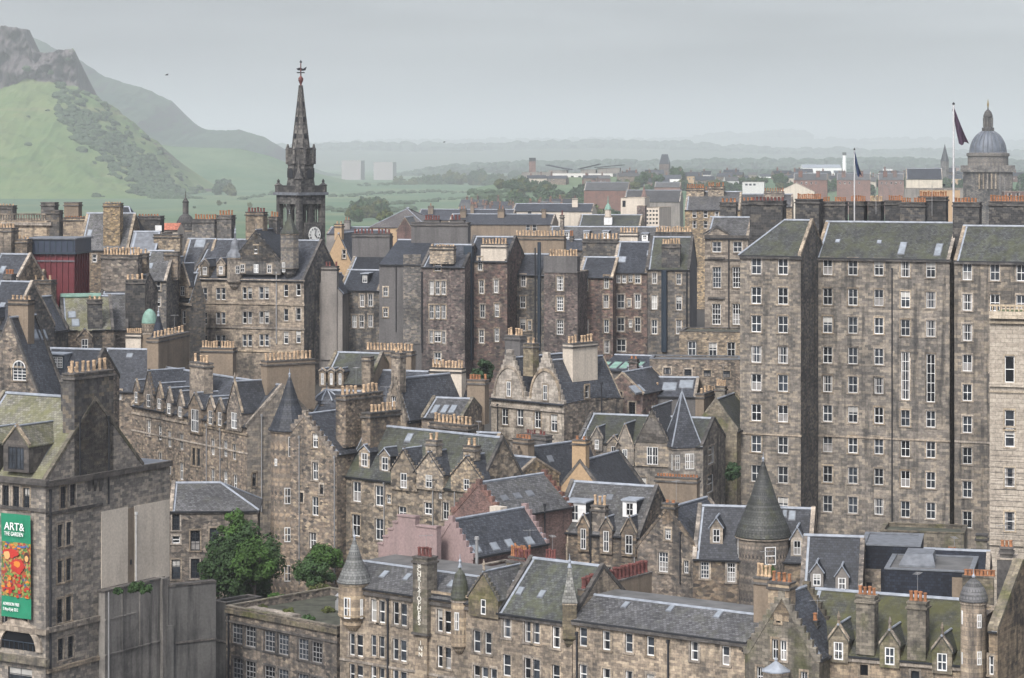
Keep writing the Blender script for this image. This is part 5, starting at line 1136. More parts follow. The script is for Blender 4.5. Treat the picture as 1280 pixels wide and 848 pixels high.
b.ch('F', 157, 176, 418, -.4, 1, 7, .7, m=HP, yb=440); b.close()
b = B('patched_stone_stack_house', 'patched stone gable with a tan-potted cornice stack behind the red drum', 126, 366, 366, -10, 176, 8, SU, base=12)
b.roof('gu', rise=2.5, m=SL, skew='stone', skm=SD); b.ch('F', 126, 172, 320, .3, 2.2, 12, 1.1, m=SU, yb=372); b.ch('F', 166, 183, 318, 4, 1.4, 3, .7, m=SU, yb=350); b.win('F', [(136, 378), (150, 379), (164, 380), (136, 396), (150, 397)], 6, 11, 's1'); b.close()
b = B('patched_roof_house', 'house with a grey patched slate roof stepping down behind the red drum', 20, 366, 358, -16, 40, 8, SU, base=12)
b.roof('gu', rise=3, m=SL); b.ch('F', 14, 34, 300, 2, 1.6, 4, .5, m=SU, yb=360); b.ch('F', 28, 64, 351, -2, 1.6, 4, .6, m=SU, yb=410); b.win('F', [(26, 378)], 5, 9, 's1'); b.sky('F', 28, 360, 6, 5); b.close()
b = B('dark_gable_cottage', 'sooty gable cottage wedged under the red drum', 24, 412, 345, -22, 66, 4, SK, base=8)
b.roof('gw', ridge=(40, 372), m=SL, skew='stone', skm=SD); b.close()
b = B('edge_slate_house', 'house with slate slope and pale skew and stubby stack facing the red drum', -25, 360, 352, -20, 16, 10, SU, base=10)
b.roof('gu', ridge=(0, 318), m=SL, skew='stone'); b.sky('F', 3, 338, 7, 9); b.win('F', [(6, 370)], 6, 12, 's1'); b.ch('F', -5, 14, 286, 8, 2, 5, .6, m=SB, yb=330); b.close()
b = B('edge_gable_house', 'dark slate gable house below the balustraded attic', -30, 410, 330, -24, 14, 10, SK, base=8)
b.roof('gu', ridge=(0, 352), m=SLD, skew='stone'); b.sky('F', 2, 384, 7, 10); b.dormer('F', -8, 404, 6, 12, True, rm=SLD, apex=386); b.ch('F', 4, 14, 344, 5, 1.2, 3, .7, 'r', yb=380); b.close()
# balustraded attic with heavy stacks
b = B('balustraded_attic', 'sandstone attic block topped by a balustrade and square cornice stacks', -20, 276, 420, -8, 62, 12, SB, base=16)
b.roof('flat', m=FELT, par=.3); b.band('F', 20, 280, .5, .4, ST, 'cornice')
mb = MB()
for k in range(int((b.W-.5)/.47)): mb.box((.3+k*.47, .2, b.H+.1), (.5+k*.47, .4, b.H+1.0), ST)
mb.box((0, .1, b.H+1.0), (b.W, .5, b.H+1.25), ST); mb.build('balustrade', b.root)
b.ch('F', -4, 16, 258, 4, 2, 5, .3, m=SK, yb=280); b.ch('F', 51, 68, 254, 2, 2.2, 0, m=SK, yb=290); b.ch('F', 58, 74, 264, 0, 2, 0, m=SK, yb=310); b.win('F', [(45, 300), (58, 302)], 5, 9, 'd'); b.close()
b = B('cornice_stack_house', 'buff stone house with a broad cornice stack and a small dark window', 79, 300, 410, -6, 113, 9, SO, base=16)
b.roof('flat', m=SL, par=.1, skm=SD); b.ch('F', 80, 98, 254, 3, 2.2, 0, m=HB, yb=300); b.ch('F', 79, 112, 273, .5, 2, 9, .25, 'r', m=SB, yb=305); b.win('F', [(106, 296), (106, 304)], 6, 3, 'd'); b.close()
b = B('tall_stack_roof', 'grey slate roof with one very tall buff stack', 98, 312, 404, -6, 160, 10, SU, base=16)
b.roof('gu', ridge=(120, 267), m=SLG, skew='lead'); b.ch('F', 129, 150, 255, .5, 2.0, 6, .2, m=SO, yb=320); b.sky('F', 112, 292, 6, 8); b.win('F', [(106, 322), (118, 323)], 5, 10, 's1'); b.close()
b = B('pyramid_roof_house', 'dark pyramid slate roof rising behind the tall buff stack', 128, 292, 420, -6, 170, 9, SK, base=16)
b.roof('hip', ridge=(150, 259), m=SLD, hips=(2.4, 2.4)); b.close()
b = B('flat_roof_stack_house', 'house with a dark square stack beside a red pantile roof', 166, 292, 425, -6, 202, 8, SB, base=16)
b.roof('flat', m=FELT, par=.1); b.ch('F', 170, 200, 271, 1, 3, 8, .3, 'r', m=SBH, yb=295); b.panel('F', 194, 202, 282, 289, WHITE, .1, 'window'); b.close()
b = B('pantile_cottage', 'little red pantile roof peeping between stack and dome', 200, 287, 440, -4, 222, 6, HP, base=18)
b.roof('gu', ridge=(212, 279), m=slate('pantile', (.36, .13, .08), 0, lich=.1), skew=None, flash=False); b.close()
b = B('grey_slab_roof_house', 'house with a smooth grey slab roof between two dark stacks', 160, 318, 398, -4, 194, 8, SU, base=16)
b.roof('gu', ridge=(178, 290), m=LEADD, skew=None); b.ch('F', 192, 225, 294, 2, 2, 0, m=SO, yb=325); b.win('F', [(168, 326), (182, 326)], 5, 9, 's1'); b.close()
b = B('slate_house_by_dome', 'slate roofed house with white skew below the little dome', 175, 350, 385, -8, 208, 9, SK, base=14)
b.roof('gu', ridge=(195, 314), m=SLG, skew='lead'); b.ch('F', 205, 222, 316, 3, 1.6, 0, m=SU, yb=350); b.win('F', [(182, 358), (198, 358), (182, 378), (198, 378)], 5, 11, 's1'); b.sky('F', 188, 333, 6, 7); b.close()
b = B('glazed_ridge_roof', 'slate roof with a white glazed rooflight beside the domed tower', 222, 344, 402, -12, 258, 10, SK, base=16)
b.roof('gu', ridge=(240, 299), m=SL, skew='lead'); b.sky('F', 250, 305, 13, 10); b.dormer('F', 252, 338, 5, 9, m=SB, rm=SL); b.close()
b = B('domed_tower', 'small dark ribbed dome with a tall lantern above the rooftops', 218, 290, 450, -6, 246, 8, SK, base=18)
b.roof('flat', m=FELT, par=.1)
b.turret(232, 12.5, 287, 268, 0, 4, 16, m=SK, rm=SBH, wins=(), corbel=False, finial=False, prof=[(1.08, 0), (1.0, .15), (.9, .5), (.6, .85), (.3, 1.0), (.3, 1.75), (.36, 1.78), (.2, 1.95), (.05, 2.1), (.03, 2.5)]); b.close()
# the red ribbed drum
b = B('red_plant_tower', 'deep red ribbed metal plant tower with a navy louvred top band', 34, 316, 362, -8, 92, 7, CLADR, base=12, cat='plant tower')
b.roof('flat', m=FELT, par=.1, skm=CLADB); 
f = b.fr['F']
for face in 'FR':
    f = b.fr[face]; n_ = 8 if face == 'F' else 6; mb = MB()
    for k in range(n_+1): x = b.len[face]*k/n_; mb.prism([f.p(x-.09, -.16, b.H), f.p(x+.09, -.16, b.H), f.p(x+.09, .02, b.H), f.p(x-.09, .02, b.H)], (0, 0, -b.H), CLADR)
    mb.build('rib', b.root)
mb = MB(); mb.box((-.35, -.35, b.H+.1), (b.W+.35, b.D+.35, b.H+2.0), CLADB); mb.box((-.5, -.5, b.H-.2), (b.W+.5, b.D+.5, b.H+.1), BLUEBLK)
for k in range(9): mb.box((b.W*k/8-.1, -.42, b.H+.1), (b.W*k/8+.1, -.35, b.H+2.0), BLUEBLK)
mb.build('louvre_band', b.root); mb = MB(); mb.box((-.6, -.6, b.H+2.0), (b.W+.6, b.D+.6, b.H+2.2), LEADD); mb.build('cap', b.root)
z = b.hit('F', 60, 327)[1]; mb = MB(); mb.box((-.2, -.22, z), (b.W+.2, 0, z+.15), LEADD); mb.build('rail', b.root); b.close()
# ================================================================== KIRK SPIRE
Yk = 440; c = P(376, 300, Yk); S = Yk/F
zk = lambda y: HC-(y-HY)*S
rt = link('kirk_tower', None, None, (c.x, Yk, gz(c.x, Yk)), R(45)); tag(rt, 'tall blackened kirk steeple with a white-faced clock and gilded weathervane', 'church tower')
zo = rt.location.z; KST = stone('kirk_stone', (.085, .08, .075), (.055, .054, .054), amt=.6, soot=(.02, .022, .025), pale=(.17, .16, .14), bw=.8, bh=.4)
hw = 21.5*S
def kb(nm, parts, mat=KST, par=None):
    mb = MB()
    for a, q in parts: mb.box(a, q, mat)
    return mb.build(nm, par or rt)
z1, z2, z3, z4 = zk(420)-zo, zk(322)-zo, zk(244)-zo, zk(232)-zo
kb('wall', [((-hw, -hw, -2), (hw, hw, z2))]); kb('cornice', [((-hw*1.12, -hw*1.12, z2), (hw*1.12, hw*1.12, z2+.5))], LEADD)
# open belfry: corner piers, mid piers, heads
for sx in (-1, 1):
    for sy in (-1, 1):
        kb('corner_pier', [((sx*hw-(.02 if sx < 0 else .9), sy*hw-(.02 if sy < 0 else .9), z2+.5), (sx*hw+(.9 if sx < 0 else .02), sy*hw+(.9 if sy < 0 else .02), z3))])
kb('belfry_core', [((-.6, -.6, z2+.5), (.6, .6, z3))])
for d in ((0, -1), (0, 1), (-1, 0), (1, 0)):
    kb('belfry_pier', [((d[0]*(hw-.5)-.4, d[1]*(hw-.5)-.4, z2+.5), (d[0]*(hw-.5)+.4, d[1]*(hw-.5)+.4, z3))])
kb('belfry_head', [((-hw, -hw, z3-1.6), (hw, hw, z3))]); kb('belfry_sill', [((-hw, -hw, z2+.5), (hw, hw, z2+3.2))])
kb('cornice', [((-hw*1.14, -hw*1.14, z3), (hw*1.14, hw*1.14, z3+.5))], LEADD); kb('parapet', [((-hw*1.03, -hw*1.03, z3+.5), (hw*1.03, hw*1.03, z4))])
for sx in (-1, 1):
    for sy in (-1, 1):
        if sx*sy > 0 and False: continue
        tall = 1.0 if sx != sy else .45
        if sx == -sy or True: mb = MB(); q_ = .92; mb.ring((sx*hw*q_, sy*hw*q_), [(.62, z3+.5), (.62, z3+.5+(z4+.6-z3)*(1 if sx == sy else .5)), (.8, z3+.6+(z4+.6-z3)*(1 if sx == sy else .5)), (.3, z4+2.6 if sx == sy else z4+.4), (.2, z4+3.2 if sx == sy else z4+.6), (.28, z4+3.5 if sx == sy else z4+.8), (.04, z4+4.6 if sx == sy else z4+1.2)], 8, KST); mb.build('pinnacle', rt)
z5 = zk(190)-zo; h5 = 15.5*S; mb = MB()
mb.ring((0, 0), [(h5*1.25, z4-.6), (h5*1.12, z4+1), (h5*1.08, z5-2.5), (h5*1.14, z5-2.2), (h5*1.14, z5-.4)], 8, KST, R(22.5)); mb.build('octagon_stage', rt)
for k in range(8):
    an = R(45*k+45); mb = MB(); x, y = math.cos(an)*h5*1.03, math.sin(an)*h5*1.03; t_ = Vector((-math.sin(an), math.cos(an), 0)); nn = Vector((math.cos(an), math.sin(an), 0))
    p_ = Vector((x, y, 0)); mb.prism([p_-t_*.6+Vector((0, 0, z4+1.4)), p_+t_*.6+Vector((0, 0, z4+1.4)), p_+t_*.6+Vector((0, 0, z5-3.6)), p_+Vector((0, 0, z5-2.9)), p_-t_*.6+Vector((0, 0, z5-3.6))], nn*.12, IRON); mb.build('louvre_opening', rt)
    an = R(45*k+22.5); mb = MB(); mb.ring((math.cos(an)*h5*1.14, math.sin(an)*h5*1.14), [(.3, z5-2.2), (.3, z5+.3), (.38, z5+.4), (.2, z5+.8), (.06, z5+1.4)], 6, KST); mb.build('pinnacle', rt)
mb = MB()
for k in range(8):
    a0, a1 = R(45*k+22.5), R(45*k+67.5)
    for i in range(1, 6): t = i/6; mb.bar((h5*1.1*(math.cos(a0)*(1-t)+math.cos(a1)*t), h5*1.1*(math.sin(a0)*(1-t)+math.sin(a1)*t), z5-.5), (h5*1.1*(math.cos(a0)*(1-t)+math.cos(a1)*t), h5*1.1*(math.sin(a0)*(1-t)+math.sin(a1)*t), z5+.5), .12, KST)
    mb.bar((h5*1.1*math.cos(a0), h5*1.1*math.sin(a0), z5+.6), (h5*1.1*math.cos(a1), h5*1.1*math.sin(a1), z5+.6), .18, KST)
mb.build('balustrade', rt)
z6 = zk(107)-zo; r6 = 11.5*S; mb = MB(); mb.ring((0, 0), [(r6*1.03, z5-.6), (r6*.98, z5+.5), (.28, z6)], 8, KST, R(22.5)); sp = mb.build('spire', rt)
mb = MB()
for k in range(8): an = R(45*k+22.5); mb.bar((r6*math.cos(an), r6*math.sin(an), z5+.4), (.28*math.cos(an), .28*math.sin(an), z6), .13, KST)
mb.build('spire_rib', sp)
mb = MB()
for k in range(0, 8, 2):
    an = R(45*k); p_ = Vector((math.cos(an), math.sin(an), 0))
    for fr_ in (.2, .45, .68): rr = r6*.93*(1-fr_); q = p_*rr+Vector((0, 0, z5+(z6-z5)*fr_)); mb.box(tuple(q-Vector((.22, .22, 0))), tuple(q+Vector((.22, .22, .9))), IRON)
mb.build('lucarne', sp)
mb = MB(); mb.ring((0, 0), [(.3, z6-.2), (.16, z6+.2), (.45, z6+.9), (.45, z6+1.3), (.12, z6+1.7), (.09, z6+4.2)], 8, POTD); mb.bar((-.9, 0, z6+2.3), (.9, 0, z6+2.3), .09, IRON); mb.bar((0, -.9, z6+2.3), (0, .9, z6+2.3), .09, IRON); mb.build('finial', sp)
mb = MB(); mb.prism([(-1.0, 0, z6+3.0), (-.2, 0, z6+3.2), (.6, 0, z6+3.0), (1.4, 0, z6+3.4), (1.1, 0, z6+2.75), (.6, 0, z6+2.65), (-.6, 0, z6+2.7)], (0, .1, 0), IRON); mb.ring((0, 0), [(.05, z6+4.0), (.25, z6+4.2), (.02, z6+4.6)], 8, IRON); mb.build('weathervane', sp)
# belfry tracery and clock
for d, rot in (((0, -1), 0), ((1, 0), 90), ((-1, 0), -90)):
    for o_ in (-1, 1):
        tv = Vector((-d[1], d[0], 0)); q = Vector((d[0], d[1], 0))*(hw-.5)+tv*o_*(hw*.43)
        mb = MB(); mb.bar(q+Vector((0, 0, z2+3)), q+Vector((0, 0, z3-1.5)), .1, KST); mb.bar(q+Vector((0, 0, z3-2.7))-tv*.6, q+Vector((0, 0, z3-1.5)), .14, KST); mb.bar(q+Vector((0, 0, z3-2.7))+tv*.6, q+Vector((0, 0, z3-1.5)), .14, KST); mb.build('tracery', rt)
CF = plain('clock_face', (.72, .72, .68), .5)
zc_ = zk(293)-zo; ck = link('clock', None, rt, (.1, -hw-.3, zc_)); 
mb = MB(); mb.ring((0, 0), [(1.75, 0), (1.75, .2), (1.4, .3)], 24, KST); q = mb.build('clock_rim', ck); q.rotation_euler = (R(90), 0, 0)
mb = MB(); mb.ring((0, 0), [(1.42, .2), (1.4, .34)], 24, CF); q = mb.build('clock_dial', ck); q.rotation_euler = (R(90), 0, 0)
mb = MB(); mb.bar((0, -.42, 0), (.55, -.42, -.62), .09, IRON); mb.bar((0, -.42, 0), (.3, -.42, 1.0), .07, IRON); mb.build('clock_hand', ck)
NUM = ['XII', 'I', 'II', 'III', 'IIII', 'V', 'VI', 'VII', 'VIII', 'IX', 'X', 'XI']
for k in range(12): an = R(90-30*k); text(NUM[k], 1.08*math.cos(an), -.37, 1.08*math.sin(an)-.18, .46, ck, IRON, align='CENTER', sx=.6, ext=.02)
kb('clock_surround', [((.1-2, -hw-.12, zc_-2.2), (.1+2, -hw, zc_+2.2))])
kb('buttress', [((-hw-.5, -hw-.5, -2), (-hw+1.6, -hw+.9, z2-.3))]); kb('buttress', [((hw-1.0, -hw-.5, -2), (hw+.5, -hw+.9, z2-.3))])
mb = MB()
for x in (-.7, .7): mb.prism([(x-.5, -hw-.05, zk(385)-zo), (x+.5, -hw-.05, zk(385)-zo), (x+.5, -hw-.05, zk(344)-zo), (x, -hw-.05, zk(338)-zo), (x-.5, -hw-.05, zk(344)-zo)], (0, .1, 0), IRON)
mb.build('lancet_window', rt)
# ================================================================== DOMED COLLEGE
Yd = FY(680); S = Yd/F; c = P(1235, 250, Yd); zd = lambda y: HC-(y-HY)*S
rt = link('domed_college', None, None, (c.x, Yd, gz(c.x, Yd)), R(-12)); tag(rt, 'great ribbed lead dome with a columned lantern above a classical stone base', 'domed building'); zo = rt.location.z
kb('wall', [((-30*S, -28*S, -2), (30*S, 28*S, zd(215)-zo))], SK); kb('cornice', [((-33*S, -31*S, zd(215)-zo), (33*S, 31*S, zd(207)-zo))], SK)
mb = MB(); mb.prism([(-14*S, -30*S, zd(216)-zo), (14*S, -30*S, zd(216)-zo), (0, -30*S, zd(209)-zo)], (0, 2, 0), SK); mb.build('pediment', rt)
for k in range(5): mb = MB(); mb.bar((-10*S+k*5*S, -29.5*S, zd(236)-zo), (-10*S+k*5*S, -29.5*S, zd(217)-zo), .4, ST, 8); mb.build('column', rt)
mb = MB(); mb.ring((0, 0), [(25*S, zd(207)-zo), (25*S, zd(196)-zo), (26.5*S, zd(195)-zo), (26.5*S, zd(192)-zo), (23*S, zd(191)-zo)], 32, SK); mb.build('drum', rt)
DL = plain('dome_lead', (.10, .115, .14), .6, vary=.3, scale=.4)
pr = [(22.5*S*math.cos(t), zd(192)-zo+29*S*math.sin(t)) for t in [R(a) for a in range(0, 82, 9)]]; mb = MB(); mb.ring((0, 0), pr, 32, DL); dm = mb.build('dome', rt)
mb = MB()
for k in range(24):
    an = 2*math.pi*k/24
    for (r0, a), (r1, q) in zip(pr, pr[1:]): mb.bar((r0*math.cos(an), r0*math.sin(an), a), (r1*math.cos(an), r1*math.sin(an), q), .28, LEADD if k % 2 else DL)
mb.build('dome_rib', dm)
mb = MB(); mb.ring((0, 0), [(7.5*S, zd(164)-zo), (7.5*S, zd(160)-zo), (5*S, zd(159)-zo), (5*S, zd(147)-zo), (6*S, zd(146)-zo), (5.5*S, zd(144)-zo), (4*S, zd(140)-zo), (1*S, zd(137)-zo), (.5*S, zd(133)-zo)], 12, SBH); ln = mb.build('lantern', rt)
for k in range(8): an = R(45*k); mb = MB(); mb.bar((5.7*S*math.cos(an), 5.7*S*math.sin(an), zd(159)-zo), (5.7*S*math.cos(an), 5.7*S*math.sin(an), zd(147)-zo), .22, SK, 6); mb.build('lantern_column', ln)
mb = MB(); mb.ring((0, 0), [(.5*S, zd(137)-zo), (1.2*S, zd(131)-zo), (.8*S, zd(128)-zo), (.1*S, zd(124)-zo)], 6, plain('gilt', (.25, .18, .06), .4, .6)); mb.build('gilt_figure', ln)
# ================================================================== FLAGS
POLEM = plain('pole_paint', (.5, .5, .5), .5)
def flagpole(px, yt, ybt, Y, label, r):
    a = P(px, ybt, Y); z_ = P(px, yt, Y).z; o = link('flagpole', None, None, a); tag(o, label, 'flagpole', 'flagpoles on the tall block')
    mb = MB(); mb.ring((0, 0), [(r, 0), (r*.75, z_-a.z)], 10, POLEM); mb.build('pole', o); mb = MB(); mb.ring((0, 0), [(r*1.1, z_-a.z), (r*1.3, z_-a.z+.15), (.02, z_-a.z+.35)], 8, IRON); mb.build('cap', o); return o
flagpole(1192, 131, 285, 336, 'thick white flagpole with a limp purple flag, beside the college dome', .15); flagpole(1068, 188, 285, 340, 'slim white flagpole with a small navy flag over the chimney ranks', .1)
def flag(px0, py0, px1, py1, wd, Y, m, label):
    p, q = P(px0, py0, Y), P(px1, py1, Y); mb = MB(); n_, k_ = 14, 5
    def pt(i, j):
        t, v = i/n_, j/k_; b_ = p.lerp(q, t); w_ = wd*(.25+.75*t); return Vector((b_.x-w_*(1-v)*.9+.0, b_.y+.5*math.sin(v*7+t*3)*(.3+t*.6), b_.z-.25*w_*(1-v)+.22*math.sin(v*9+t*2)))
    for i in range(n_):
        for j in range(k_): mb.poly([pt(i, j), pt(i+1, j), pt(i+1, j+1), pt(i, j+1)], m)
    o = mb.build('flag', None); tag(o, label, 'flag')
flag(1193.5, 137, 1211, 178, 1.5, 336, plain('flag_purple', (.055, .03, .055), .8), 'limp dark purple flag hanging from the thick flagpole')
flag(1068.5, 190, 1077.5, 219, .75, 340, plain('flag_navy', (.02, .04, .10), .8), 'small limp navy flag hanging from the slim pole')
for x, y0, y1 in ((1095, 214, 268), (1165, 232, 270), (1250, 215, 268), (1256, 222, 268), (1275, 225, 268)):
    a = P(x, y1, 338); o = link('aerial_mast', None, None, a); tag(o, 'slender roof mast among the red pots of the tall block', 'mast', 'roof masts on the tall block')
    mb = MB(); mb.bar((0, 0, 0), (0, 0, (y1-y0)*338/F), .045, PIPE, 6); mb.build('mast_pole', o)
    if x == 1095: mb = MB(); mb.box((-.5, -.06, (y1-y0)*338/F-.6), (.5, .06, (y1-y0)*338/F-.45), PIPE); mb.build('crossbar', o)
# ================================================================== BIRDS
def bird(px, py, Y, s, rot, label):
    o = link('gull', None, None, P(px, py, Y), R(rot)); tag(o, label, 'bird'); mb = MB(); m = plain('plumage', (.05, .05, .055), .8)
    n_ = 8; secs = []
    for i in range(n_+1): t = i/n_; r_ = .09*math.sin(math.pi*min(1, .08+t*.92))**.7*(1.0 if t < .7 else 1-.6*(t-.7)/.3); secs.append((-.5+t, r_))
    for (x0, r0), (x1, r1) in zip(secs, secs[1:]):
        for k in range(8):
            a0, a1 = R(45*k), R(45*k+45); mb.poly([(x0, r0*math.cos(a0), r0*math.sin(a0)), (x0, r0*math.cos(a1), r0*math.sin(a1)), (x1, r1*math.cos(a1), r1*math.sin(a1)), (x1, r1*math.cos(a0), r1*math.sin(a0))], m)
    for sg in (-1, 1):
        prev = None
        for i in range(6):
            t = i/5; y = sg*(.06+t*1.0); z = .35*math.sin(t*1.9)-.1*t; cw = .26*(1-t)**.6+.02; cur = ((-.15-t*.25+cw, y, z), (-.15-t*.25-cw*.3, y, z+.01))
            if prev: mb.poly([prev[0], cur[0], cur[1], prev[1]], m); mb.poly([(p[0], p[1], p[2]-.02) for p in (prev[0], prev[1], cur[1], cur[0])], m)
            prev = cur
    mb.poly([(-.45, -.05, 0), (-.75, -.12, 0), (-.75, .12, 0), (-.45, .05, 0)], m)
    q = mb.build('bird_body', o); q.scale = (s, s, s)
bird(208, 94, 300, .5, 200, 'single dark gull gliding against the grey sky above the crags'); bird(555, 178, 420, .5, 160, 'tiny distant gull low over the wooded horizon')
# ================================================================== FAR TOWN
TOWERM = plain('tower_render_hazed', (.27, .255, .25), .8)  # greyed colour adds haze to the far slabs beyond what the air gives
def simple(name, label, px0, px1, ye, yr, Y, D, wallm, rm, yaw=-8, kind='gu', dorm=(), wins=(), chs=(), hips=(3, 3), wst='s1', ws=(5, 9)):
    b = B(name, label, px0, ye, Y, yaw, px1, D, wallm, base=gz(0, FY(Y))-2)
    if kind == 'flat': b.roof('flat', m=FELT, par=.2)
    else: b.roof(kind, ridge=((px0+px1)/2, yr), m=rm, skew=None if kind == 'hip' else 'lead', hips=hips if kind == 'hip' else (0, 0))
    for (x, y) in dorm: b.dormer('F', x, y, 5, 6, kind='flat', m=WHITE, rm=rm, side=.2, st='s2')
    if wins: b.win('F', list(wins), ws[0], ws[1], wst, sur=False)
    for (x0, x1, yt, n_, pk) in chs: b.ch('F', x0, x1, yt, D*.4, 1.8, n_, .9, pk, m=wallm)
    b.close(); return b
simple('mansard_terrace', 'long grey slated roof with five white dormers behind the tan pot ranks', 683, 832, 304, 284, 470, 12, SU, SLG, dorm=((708, 294), (733, 294), (757, 294), (786, 296), (806, 297)), chs=((700, 704, 270, 1, 'd'),))
simple('mossy_chapel_roof', 'chapel with a mossy roof and a little green copper cupola', 722, 800, 283, 269, 520, 12, SP, SLM)
b = B('copper_cupola', 'slender white and green copper cupola on the mossy chapel roof', 755, 272, 520, -8, 765, 1.8, WHITE, base=30, cat='cupola'); b.roof('flat', m=FELT, par=.05); b.turret(760, 4.2, 262, 255, 0, .9, 8, m=HP, rm=COPPER, wins=(), corbel=False, prof=[(1.15, 0), (1, .3), (.6, .8), (.2, 1.05), (.1, 2.4)]); b.close()
simple('plain_block', 'plain cream windowless office block rising behind the chapel', 776, 806, 248, 0, 600, 14, HP, FELT, kind='flat', wins=((780, 255),), wst='o', ws=(4, 8))
simple('window_block', 'cream office block with even rows of small windows', 806, 824, 260, 0, 580, 10, HP, FELT, kind='flat', wins=[(x, y) for x in (809, 813, 817, 821) for y in (264, 269, 274, 279)], wst='o', ws=(2.4, 2.4), yaw=-20)
simple('dark_tower_block', 'narrow dark brick stack block in front of the cream offices', 796, 806, 258, 0, 540, 5, SR, FELT, kind='flat')
b = simple('red_spire_chapel', 'grey chapel roof with a pointed brick-red spirelet', 780, 850, 252, 238, 700, 14, HG, SLG); b2 = b
b = B('red_spirelet', 'small brick-red spirelet standing on the grey chapel roof', 801, 247, 690, -8, 809, 1.8, BR, base=30, cat='spirelet'); b.roof('flat', m=FELT, par=.05); b.turret(805, 3.5, 246, 231, 0, .9, 8, m=BR, rm=BR, wins=(), corbel=False); b.close()
simple('sandstone_range', 'soft sandstone range with a ridge of small pots beyond the tenements', 856, 925, 262, 240, 500, 14, SO, SLG, wins=((868, 268), (882, 268), (896, 269), (868, 281), (882, 281), (896, 282)), chs=((858, 880, 236, 8, 'r'), (885, 905, 234, 8, 'r')))
simple('ridge_terrace', 'dark ridged terrace roofs lining the view below the park trees', 560, 690, 280, 268, 560, 12, HB, SL, chs=((575, 582, 262, 2, 'r'), (622, 630, 262, 2, 'r'), (677, 682, 262, 1, 'd')), wins=((660, 285), (668, 285)))
simple('white_house_row', 'brown roofs with a white gabled house among far terraces', 640, 740, 264, 255, 640, 12, HP, SLD, chs=((715, 722, 248, 1, 'd'),), wins=((662, 268), (678, 267)))
simple('wide_hip_hall', 'wide hall under a big grey-brown hipped roof beyond the broad stacks', 462, 534, 284, 260, 560, 24, HO, slate('roof_brown', (.10, .09, .088), .2), kind='hip', hips=(9, 9))
simple('pink_gable_hall', 'low pink brick gable in front of the big hipped hall', 496, 516, 288, 272, 540, 10, BR, SLG, kind='gw')
simple('grey_terrace', 'grey slate terraces stretching towards the park', 520, 640, 275, 262, 620, 12, HB, SL, chs=((535, 541, 258, 1, 'r'), (588, 592, 256, 2, 'd')))
simple('low_works', 'low pale works roofs at the edge of the park', 408, 470, 292, 284, 560, 10, HG, SL, chs=((430, 437, 276, 2, 'r'),))
simple('low_works', 'slate works roofs beside the ochre gable tenement', 440, 480, 298, 288, 520, 10, BR, SL)
simple('red_shop_row', 'shop backs with a scrap of red beside the white dormers', 700, 745, 312, 300, 440, 8, SK, SL, chs=((712, 716, 296, 2, 'r'),))
# north-east side roofs beyond the tall block
simple('stepped_roofscape', 'sandstone roofs with orange pots seen past the tall block', 860, 990, 258, 243, 540, 14, SB, SLG, chs=((870, 895, 238, 9, 'r'), (905, 925, 246, 6, 'r'), (955, 980, 240, 8, 'r')), wins=((905, 264), (925, 264), (945, 265)))
simple('pale_gable_row', 'pale gabled houses with pink roofs in the misty town', 972, 1018, 240, 229, 900, 14, HP, slate('roof_pink', (.30, .19, .15), 0, lich=.1), kind='gw')
simple('white_block', 'bright little white block in the misty town', 928, 955, 228, 0, 950, 12, WHITE, FELT, kind='flat', wins=((933, 231), (938, 231), (943, 231)), wst='o', ws=(3, 2.5))
for x0, x1, lab in ((992, 1034, 'reddish terrace in the mist under the white factory shed'), (1046, 1088, 'reddish terrace in the mist below the slim white chimney'), (1098, 1130, 'reddish terrace in the mist beside the dark slate hall')):
    simple('brick_terrace', lab, x0, x1, 225, 217, 1000, 14, BR, SLG, chs=((x0+6, x0+11, 214, 2, 'r'), (x1-14, x1-9, 214, 2, 'r')), wins=[(x0+4+6*k, 229) for k in range(5)], ws=(2, 3))
simple('white_factory', 'long white factory shed in the mist beside a slim chimney', 1003, 1052, 210, 206, 1700, 30, WHITE, LEAD, yaw=-4, kind='gu')
o = link('factory_chimney', None, None, P(1055.5, 212, FY(1700))); tag(o, 'slim white factory chimney with a dark tip in the mist', 'chimney'); mb = MB(); mb.ring((0, 0), [(3.6, -20), (3.2, 24.0)], 14, WHITE); mb.build('shaft', o); mb = MB(); mb.ring((0, 0), [(3.4, 24.0), (3.3, 29)], 14, IRON); mb.build('tip', o)
simple('dark_slate_hall', 'large dark slate hall roof in front of the misty spire', 1133, 1178, 224, 211, 800, 14, HP, SLD); simple('blue_flat_block', 'flat blue-grey block under the dark slate hall', 1131, 1206, 236, 0, 740, 10, HG, FELT, kind='flat', wins=((1180, 232), (1190, 232)), wst='o', ws=(3, 3))
simple('cream_wall_block', 'cream walled block behind the stacks of the tall building', 1150, 1200, 238, 0, 600, 8, HO, FELT, kind='flat')
b = B('misty_church', 'far church with a needle spire faint in the mist', 1168, 215, 1100, -6, 1196, 12, SK, base=30, cat='church'); b.roof('gu', rise=4, m=SL); b.turret(1181, 5.5, 202, 180, 0, 2.5, 8, m=SK, rm=SL, wins=(), corbel=False, flare=.02); b.close()
simple('college_wing', 'low pink college wing beside the great dome', 1255, 1300, 240, 0, 650, 10, BR, FELT, kind='flat', wins=((1262, 246), (1272, 246)))
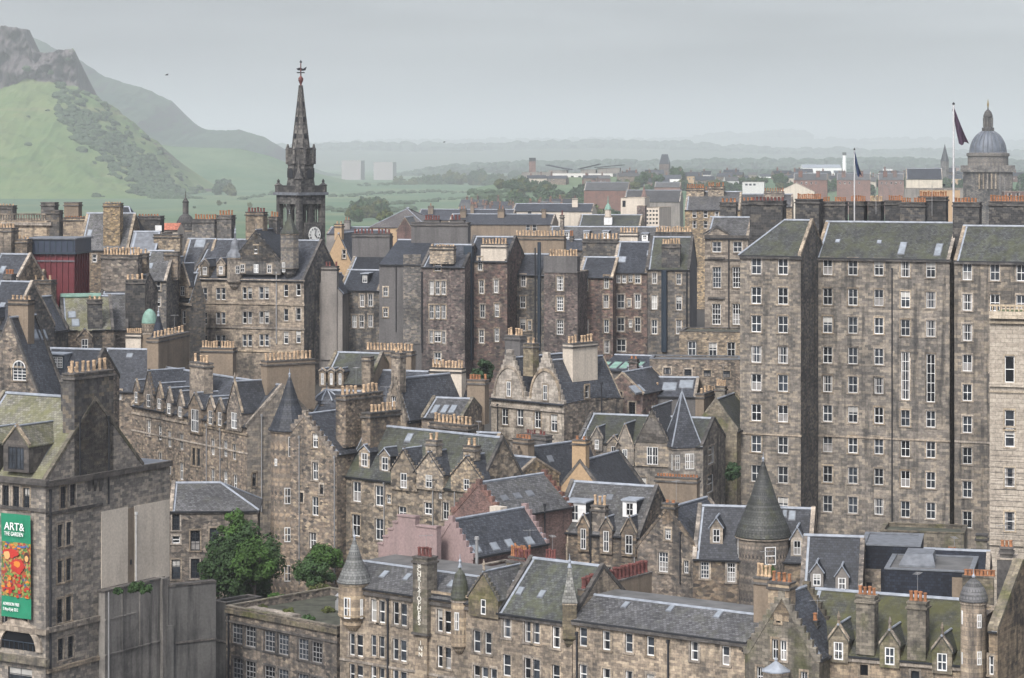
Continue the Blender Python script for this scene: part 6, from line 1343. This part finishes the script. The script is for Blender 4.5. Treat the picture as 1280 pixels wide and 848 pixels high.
# school on the park edge
sch = B('campus_building', 'long white-fronted campus building with butterfly roofs at the park edge', 690, 217, 1150, -8, 766, 18, plain('campus_render', (.55, .53, .50), .8), base=33); sch.roof('flat', m=FELT, par=.1); sch.win('F', [(697+9.2*k, 223) for k in range(8)], 3.5, 6, 'o', sur=False)
for k, (x0, x1, y0, y1) in enumerate(((682, 712, 206, 212), (722, 748, 211, 205), (743, 778, 209, 206))):
    mb = MB(); a0 = sch.hit('F', x0, y0)[0]; a1 = sch.hit('F', x1, y1)[0]; za = sch.hit('F', x0, y0)[1]; zb_ = sch.hit('F', x1, y1)[1]
    mb.prism([(a0, -1, za), (a1, -1, zb_), (a1, 28, zb_), (a0, 28, za)], (0, 0, -.8), SLD); mb.box((a0+3, 1, sch.H), (a1-3, 15, min(za, zb_)-.9), HG); mb.build('butterfly_roof', sch.root)
sch.close()
simple('campus_wing', 'grey brick campus wing next to the butterfly roofs', 652, 690, 216, 0, 1160, 14, HG, FELT, kind='flat', wins=((672, 222), (678, 222)), wst='o', ws=(3, 6))
simple('white_pavilion', 'white pavilion half hidden by the park trees', 786, 807, 218, 0, 1150, 10, WHITE, FELT, kind='flat', wins=((792, 222), (799, 222)), wst='o', ws=(4, 3))
simple('slate_range', 'long slate roofed brick range in the trees', 730, 785, 238, 228, 900, 12, BR, SLG)
simple('rooftop_manor', 'small turreted manor roof above the trees', 824, 836, 205, 193, 1250, 10, SR, SLD, kind='hip', hips=(2, 2))
simple('pale_terrace', 'pink terrace by the park trees', 818, 850, 234, 228, 950, 10, BR, SLG)
o = link('brick_chimney', None, None, P(665.5, 215, FY(1250))); tag(o, 'square brick chimney tower above the campus roofs', 'chimney'); mb = MB(); mb.box((-3.8, -3.8, -18), (3.8, 3.8, 12), BR); mb.build('shaft', o); mb = MB(); mb.box((-3.8, -3.8, 12), (3.8, 3.8, 16), SLD); mb.build('top', o)
for x0, x1, lab in ((427, 451, 'pale high-rise slab in the haze, the broader of two'), (467, 491, 'pale high-rise slab in the haze, the shorter of two')):
    simple('tower_block', lab, x0, x1, 203 if x0 > 450 else 201, 0, 2250, 22, TOWERM, FELT, kind='flat', yaw=-6, wins=())
rr = random.Random(11)
HAZEW = [SU, HP, HO, BR, SU, HG, WHITE]; RF = [SL, SLD, SLG]
for k in range(95):
    px = rr.choice([rr.uniform(845, 1000), rr.uniform(1000, 1290), rr.uniform(1040, 1200), rr.uniform(570, 700)]); ye = rr.uniform(209, 238) if px > 840 else rr.uniform(256, 270)
    Y = 470+max(30, (HC-8-2-9)/max(6, ye+8-HY)*F-480)/3.0; Yw = FY(Y); w_ = max(6, rr.uniform(9, 20)/Yw*F)
    b = B('town_house', 'small pale house lost in the misty far town', px, ye, Y, rr.uniform(-25, 10), px+w_, rr.uniform(8, 12)*Y/Yw, rr.choice(HAZEW), base=gz(0, Yw)-2, cat='house', group='houses of the misty far town')
    b.roof('gu', rise=rr.uniform(2.5, 4.5), m=rr.choice(RF), skew=None, flash=False)
    if Yw < 3000: x_ = px+w_/2; b.ch('F', x_-.6/Yw*F, x_+.6/Yw*F, ye-6.0/Yw*F, b.D*.5, 1.2, 2, .8, 'r', m=BR); b.win('F', [(px+w_*.3, ye+2.2/Yw*F), (px+w_*.7, ye+2.2/Yw*F)], 1.2/Yw*F, 1.6/Yw*F, 's1', sur=False)
    b.close()
# ================================================================== LAND
def mesh_grid(name, xs, ys, zf, m, kind='structure', smooth=True):
    v = [(x, y, zf(x, y)) for y in ys for x in xs]; n_ = len(xs)
    f = [(j*n_+i, j*n_+i+1, (j+1)*n_+i+1, (j+1)*n_+i) for j in range(len(ys)-1) for i in range(n_-1)]
    me = bpy.data.meshes.new(name); me.from_pydata(v, [], f); me.materials.append(m); me.polygons.foreach_set('use_smooth', [smooth]*len(f)); o = link(name, me); tag(o, kind=kind); return o
def landmat(name, a, b_, rock=None, dark=None, scale=.01, band=None, town=None):
    m, n, bs = _mat(name); g = NG(n); geo = g.new('ShaderNodeNewGeometry'); pos = geo.outputs['Position']
    c = g.mix(g.rng(g.noise(pos, scale, 6, .65), .4, .62, 0, 1), a, b_); c = g.mix(g.rng(g.noise(pos, scale*6, 5, .7), .5, .72, 0, .6), c, dark or tuple(x*.6 for x in a))
    if band: c = g.mix(g.rng(g.noise(g.mapv(pos, (.004, .004, .05)), 1, 5, .65), .52, .66, 0, .7), c, band)
    if rock:
        lo_ = .44 if name == 'crag_grass' else .66
        sp = g.new('ShaderNodeSeparateXYZ'); g.link(geo.outputs['True Normal'], sp.inputs[0]); st = g.noise(g.mapv(pos, (.16, .16, .02)), 1, 6, .7)
        rc = g.mix(g.rng(st, .35, .65, 0, 1), rock, tuple(x*.45 for x in rock)); c = g.mix(g.rng(sp.outputs['Z'], lo_, lo_+.14, 1, 0), c, rc)
    if town: sp = g.new('ShaderNodeSeparateXYZ'); g.link(pos, sp.inputs[0]); c = g.mix(g.rng(sp.outputs['Y'], 900, 1100, 0, 1), town, c)
    g.link(c, bs.inputs['Base Color']); bs.inputs['Roughness'].default_value = .95; bs.inputs['Specular IOR Level'].default_value = .1; return m
PAV = (.055, .053, .05)
H3 = landmat('park_grass', (.075, .13, .075), (.12, .165, .10), dark=(.055, .09, .055), scale=.004, band=(.14, .16, .08), town=PAV)
xs = [-14000+200*i for i in range(141)]; ys = [-110, 100, 200, 260, 300, 330, 360, 390, 420, 450, 500, 600, 700, 800, 900, 1000, 1200, 1350, 1500, 1750, 2000, 2300, 2600, 3000, 3400, 4500, 6000, 8000, 10500, 14000, 20000, 28000, 39500]
GROUND = mesh_grid('ground', xs, ys, lambda x, y: gz(x, y)+0, H3)
def interp(pts, x):
    if x <= pts[0][0]: return pts[0][1]
    for (a, b_), (c, d) in zip(pts, pts[1:]):
        if x <= c: t = (x-a)/(c-a); return b_+(d-b_)*t
    return pts[-1][1]
def hill(name, sil, Yr, Yf, Yb, m, zf, step=2.0, rows=46, cliff=None, rough=1.0, power=1.0, zfoot=30, seed=0):
    Yr, Yf, Yb = FY(Yr), FY(Yf), FY(Yb); x0, x1 = sil[0][0], sil[-1][0]; n_ = int((x1-x0)/step)+1; cols = [x0+step*i for i in range(n_)]
    ts = [i/rows for i in range(rows+1)] if not cliff else [.93*i/(rows-30) for i in range(rows-30)]+[.93+.04*i/26 for i in range(27)]+[.98, .99, 1.0]; v = []
    for t in ts:
        for px in cols:
            zr = HC-(interp(sil, px)-HY)/F*Yr; 
            y = Yf+(Yr-Yf)*t; x = (px-640)/F*Yr*(1-.0*(1-t))
            s_ = t**power; z = zfoot+(zr-zfoot)*s_
            if cliff:
                zc = HC-(interp(cliff, px)-HY)/F*Yr*.985
                zc = min(zc, zr)
                z = zfoot+(zc-zfoot)*(min(1, t/.93))**power if t < .93 else zc+(zr-zc)*min(1, (t-.93)/.035)**.8
            nz_ = mnoise.fractal(Vector((x*.012+seed, y*.012, 0)), 1.0, 2.1, 5)*(zr-zfoot)*.045*rough+mnoise.fractal(Vector((x*.06+seed, y*.03, z*.02)), 1.0, 2.1, 4)*3.2*rough
            if t > .93 and cliff: x += mnoise.fractal(Vector((x*.05, z*.02, seed)), 1, 2, 5)*7; y += mnoise.fractal(Vector((x*.035, z*.03, seed+9)), .8, 2.2, 7)*30+abs(mnoise.noise(Vector((x*.05, z*.01, 3))))*-22
            v.append((x, y, z+nz_*(1 if t < .98 else .35)*min(1, t*6)))
    for px in cols:
        zr = HC-(interp(sil, px)-HY)/F*Yr; v.append(((px-640)/F*Yr, (Yr+Yb)/2, zr-(zr-zfoot)*.35))
    for px in cols: v.append(((px-640)/F*Yr, Yb, zfoot-1))
    R_ = len(v)//n_; f = [(j*n_+i, j*n_+i+1, (j+1)*n_+i+1, (j+1)*n_+i) for j in range(R_-1) for i in range(n_-1)]
    me = bpy.data.meshes.new(name); me.from_pydata(v, [], f); me.materials.append(m); me.polygons.foreach_set('use_smooth', [True]*len(f))
    if cliff:
        me.materials.append(ROCK); mi = [0]*len(f)
        for j in range(rows-30, rows-2):
            for i in range(n_-1):
                px = cols[i]; 
                if interp(cliff, px)-interp(sil, px) > 6: mi[j*(n_-1)+i] = 1
        me.polygons.foreach_set('material_index', mi)
    o = link(name, me); tag(o, kind='structure'); return o
ROCK = landmat('crag_rock', (.135, .115, .118), (.09, .08, .085), rock=(.12, .105, .11), dark=(.06, .06, .055), scale=.02)
H1 = landmat('crag_grass', (.095, .148, .058), (.142, .178, .078), rock=(.125, .105, .105), dark=(.06, .10, .05), scale=.008, band=(.17, .17, .09))
H2 = landmat('far_hill', (.045, .072, .055), (.065, .092, .062), rock=(.08, .08, .085), scale=.006)
H4 = landmat('far_land', (.05, .07, .045), (.08, .10, .06), scale=.002)
crag = hill('crag_hill', [(-140, 44), (-60, 40), (0, 39), (40, 37), (43, 60), (47, 65), (62, 66), (92, 62), (99, 70), (103, 92), (107, 112), (135, 128), (165, 152), (200, 183), (250, 234), (290, 264), (340, 296), (380, 310)], 1600, 1400, 1750, H1, None, 1.2, 90,
     cliff=[(-140, 120), (0, 116), (20, 108), (40, 98), (60, 100), (80, 104), (104, 106), (108, 112), (135, 128), (400, 320)], zfoot=0)
hill('arthur_slope', [(-60, 20), (30, 44), (45, 50), (75, 62), (100, 76), (130, 96), (160, 105), (190, 116), (215, 128), (232, 146), (252, 160), (262, 163), (300, 162), (330, 171), (350, 184), (362, 200), (380, 215), (400, 226)], 2500, 1900, 2900, H2, None, 2.0, 30, zfoot=0, rough=1.3, seed=4).name = 'rocky_hill'
valley = hill('valley_slope', [(120, 172), (180, 180), (230, 184), (300, 186), (340, 196), (380, 214), (420, 228), (480, 232), (560, 231), (640, 234), (700, 238), (760, 246)], 1800, 1660, 2100, H3, None, 2.5, 30, zfoot=0, rough=.5, seed=7)
hill('far_ridge', [(330, 187), (400, 185), (460, 184), (520, 186), (600, 185), (660, 182), (760, 181), (860, 183), (960, 190), (1080, 190), (1200, 193), (1340, 194)], 4600, 3600, 5400, H4, None, 3, 14, zfoot=0, rough=.5, seed=2)
hill('distant_ridge', [(300, 190), (380, 186), (440, 180), (560, 182), (640, 178), (760, 179), (860, 178), (895, 171), (930, 168), (1003, 167), (1012, 178), (1060, 178), (1140, 177), (1240, 181), (1380, 182)], 7600, 6200, 8600, H4, None, 3, 12, zfoot=0, rough=.5, seed=3)
rise = hill('town_rise', [(590, 236), (640, 226), (690, 222), (760, 221), (830, 222), (900, 224), (1000, 222), (1100, 222), (1200, 223), (1330, 226)], 1130, 960, 1330, H3, None, 3, 14, zfoot=0, rough=.35, seed=11)
# ------------------------------------------------------------------ trees
def leafmat(name, c):
    m, n, b = _mat(name); g = NG(n); pos = g.new('ShaderNodeNewGeometry').outputs['Position']
    oi = g.new('ShaderNodeObjectInfo').outputs['Random']
    cc = g.mix(g.rng(g.noise(pos, .5, 4, .6), .35, .65, 0, 1), tuple(x*.6 for x in c), tuple(x*1.4 for x in c)); cc = g.mix(g.math('MULTIPLY', oi, .4), cc, tuple(x*.55 for x in c))
    g.link(cc, b.inputs['Base Color']); b.inputs['Roughness'].default_value = .7; b.inputs['Specular IOR Level'].default_value = .2; return m
LF = leafmat('leaf_green', (.036, .07, .024)); LFB = leafmat('leaf_bright', (.048, .098, .022)); LFD = leafmat('leaf_dark', (.035, .065, .03)); LFO = leafmat('leaf_olive', (.085, .10, .03))
BARK = plain('bark', (.06, .05, .04), .9)
def crown_mesh(name, seed, clumps, leaf, nleaf, m, r=1.0, squash=.85, core=True):
    """leaf-sized faces on clumps spread through the crown's volume"""
    rr = random.Random(seed); v = []; f = []; mb = MB()
    cs = []
    for k in range(clumps):
        while True:
            p = Vector((rr.uniform(-1, 1), rr.uniform(-1, 1), rr.uniform(-1, 1)))
            if .35 < p.length < .95: break
        cs.append((Vector((p.x*r, p.y*r, p.z*r*squash)), r*rr.uniform(.22, .42)))
    for (c, cr_) in cs:
        for k in range(nleaf):
            d = Vector((rr.gauss(0, 1), rr.gauss(0, 1), rr.gauss(0, 1))).normalized(); p = c+d*cr_*rr.uniform(.7, 1.08)
            nn = (d+Vector((rr.uniform(-.7, .7), rr.uniform(-.7, .7), rr.uniform(-.2, .9)))).normalized(); t = nn.orthogonal().normalized(); t = Matrix.Rotation(rr.uniform(0, 6.28), 3, nn) @ t; bt = nn.cross(t); s_ = leaf*rr.uniform(.6, 1.3)
            i0 = len(v); v += [p-t*s_, p+bt*s_*.6-t*s_*.1, p+t*s_, p-bt*s_*.6-t*s_*.1]; f.append((i0, i0+1, i0+2, i0+3))
    if core:
        for (c, cr_) in cs:
            i0 = len(v); q = cr_*.5
            for d in ((1, 0, 0), (-1, 0, 0), (0, 1, 0), (0, -1, 0), (0, 0, 1), (0, 0, -1)): v.append(c+Vector(d)*q)
            for a in ((0, 2, 4), (2, 1, 4), (1, 3, 4), (3, 0, 4), (2, 0, 5), (1, 2, 5), (3, 1, 5), (0, 3, 5)): f.append(tuple(i0+x for x in a))
    me = bpy.data.meshes.new(name); me.from_pydata([tuple(p) for p in v], [], f); me.materials.append(m); me.update(); return me
def trunk_mesh(h, r, limbs, seed, reach):
    mb = MB(); rr = random.Random(seed); pts = [Vector((0, 0, -1)), Vector((.1*h*.1, 0, h*.4)), Vector((0, .04*h, h*.75)), Vector((.03*h, 0, h))]; rs = [r*1.3, r, r*.7, r*.35]
    def tube(pts, rs):
        for (p, a), (q, b_) in zip(zip(pts, rs), zip(pts[1:], rs[1:])):
            n_ = 7
            for k in range(n_):
                a0, a1 = 6.2832*k/n_, 6.2832*(k+1)/n_; C = lambda P_, r_, t: P_+Vector((math.cos(t), math.sin(t), 0))*r_
                mb.poly([C(p, a, a0), C(p, a, a1), C(q, b_, a1), C(q, b_, a0)], BARK)
    tube(pts, rs)
    for k in range(limbs):
        an = 6.28*k/limbs+rr.uniform(-.3, .3); z0 = h*rr.uniform(.45, .8); p = Vector((0, .02*h, z0)); q = p+Vector((math.cos(an)*reach*.5, math.sin(an)*reach*.5, h*.2)); e = q+Vector((math.cos(an)*reach*.3, math.sin(an)*reach*.3, h*.18)); tube([p, q, e], [r*.45, r*.3, r*.12])
    return mb.mesh('trunk')
# the tree in the yard behind the derelict block
def yard_tree(name, label, px, py, pyb, Y, rpx, m, seed, clumps, nl, leaf, sq=1.0, cat='tree'):
    c = P(px, py, Y); r = rpx/F*Y; base = P(px, pyb, Y).z
    o = link(name, None, None, (c.x, c.y, base)); tag(o, label, cat)
    link('crown', crown_mesh('crown', seed, clumps, leaf, nl, m, r, sq), o, (0, 0, c.z-base)); 
    if rpx > 20: link('trunk', trunk_mesh(max(1, c.z-base), .07*r, 7, seed, r), o)
    return o
YT = 275
yard_tree('leafy_tree', 'broad bright green leafy tree growing in the yard behind the derelict block', 304, 702, 790, YT, 43, LF, 3, 80, 260, .21, 1.0)
yard_tree('leafy_sapling', 'feathery paler green sapling tip rising over the broad tree', 292, 668, 780, YT+2, 20, LFB, 5, 26, 170, .16, 1.3, 'tree')
yard_tree('leafy_shrub', 'bright green mass of leaves on the near side of the broad tree', 318, 700, 780, YT-5, 26, LFB, 8, 40, 220, .18, .9, 'shrub')
yard_tree('dark_shrub', 'dark low shrub at the foot of the broad tree', 272, 716, 770, YT-1, 24, LF, 9, 32, 190, .17, .8, 'shrub')
yard_tree('ivy_mound', 'bright trimmed ivy mound below the witch-hat turret house', 405, 697, 730, 277, 24, LFB, 12, 40, 150, .18, .45, 'ivy')
yard_tree('ivy_hedge', 'darker hedge bush in front of the bright ivy mound', 393, 716, 745, 274, 24, LF, 14, 34, 120, .18, .7, 'hedge')
yard_tree('wall_shrub', 'weedy shrub sprouting on top of the concrete retaining wall', 174, 735, 742, 238.5, 13, LF, 15, 14, 70, .16, .5, 'shrub')
yard_tree('wall_shrub', 'small weed tuft near the white drainpipe on the concrete wall', 148, 738, 742, 236.5, 7, LF, 16, 8, 50, .14, .6, 'shrub')
for k, (x, y, r_, lab) in enumerate(((300, 752, 11, 'weeds growing along the parapet of the derelict roof'), (362, 768, 9, 'weeds growing beside the roof vent of the derelict block'), (398, 742, 16, 'grassy weeds at the back of the derelict roof'), (345, 748, 9, 'low weeds near the back parapet of the derelict roof'), (385, 776, 8, 'weeds by the corner of the derelict roof beside the inn turret'), (328, 762, 7, 'sparse weeds between the planks of the derelict roof'), (410, 765, 9, 'dry weeds under the stone corner turret of the inn'))):
    bb = DERE; o_, d_ = bb.ray(x, y); t = (bb.H-.7-o_.z)/d_.z; w_ = bb.root_pt(o_+d_*t); R0 = r_/F*w_.y
    o = link('roof_weed', None, None, w_); tag(o, lab, 'weeds'); link('foliage', crown_mesh('foliage', 30+k, 14, .13, 60, (LF, LFO, LFO, LFB, LF, LFO, LFO)[k], R0, .4), o, (0, 0, .25*R0))
for px, py, Y, r_, lab in ((606, 470, 345, 14, 'dark green tree squeezed between the tenements and the pale hall'), (916, 590, 322, 9, 'dark ivy clinging in the gap beside the tall grey block'), (961, 713, 225, 5, 'small green tuft sprouting beside the chimney pots of the crow-stepped house')):
    yard_tree('squeezed_tree', lab, px, py, py+30*(r_/14), Y, r_, LFD if r_ > 5 else LFB, int(px), 26, 90, .22, 1.4, 'tree')
# middle-distance park trees: one of each kind, then copies
PROT = [(crown_mesh('crown', 50+k, 26, .17, 60, (LF, LFD, LF, LFO)[k], 1.0, (.85, 1.0, .75, .9)[k]), trunk_mesh(1.6, .1, 5, k, .8)) for k in range(4)]
LBL = ['rounded green park tree in the wooded belt beyond the town', 'dark dense park tree in the wooded belt beyond the town', 'low spreading park tree in the wooded belt beyond the town', 'olive tinted park tree in the wooded belt beyond the town']
from mathutils.bvhtree import BVHTree
def bvh(o): return BVHTree.FromPolygons([tuple(v.co) for v in o.data.vertices], [tuple(p.vertices) for p in o.data.polygons])
LAND = [bvh(o) for o in (GROUND, valley, crag, rise)]
def land(px, py):
    d = Dr(px, py).normalized(); best = None
    for t in LAND:
        h = t.ray_cast(CAM, d)
        if h[0] is not None and (best is None or h[3] < best[1]): best = (h[0], h[3])
    return best[0] if best else None
def park_tree(px, py, rpx, Y=None, k=None, grp='park trees beyond the town'):
    k = rr.randrange(4) if k is None else k
    if Y is None:
        q = land(px, py+1.05*rpx)
        if q is None or q.y > 9000: return
        Y = q.y; r = rpx/F*Y; o_loc = q
    else: r = rpx/F*Y; c = P(px, py, Y); o_loc = Vector((c.x, c.y, c.z-1.15*r))
    o = link('park_tree', None, None, o_loc, rr.uniform(0, 6.28)); tag(o, LBL[k], 'tree', grp+(' round', ' dark', ' low', ' olive')[k])
    a = link('crown', PROT[k][0], o, (0, 0, 1.05*r)); a.scale = (r, r, r*rr.uniform(.8, 1.15)); q = link('trunk', PROT[k][1], o); q.scale = (r, r, r*.5)
rr = random.Random(21)
def belt(n_, x0, x1, top, depth, r0, r1, Y=None):
    pts = sorted(((rr.uniform(x0, x1), rr.random()) for _ in range(n_)), key=lambda q: q[1])
    for px, t in pts:
        py = interp(top, px)+depth*t; r = rr.uniform(r0, r1); park_tree(px, py+r*.6, r, None if Y is None else Y-60*t)
RY = FY(1800)
belt(26, 640, 690, [(640, 226), (690, 226)], 10, 4, 7); belt(22, 690, 860, [(690, 235), (770, 235), (772, 226), (860, 226)], 8, 4, 7); belt(56, 860, 1290, [(860, 223), (1000, 221), (1290, 223)], 14, 4, 8)
belt(38, 500, 660, [(500, 223), (530, 220), (560, 216), (578, 210), (600, 213), (625, 217), (660, 217)], 10, 6, 10, RY+120)
belt(56, 575, 790, [(575, 262), (590, 250), (630, 243), (650, 238), (700, 233), (725, 230), (760, 246), (790, 252)], 22, 7, 13)
belt(8, 620, 660, [(620, 222), (660, 222)], 10, 5, 8)
belt(24, 430, 486, [(430, 262), (440, 252), (460, 246), (476, 250), (486, 262)], 14, 6, 11)
belt(16, 795, 850, [(795, 214), (812, 204), (830, 200), (850, 214)], 20, 5, 9)
belt(24, 850, 1290, [(850, 214), (870, 208), (900, 212), (960, 214), (1010, 216), (1090, 216), (1290, 218)], 20, 5, 9)
belt(9, 270, 292, [(270, 222), (292, 226)], 12, 4, 8); belt(12, 230, 380, [(230, 238), (380, 262)], 25, 1.6, 3.5)
for k in range(70):
    px, py = rr.uniform(642, 1285), rr.uniform(224.5, 236)
    if 686 < px < 772 and py < 231: continue
    q = land(px, py)
    if q is None or q.y < 1200 or q.y > 3200: continue
    m_ = F/q.y; b = B('town_house', 'small pale house lost in the misty far town', px, py-rr.uniform(5, 8)*m_, (q.y-480)/3+480, rr.uniform(-25, 15), px+rr.uniform(9, 20)*m_, 9*((q.y-480)/3+480)/q.y, rr.choice(HAZEW), base=q.z-3, cat='house', group='houses of the misty far town')
    b.roof('gu', rise=rr.uniform(2.5, 4), m=rr.choice(RF), skew=None, flash=False); b.win('F', [(px+2.5*m_, py-4*m_), (px+6*m_, py-4*m_)], 1.3*m_, 1.8*m_, 's1', sur=False); b.ch('F', px+3*m_, px+4.4*m_, py-12*m_, 4, 1.2, 2, .8, 'r', m=BR); b.close()
# far woods and gorse: uncountable, one object each
def scatter(name, pts, m, seed):
    r_ = random.Random(seed); v = []; f = []
    for (p, s_) in pts:
        i0 = len(v); n_ = 6; top = Vector((0, 0, s_*.75))
        for lv, (rad, z) in enumerate(((1, 0), (1.05, .35), (.65, .7))):
            for k in range(n_): a = 6.283*k/n_+r_.random()*.5; q = s_*rad*r_.uniform(.75, 1.2); v.append((p.x+q*math.cos(a), p.y+q*math.sin(a), p.z-.3*s_*(lv == 0)+s_*z*r_.uniform(.8, 1.15)))
        v.append((p.x, p.y, p.z+s_*.85)); t = i0+3*n_
        for lv in range(2):
            for k in range(n_): f.append((i0+lv*n_+k, i0+lv*n_+(k+1) % n_, i0+(lv+1)*n_+(k+1) % n_, i0+(lv+1)*n_+k))
        for k in range(n_): f.append((i0+2*n_+k, i0+2*n_+(k+1) % n_, t))
    me = bpy.data.meshes.new(name); me.from_pydata(v, [], f); me.materials.append(m); o = link(name, me); tag(o, kind='stuff'); return o
r_ = random.Random(4)
me = crag.data; band = []
vs = [v.co for v in me.vertices]
for k in range(60000):
    c = vs[r_.randrange(len(vs))]
    if c.y > FY(1590) or c.y < FY(1400)+5: continue
    px = 640+c.x/c.y*F; py = HY-(c.z-HC)/c.y*F; d = (py-112)-(px-75)*.83       # distance below the shoulder line
    dens = math.exp(-((d-18)/20)**2) if px > 70 and px < 310 else 0
    if mnoise.noise(Vector((px*.05, py*.05, 2))) < -.05: dens *= .25
    if py > 245: dens *= .5
    if dens < .02 and r_.random() < .006 and mnoise.noise(Vector((px*.03, py*.03, 7))) > .1: dens = .5
    if r_.random() < dens*.55 and len(band) < 3800: band.append((Vector((c.x+r_.uniform(-4, 4), c.y+r_.uniform(-4, 4), c.z-.4)), r_.uniform(2.6, 8.0)))
GORSE = leafmat('gorse', (.045, .072, .035)); scatter('gorse_scrub', band, GORSE, 1)
def woods(name, sil, Y, n_, s0, s1, seed, dep, m):
    r_ = random.Random(seed); pts = []
    for k in range(n_): px = r_.uniform(sil[0][0], sil[-1][0]); p = P(px, interp(sil, px)+r_.uniform(0, dep), FY(Y)+r_.uniform(-250, 250)); pts.append((p, r_.uniform(s0, s1)*2.8))
    scatter(name, pts, m, seed)
FW = leafmat('far_wood', (.035, .055, .035))
woods('far_woods', [(340, 187), (460, 185), (600, 186), (760, 182), (860, 184), (960, 191), (1340, 195)], 4500, 900, 8, 17, 5, 6, FW)
woods('distant_woods', [(380, 187), (440, 181), (640, 179), (860, 179), (895, 172), (1003, 168), (1012, 179), (1140, 178), (1340, 183)], 7500, 700, 12, 26, 6, 5, FW)
woods('hazy_woods', [(380, 226), (480, 224), (560, 212), (660, 206), (840, 206), (900, 204), (1100, 203), (1340, 205)], 2700, 1500, 4, 8, 8, 9, FW)
woods('mid_woods', [(640, 220), (700, 221), (790, 221), (860, 218)], 2000, 420, 3, 6, 9, 10, FW)
woods('town_woods', [(850, 217), (960, 217), (1090, 218), (1340, 220)], 1900, 900, 2.5, 5, 10, 9, FW)
hl = []
for line in (((416, 247), (470, 243), (540, 240), (600, 243), (640, 240)), ((405, 262), (450, 268), (520, 262)), ((490, 256), (560, 250), (640, 246)), ((300, 250), (340, 243), (380, 240)), ((440, 232), (520, 230))):
    for (a, b_) in zip(line, line[1:]):
        n_ = int(abs(b_[0]-a[0])*.8)
        for i in range(n_):
            if r_.random() < .55: continue
            t = i/n_; q = land(a[0]+(b_[0]-a[0])*t, a[1]+(b_[1]-a[1])*t+r_.uniform(-1.2, 1.2))
            if q is not None: hl.append((q, r_.uniform(1.5, 6)))
scatter('hedgerows', hl, GORSE, 3)
# ================================================================== AIR
mb = MB(); mb.box((-3300, -120, -3.0), (3300, 10800, 205), None) if False else None
def volmat():
    m = bpy.data.materials.new('haze'); m.use_nodes = True; n = m.node_tree; n.nodes.clear(); o = n.nodes.new('ShaderNodeOutputMaterial'); p = n.nodes.new('ShaderNodeVolumePrincipled')
    p.inputs['Color'].default_value = (.83, .865, .895, 1); p.inputs['Density'].default_value = HAZE; p.inputs['Anisotropy'].default_value = .1; n.links.new(p.outputs[0], o.inputs['Volume']); return m
HAZE = .00012
me = bpy.data.meshes.new('haze'); X0, X1, Y0, Y1, Z0, Z1 = -14500, 14500, -120, 40000, -5.0, 520
me.from_pydata([(x, y, z) for z in (Z0, Z1) for y in (Y0, Y1) for x in (X0, X1)], [], [(0, 2, 3, 1), (4, 5, 7, 6), (0, 1, 5, 4), (2, 6, 7, 3), (0, 4, 6, 2), (1, 3, 7, 5)]); me.materials.append(volmat())
tag(link('haze', me), kind='stuff')
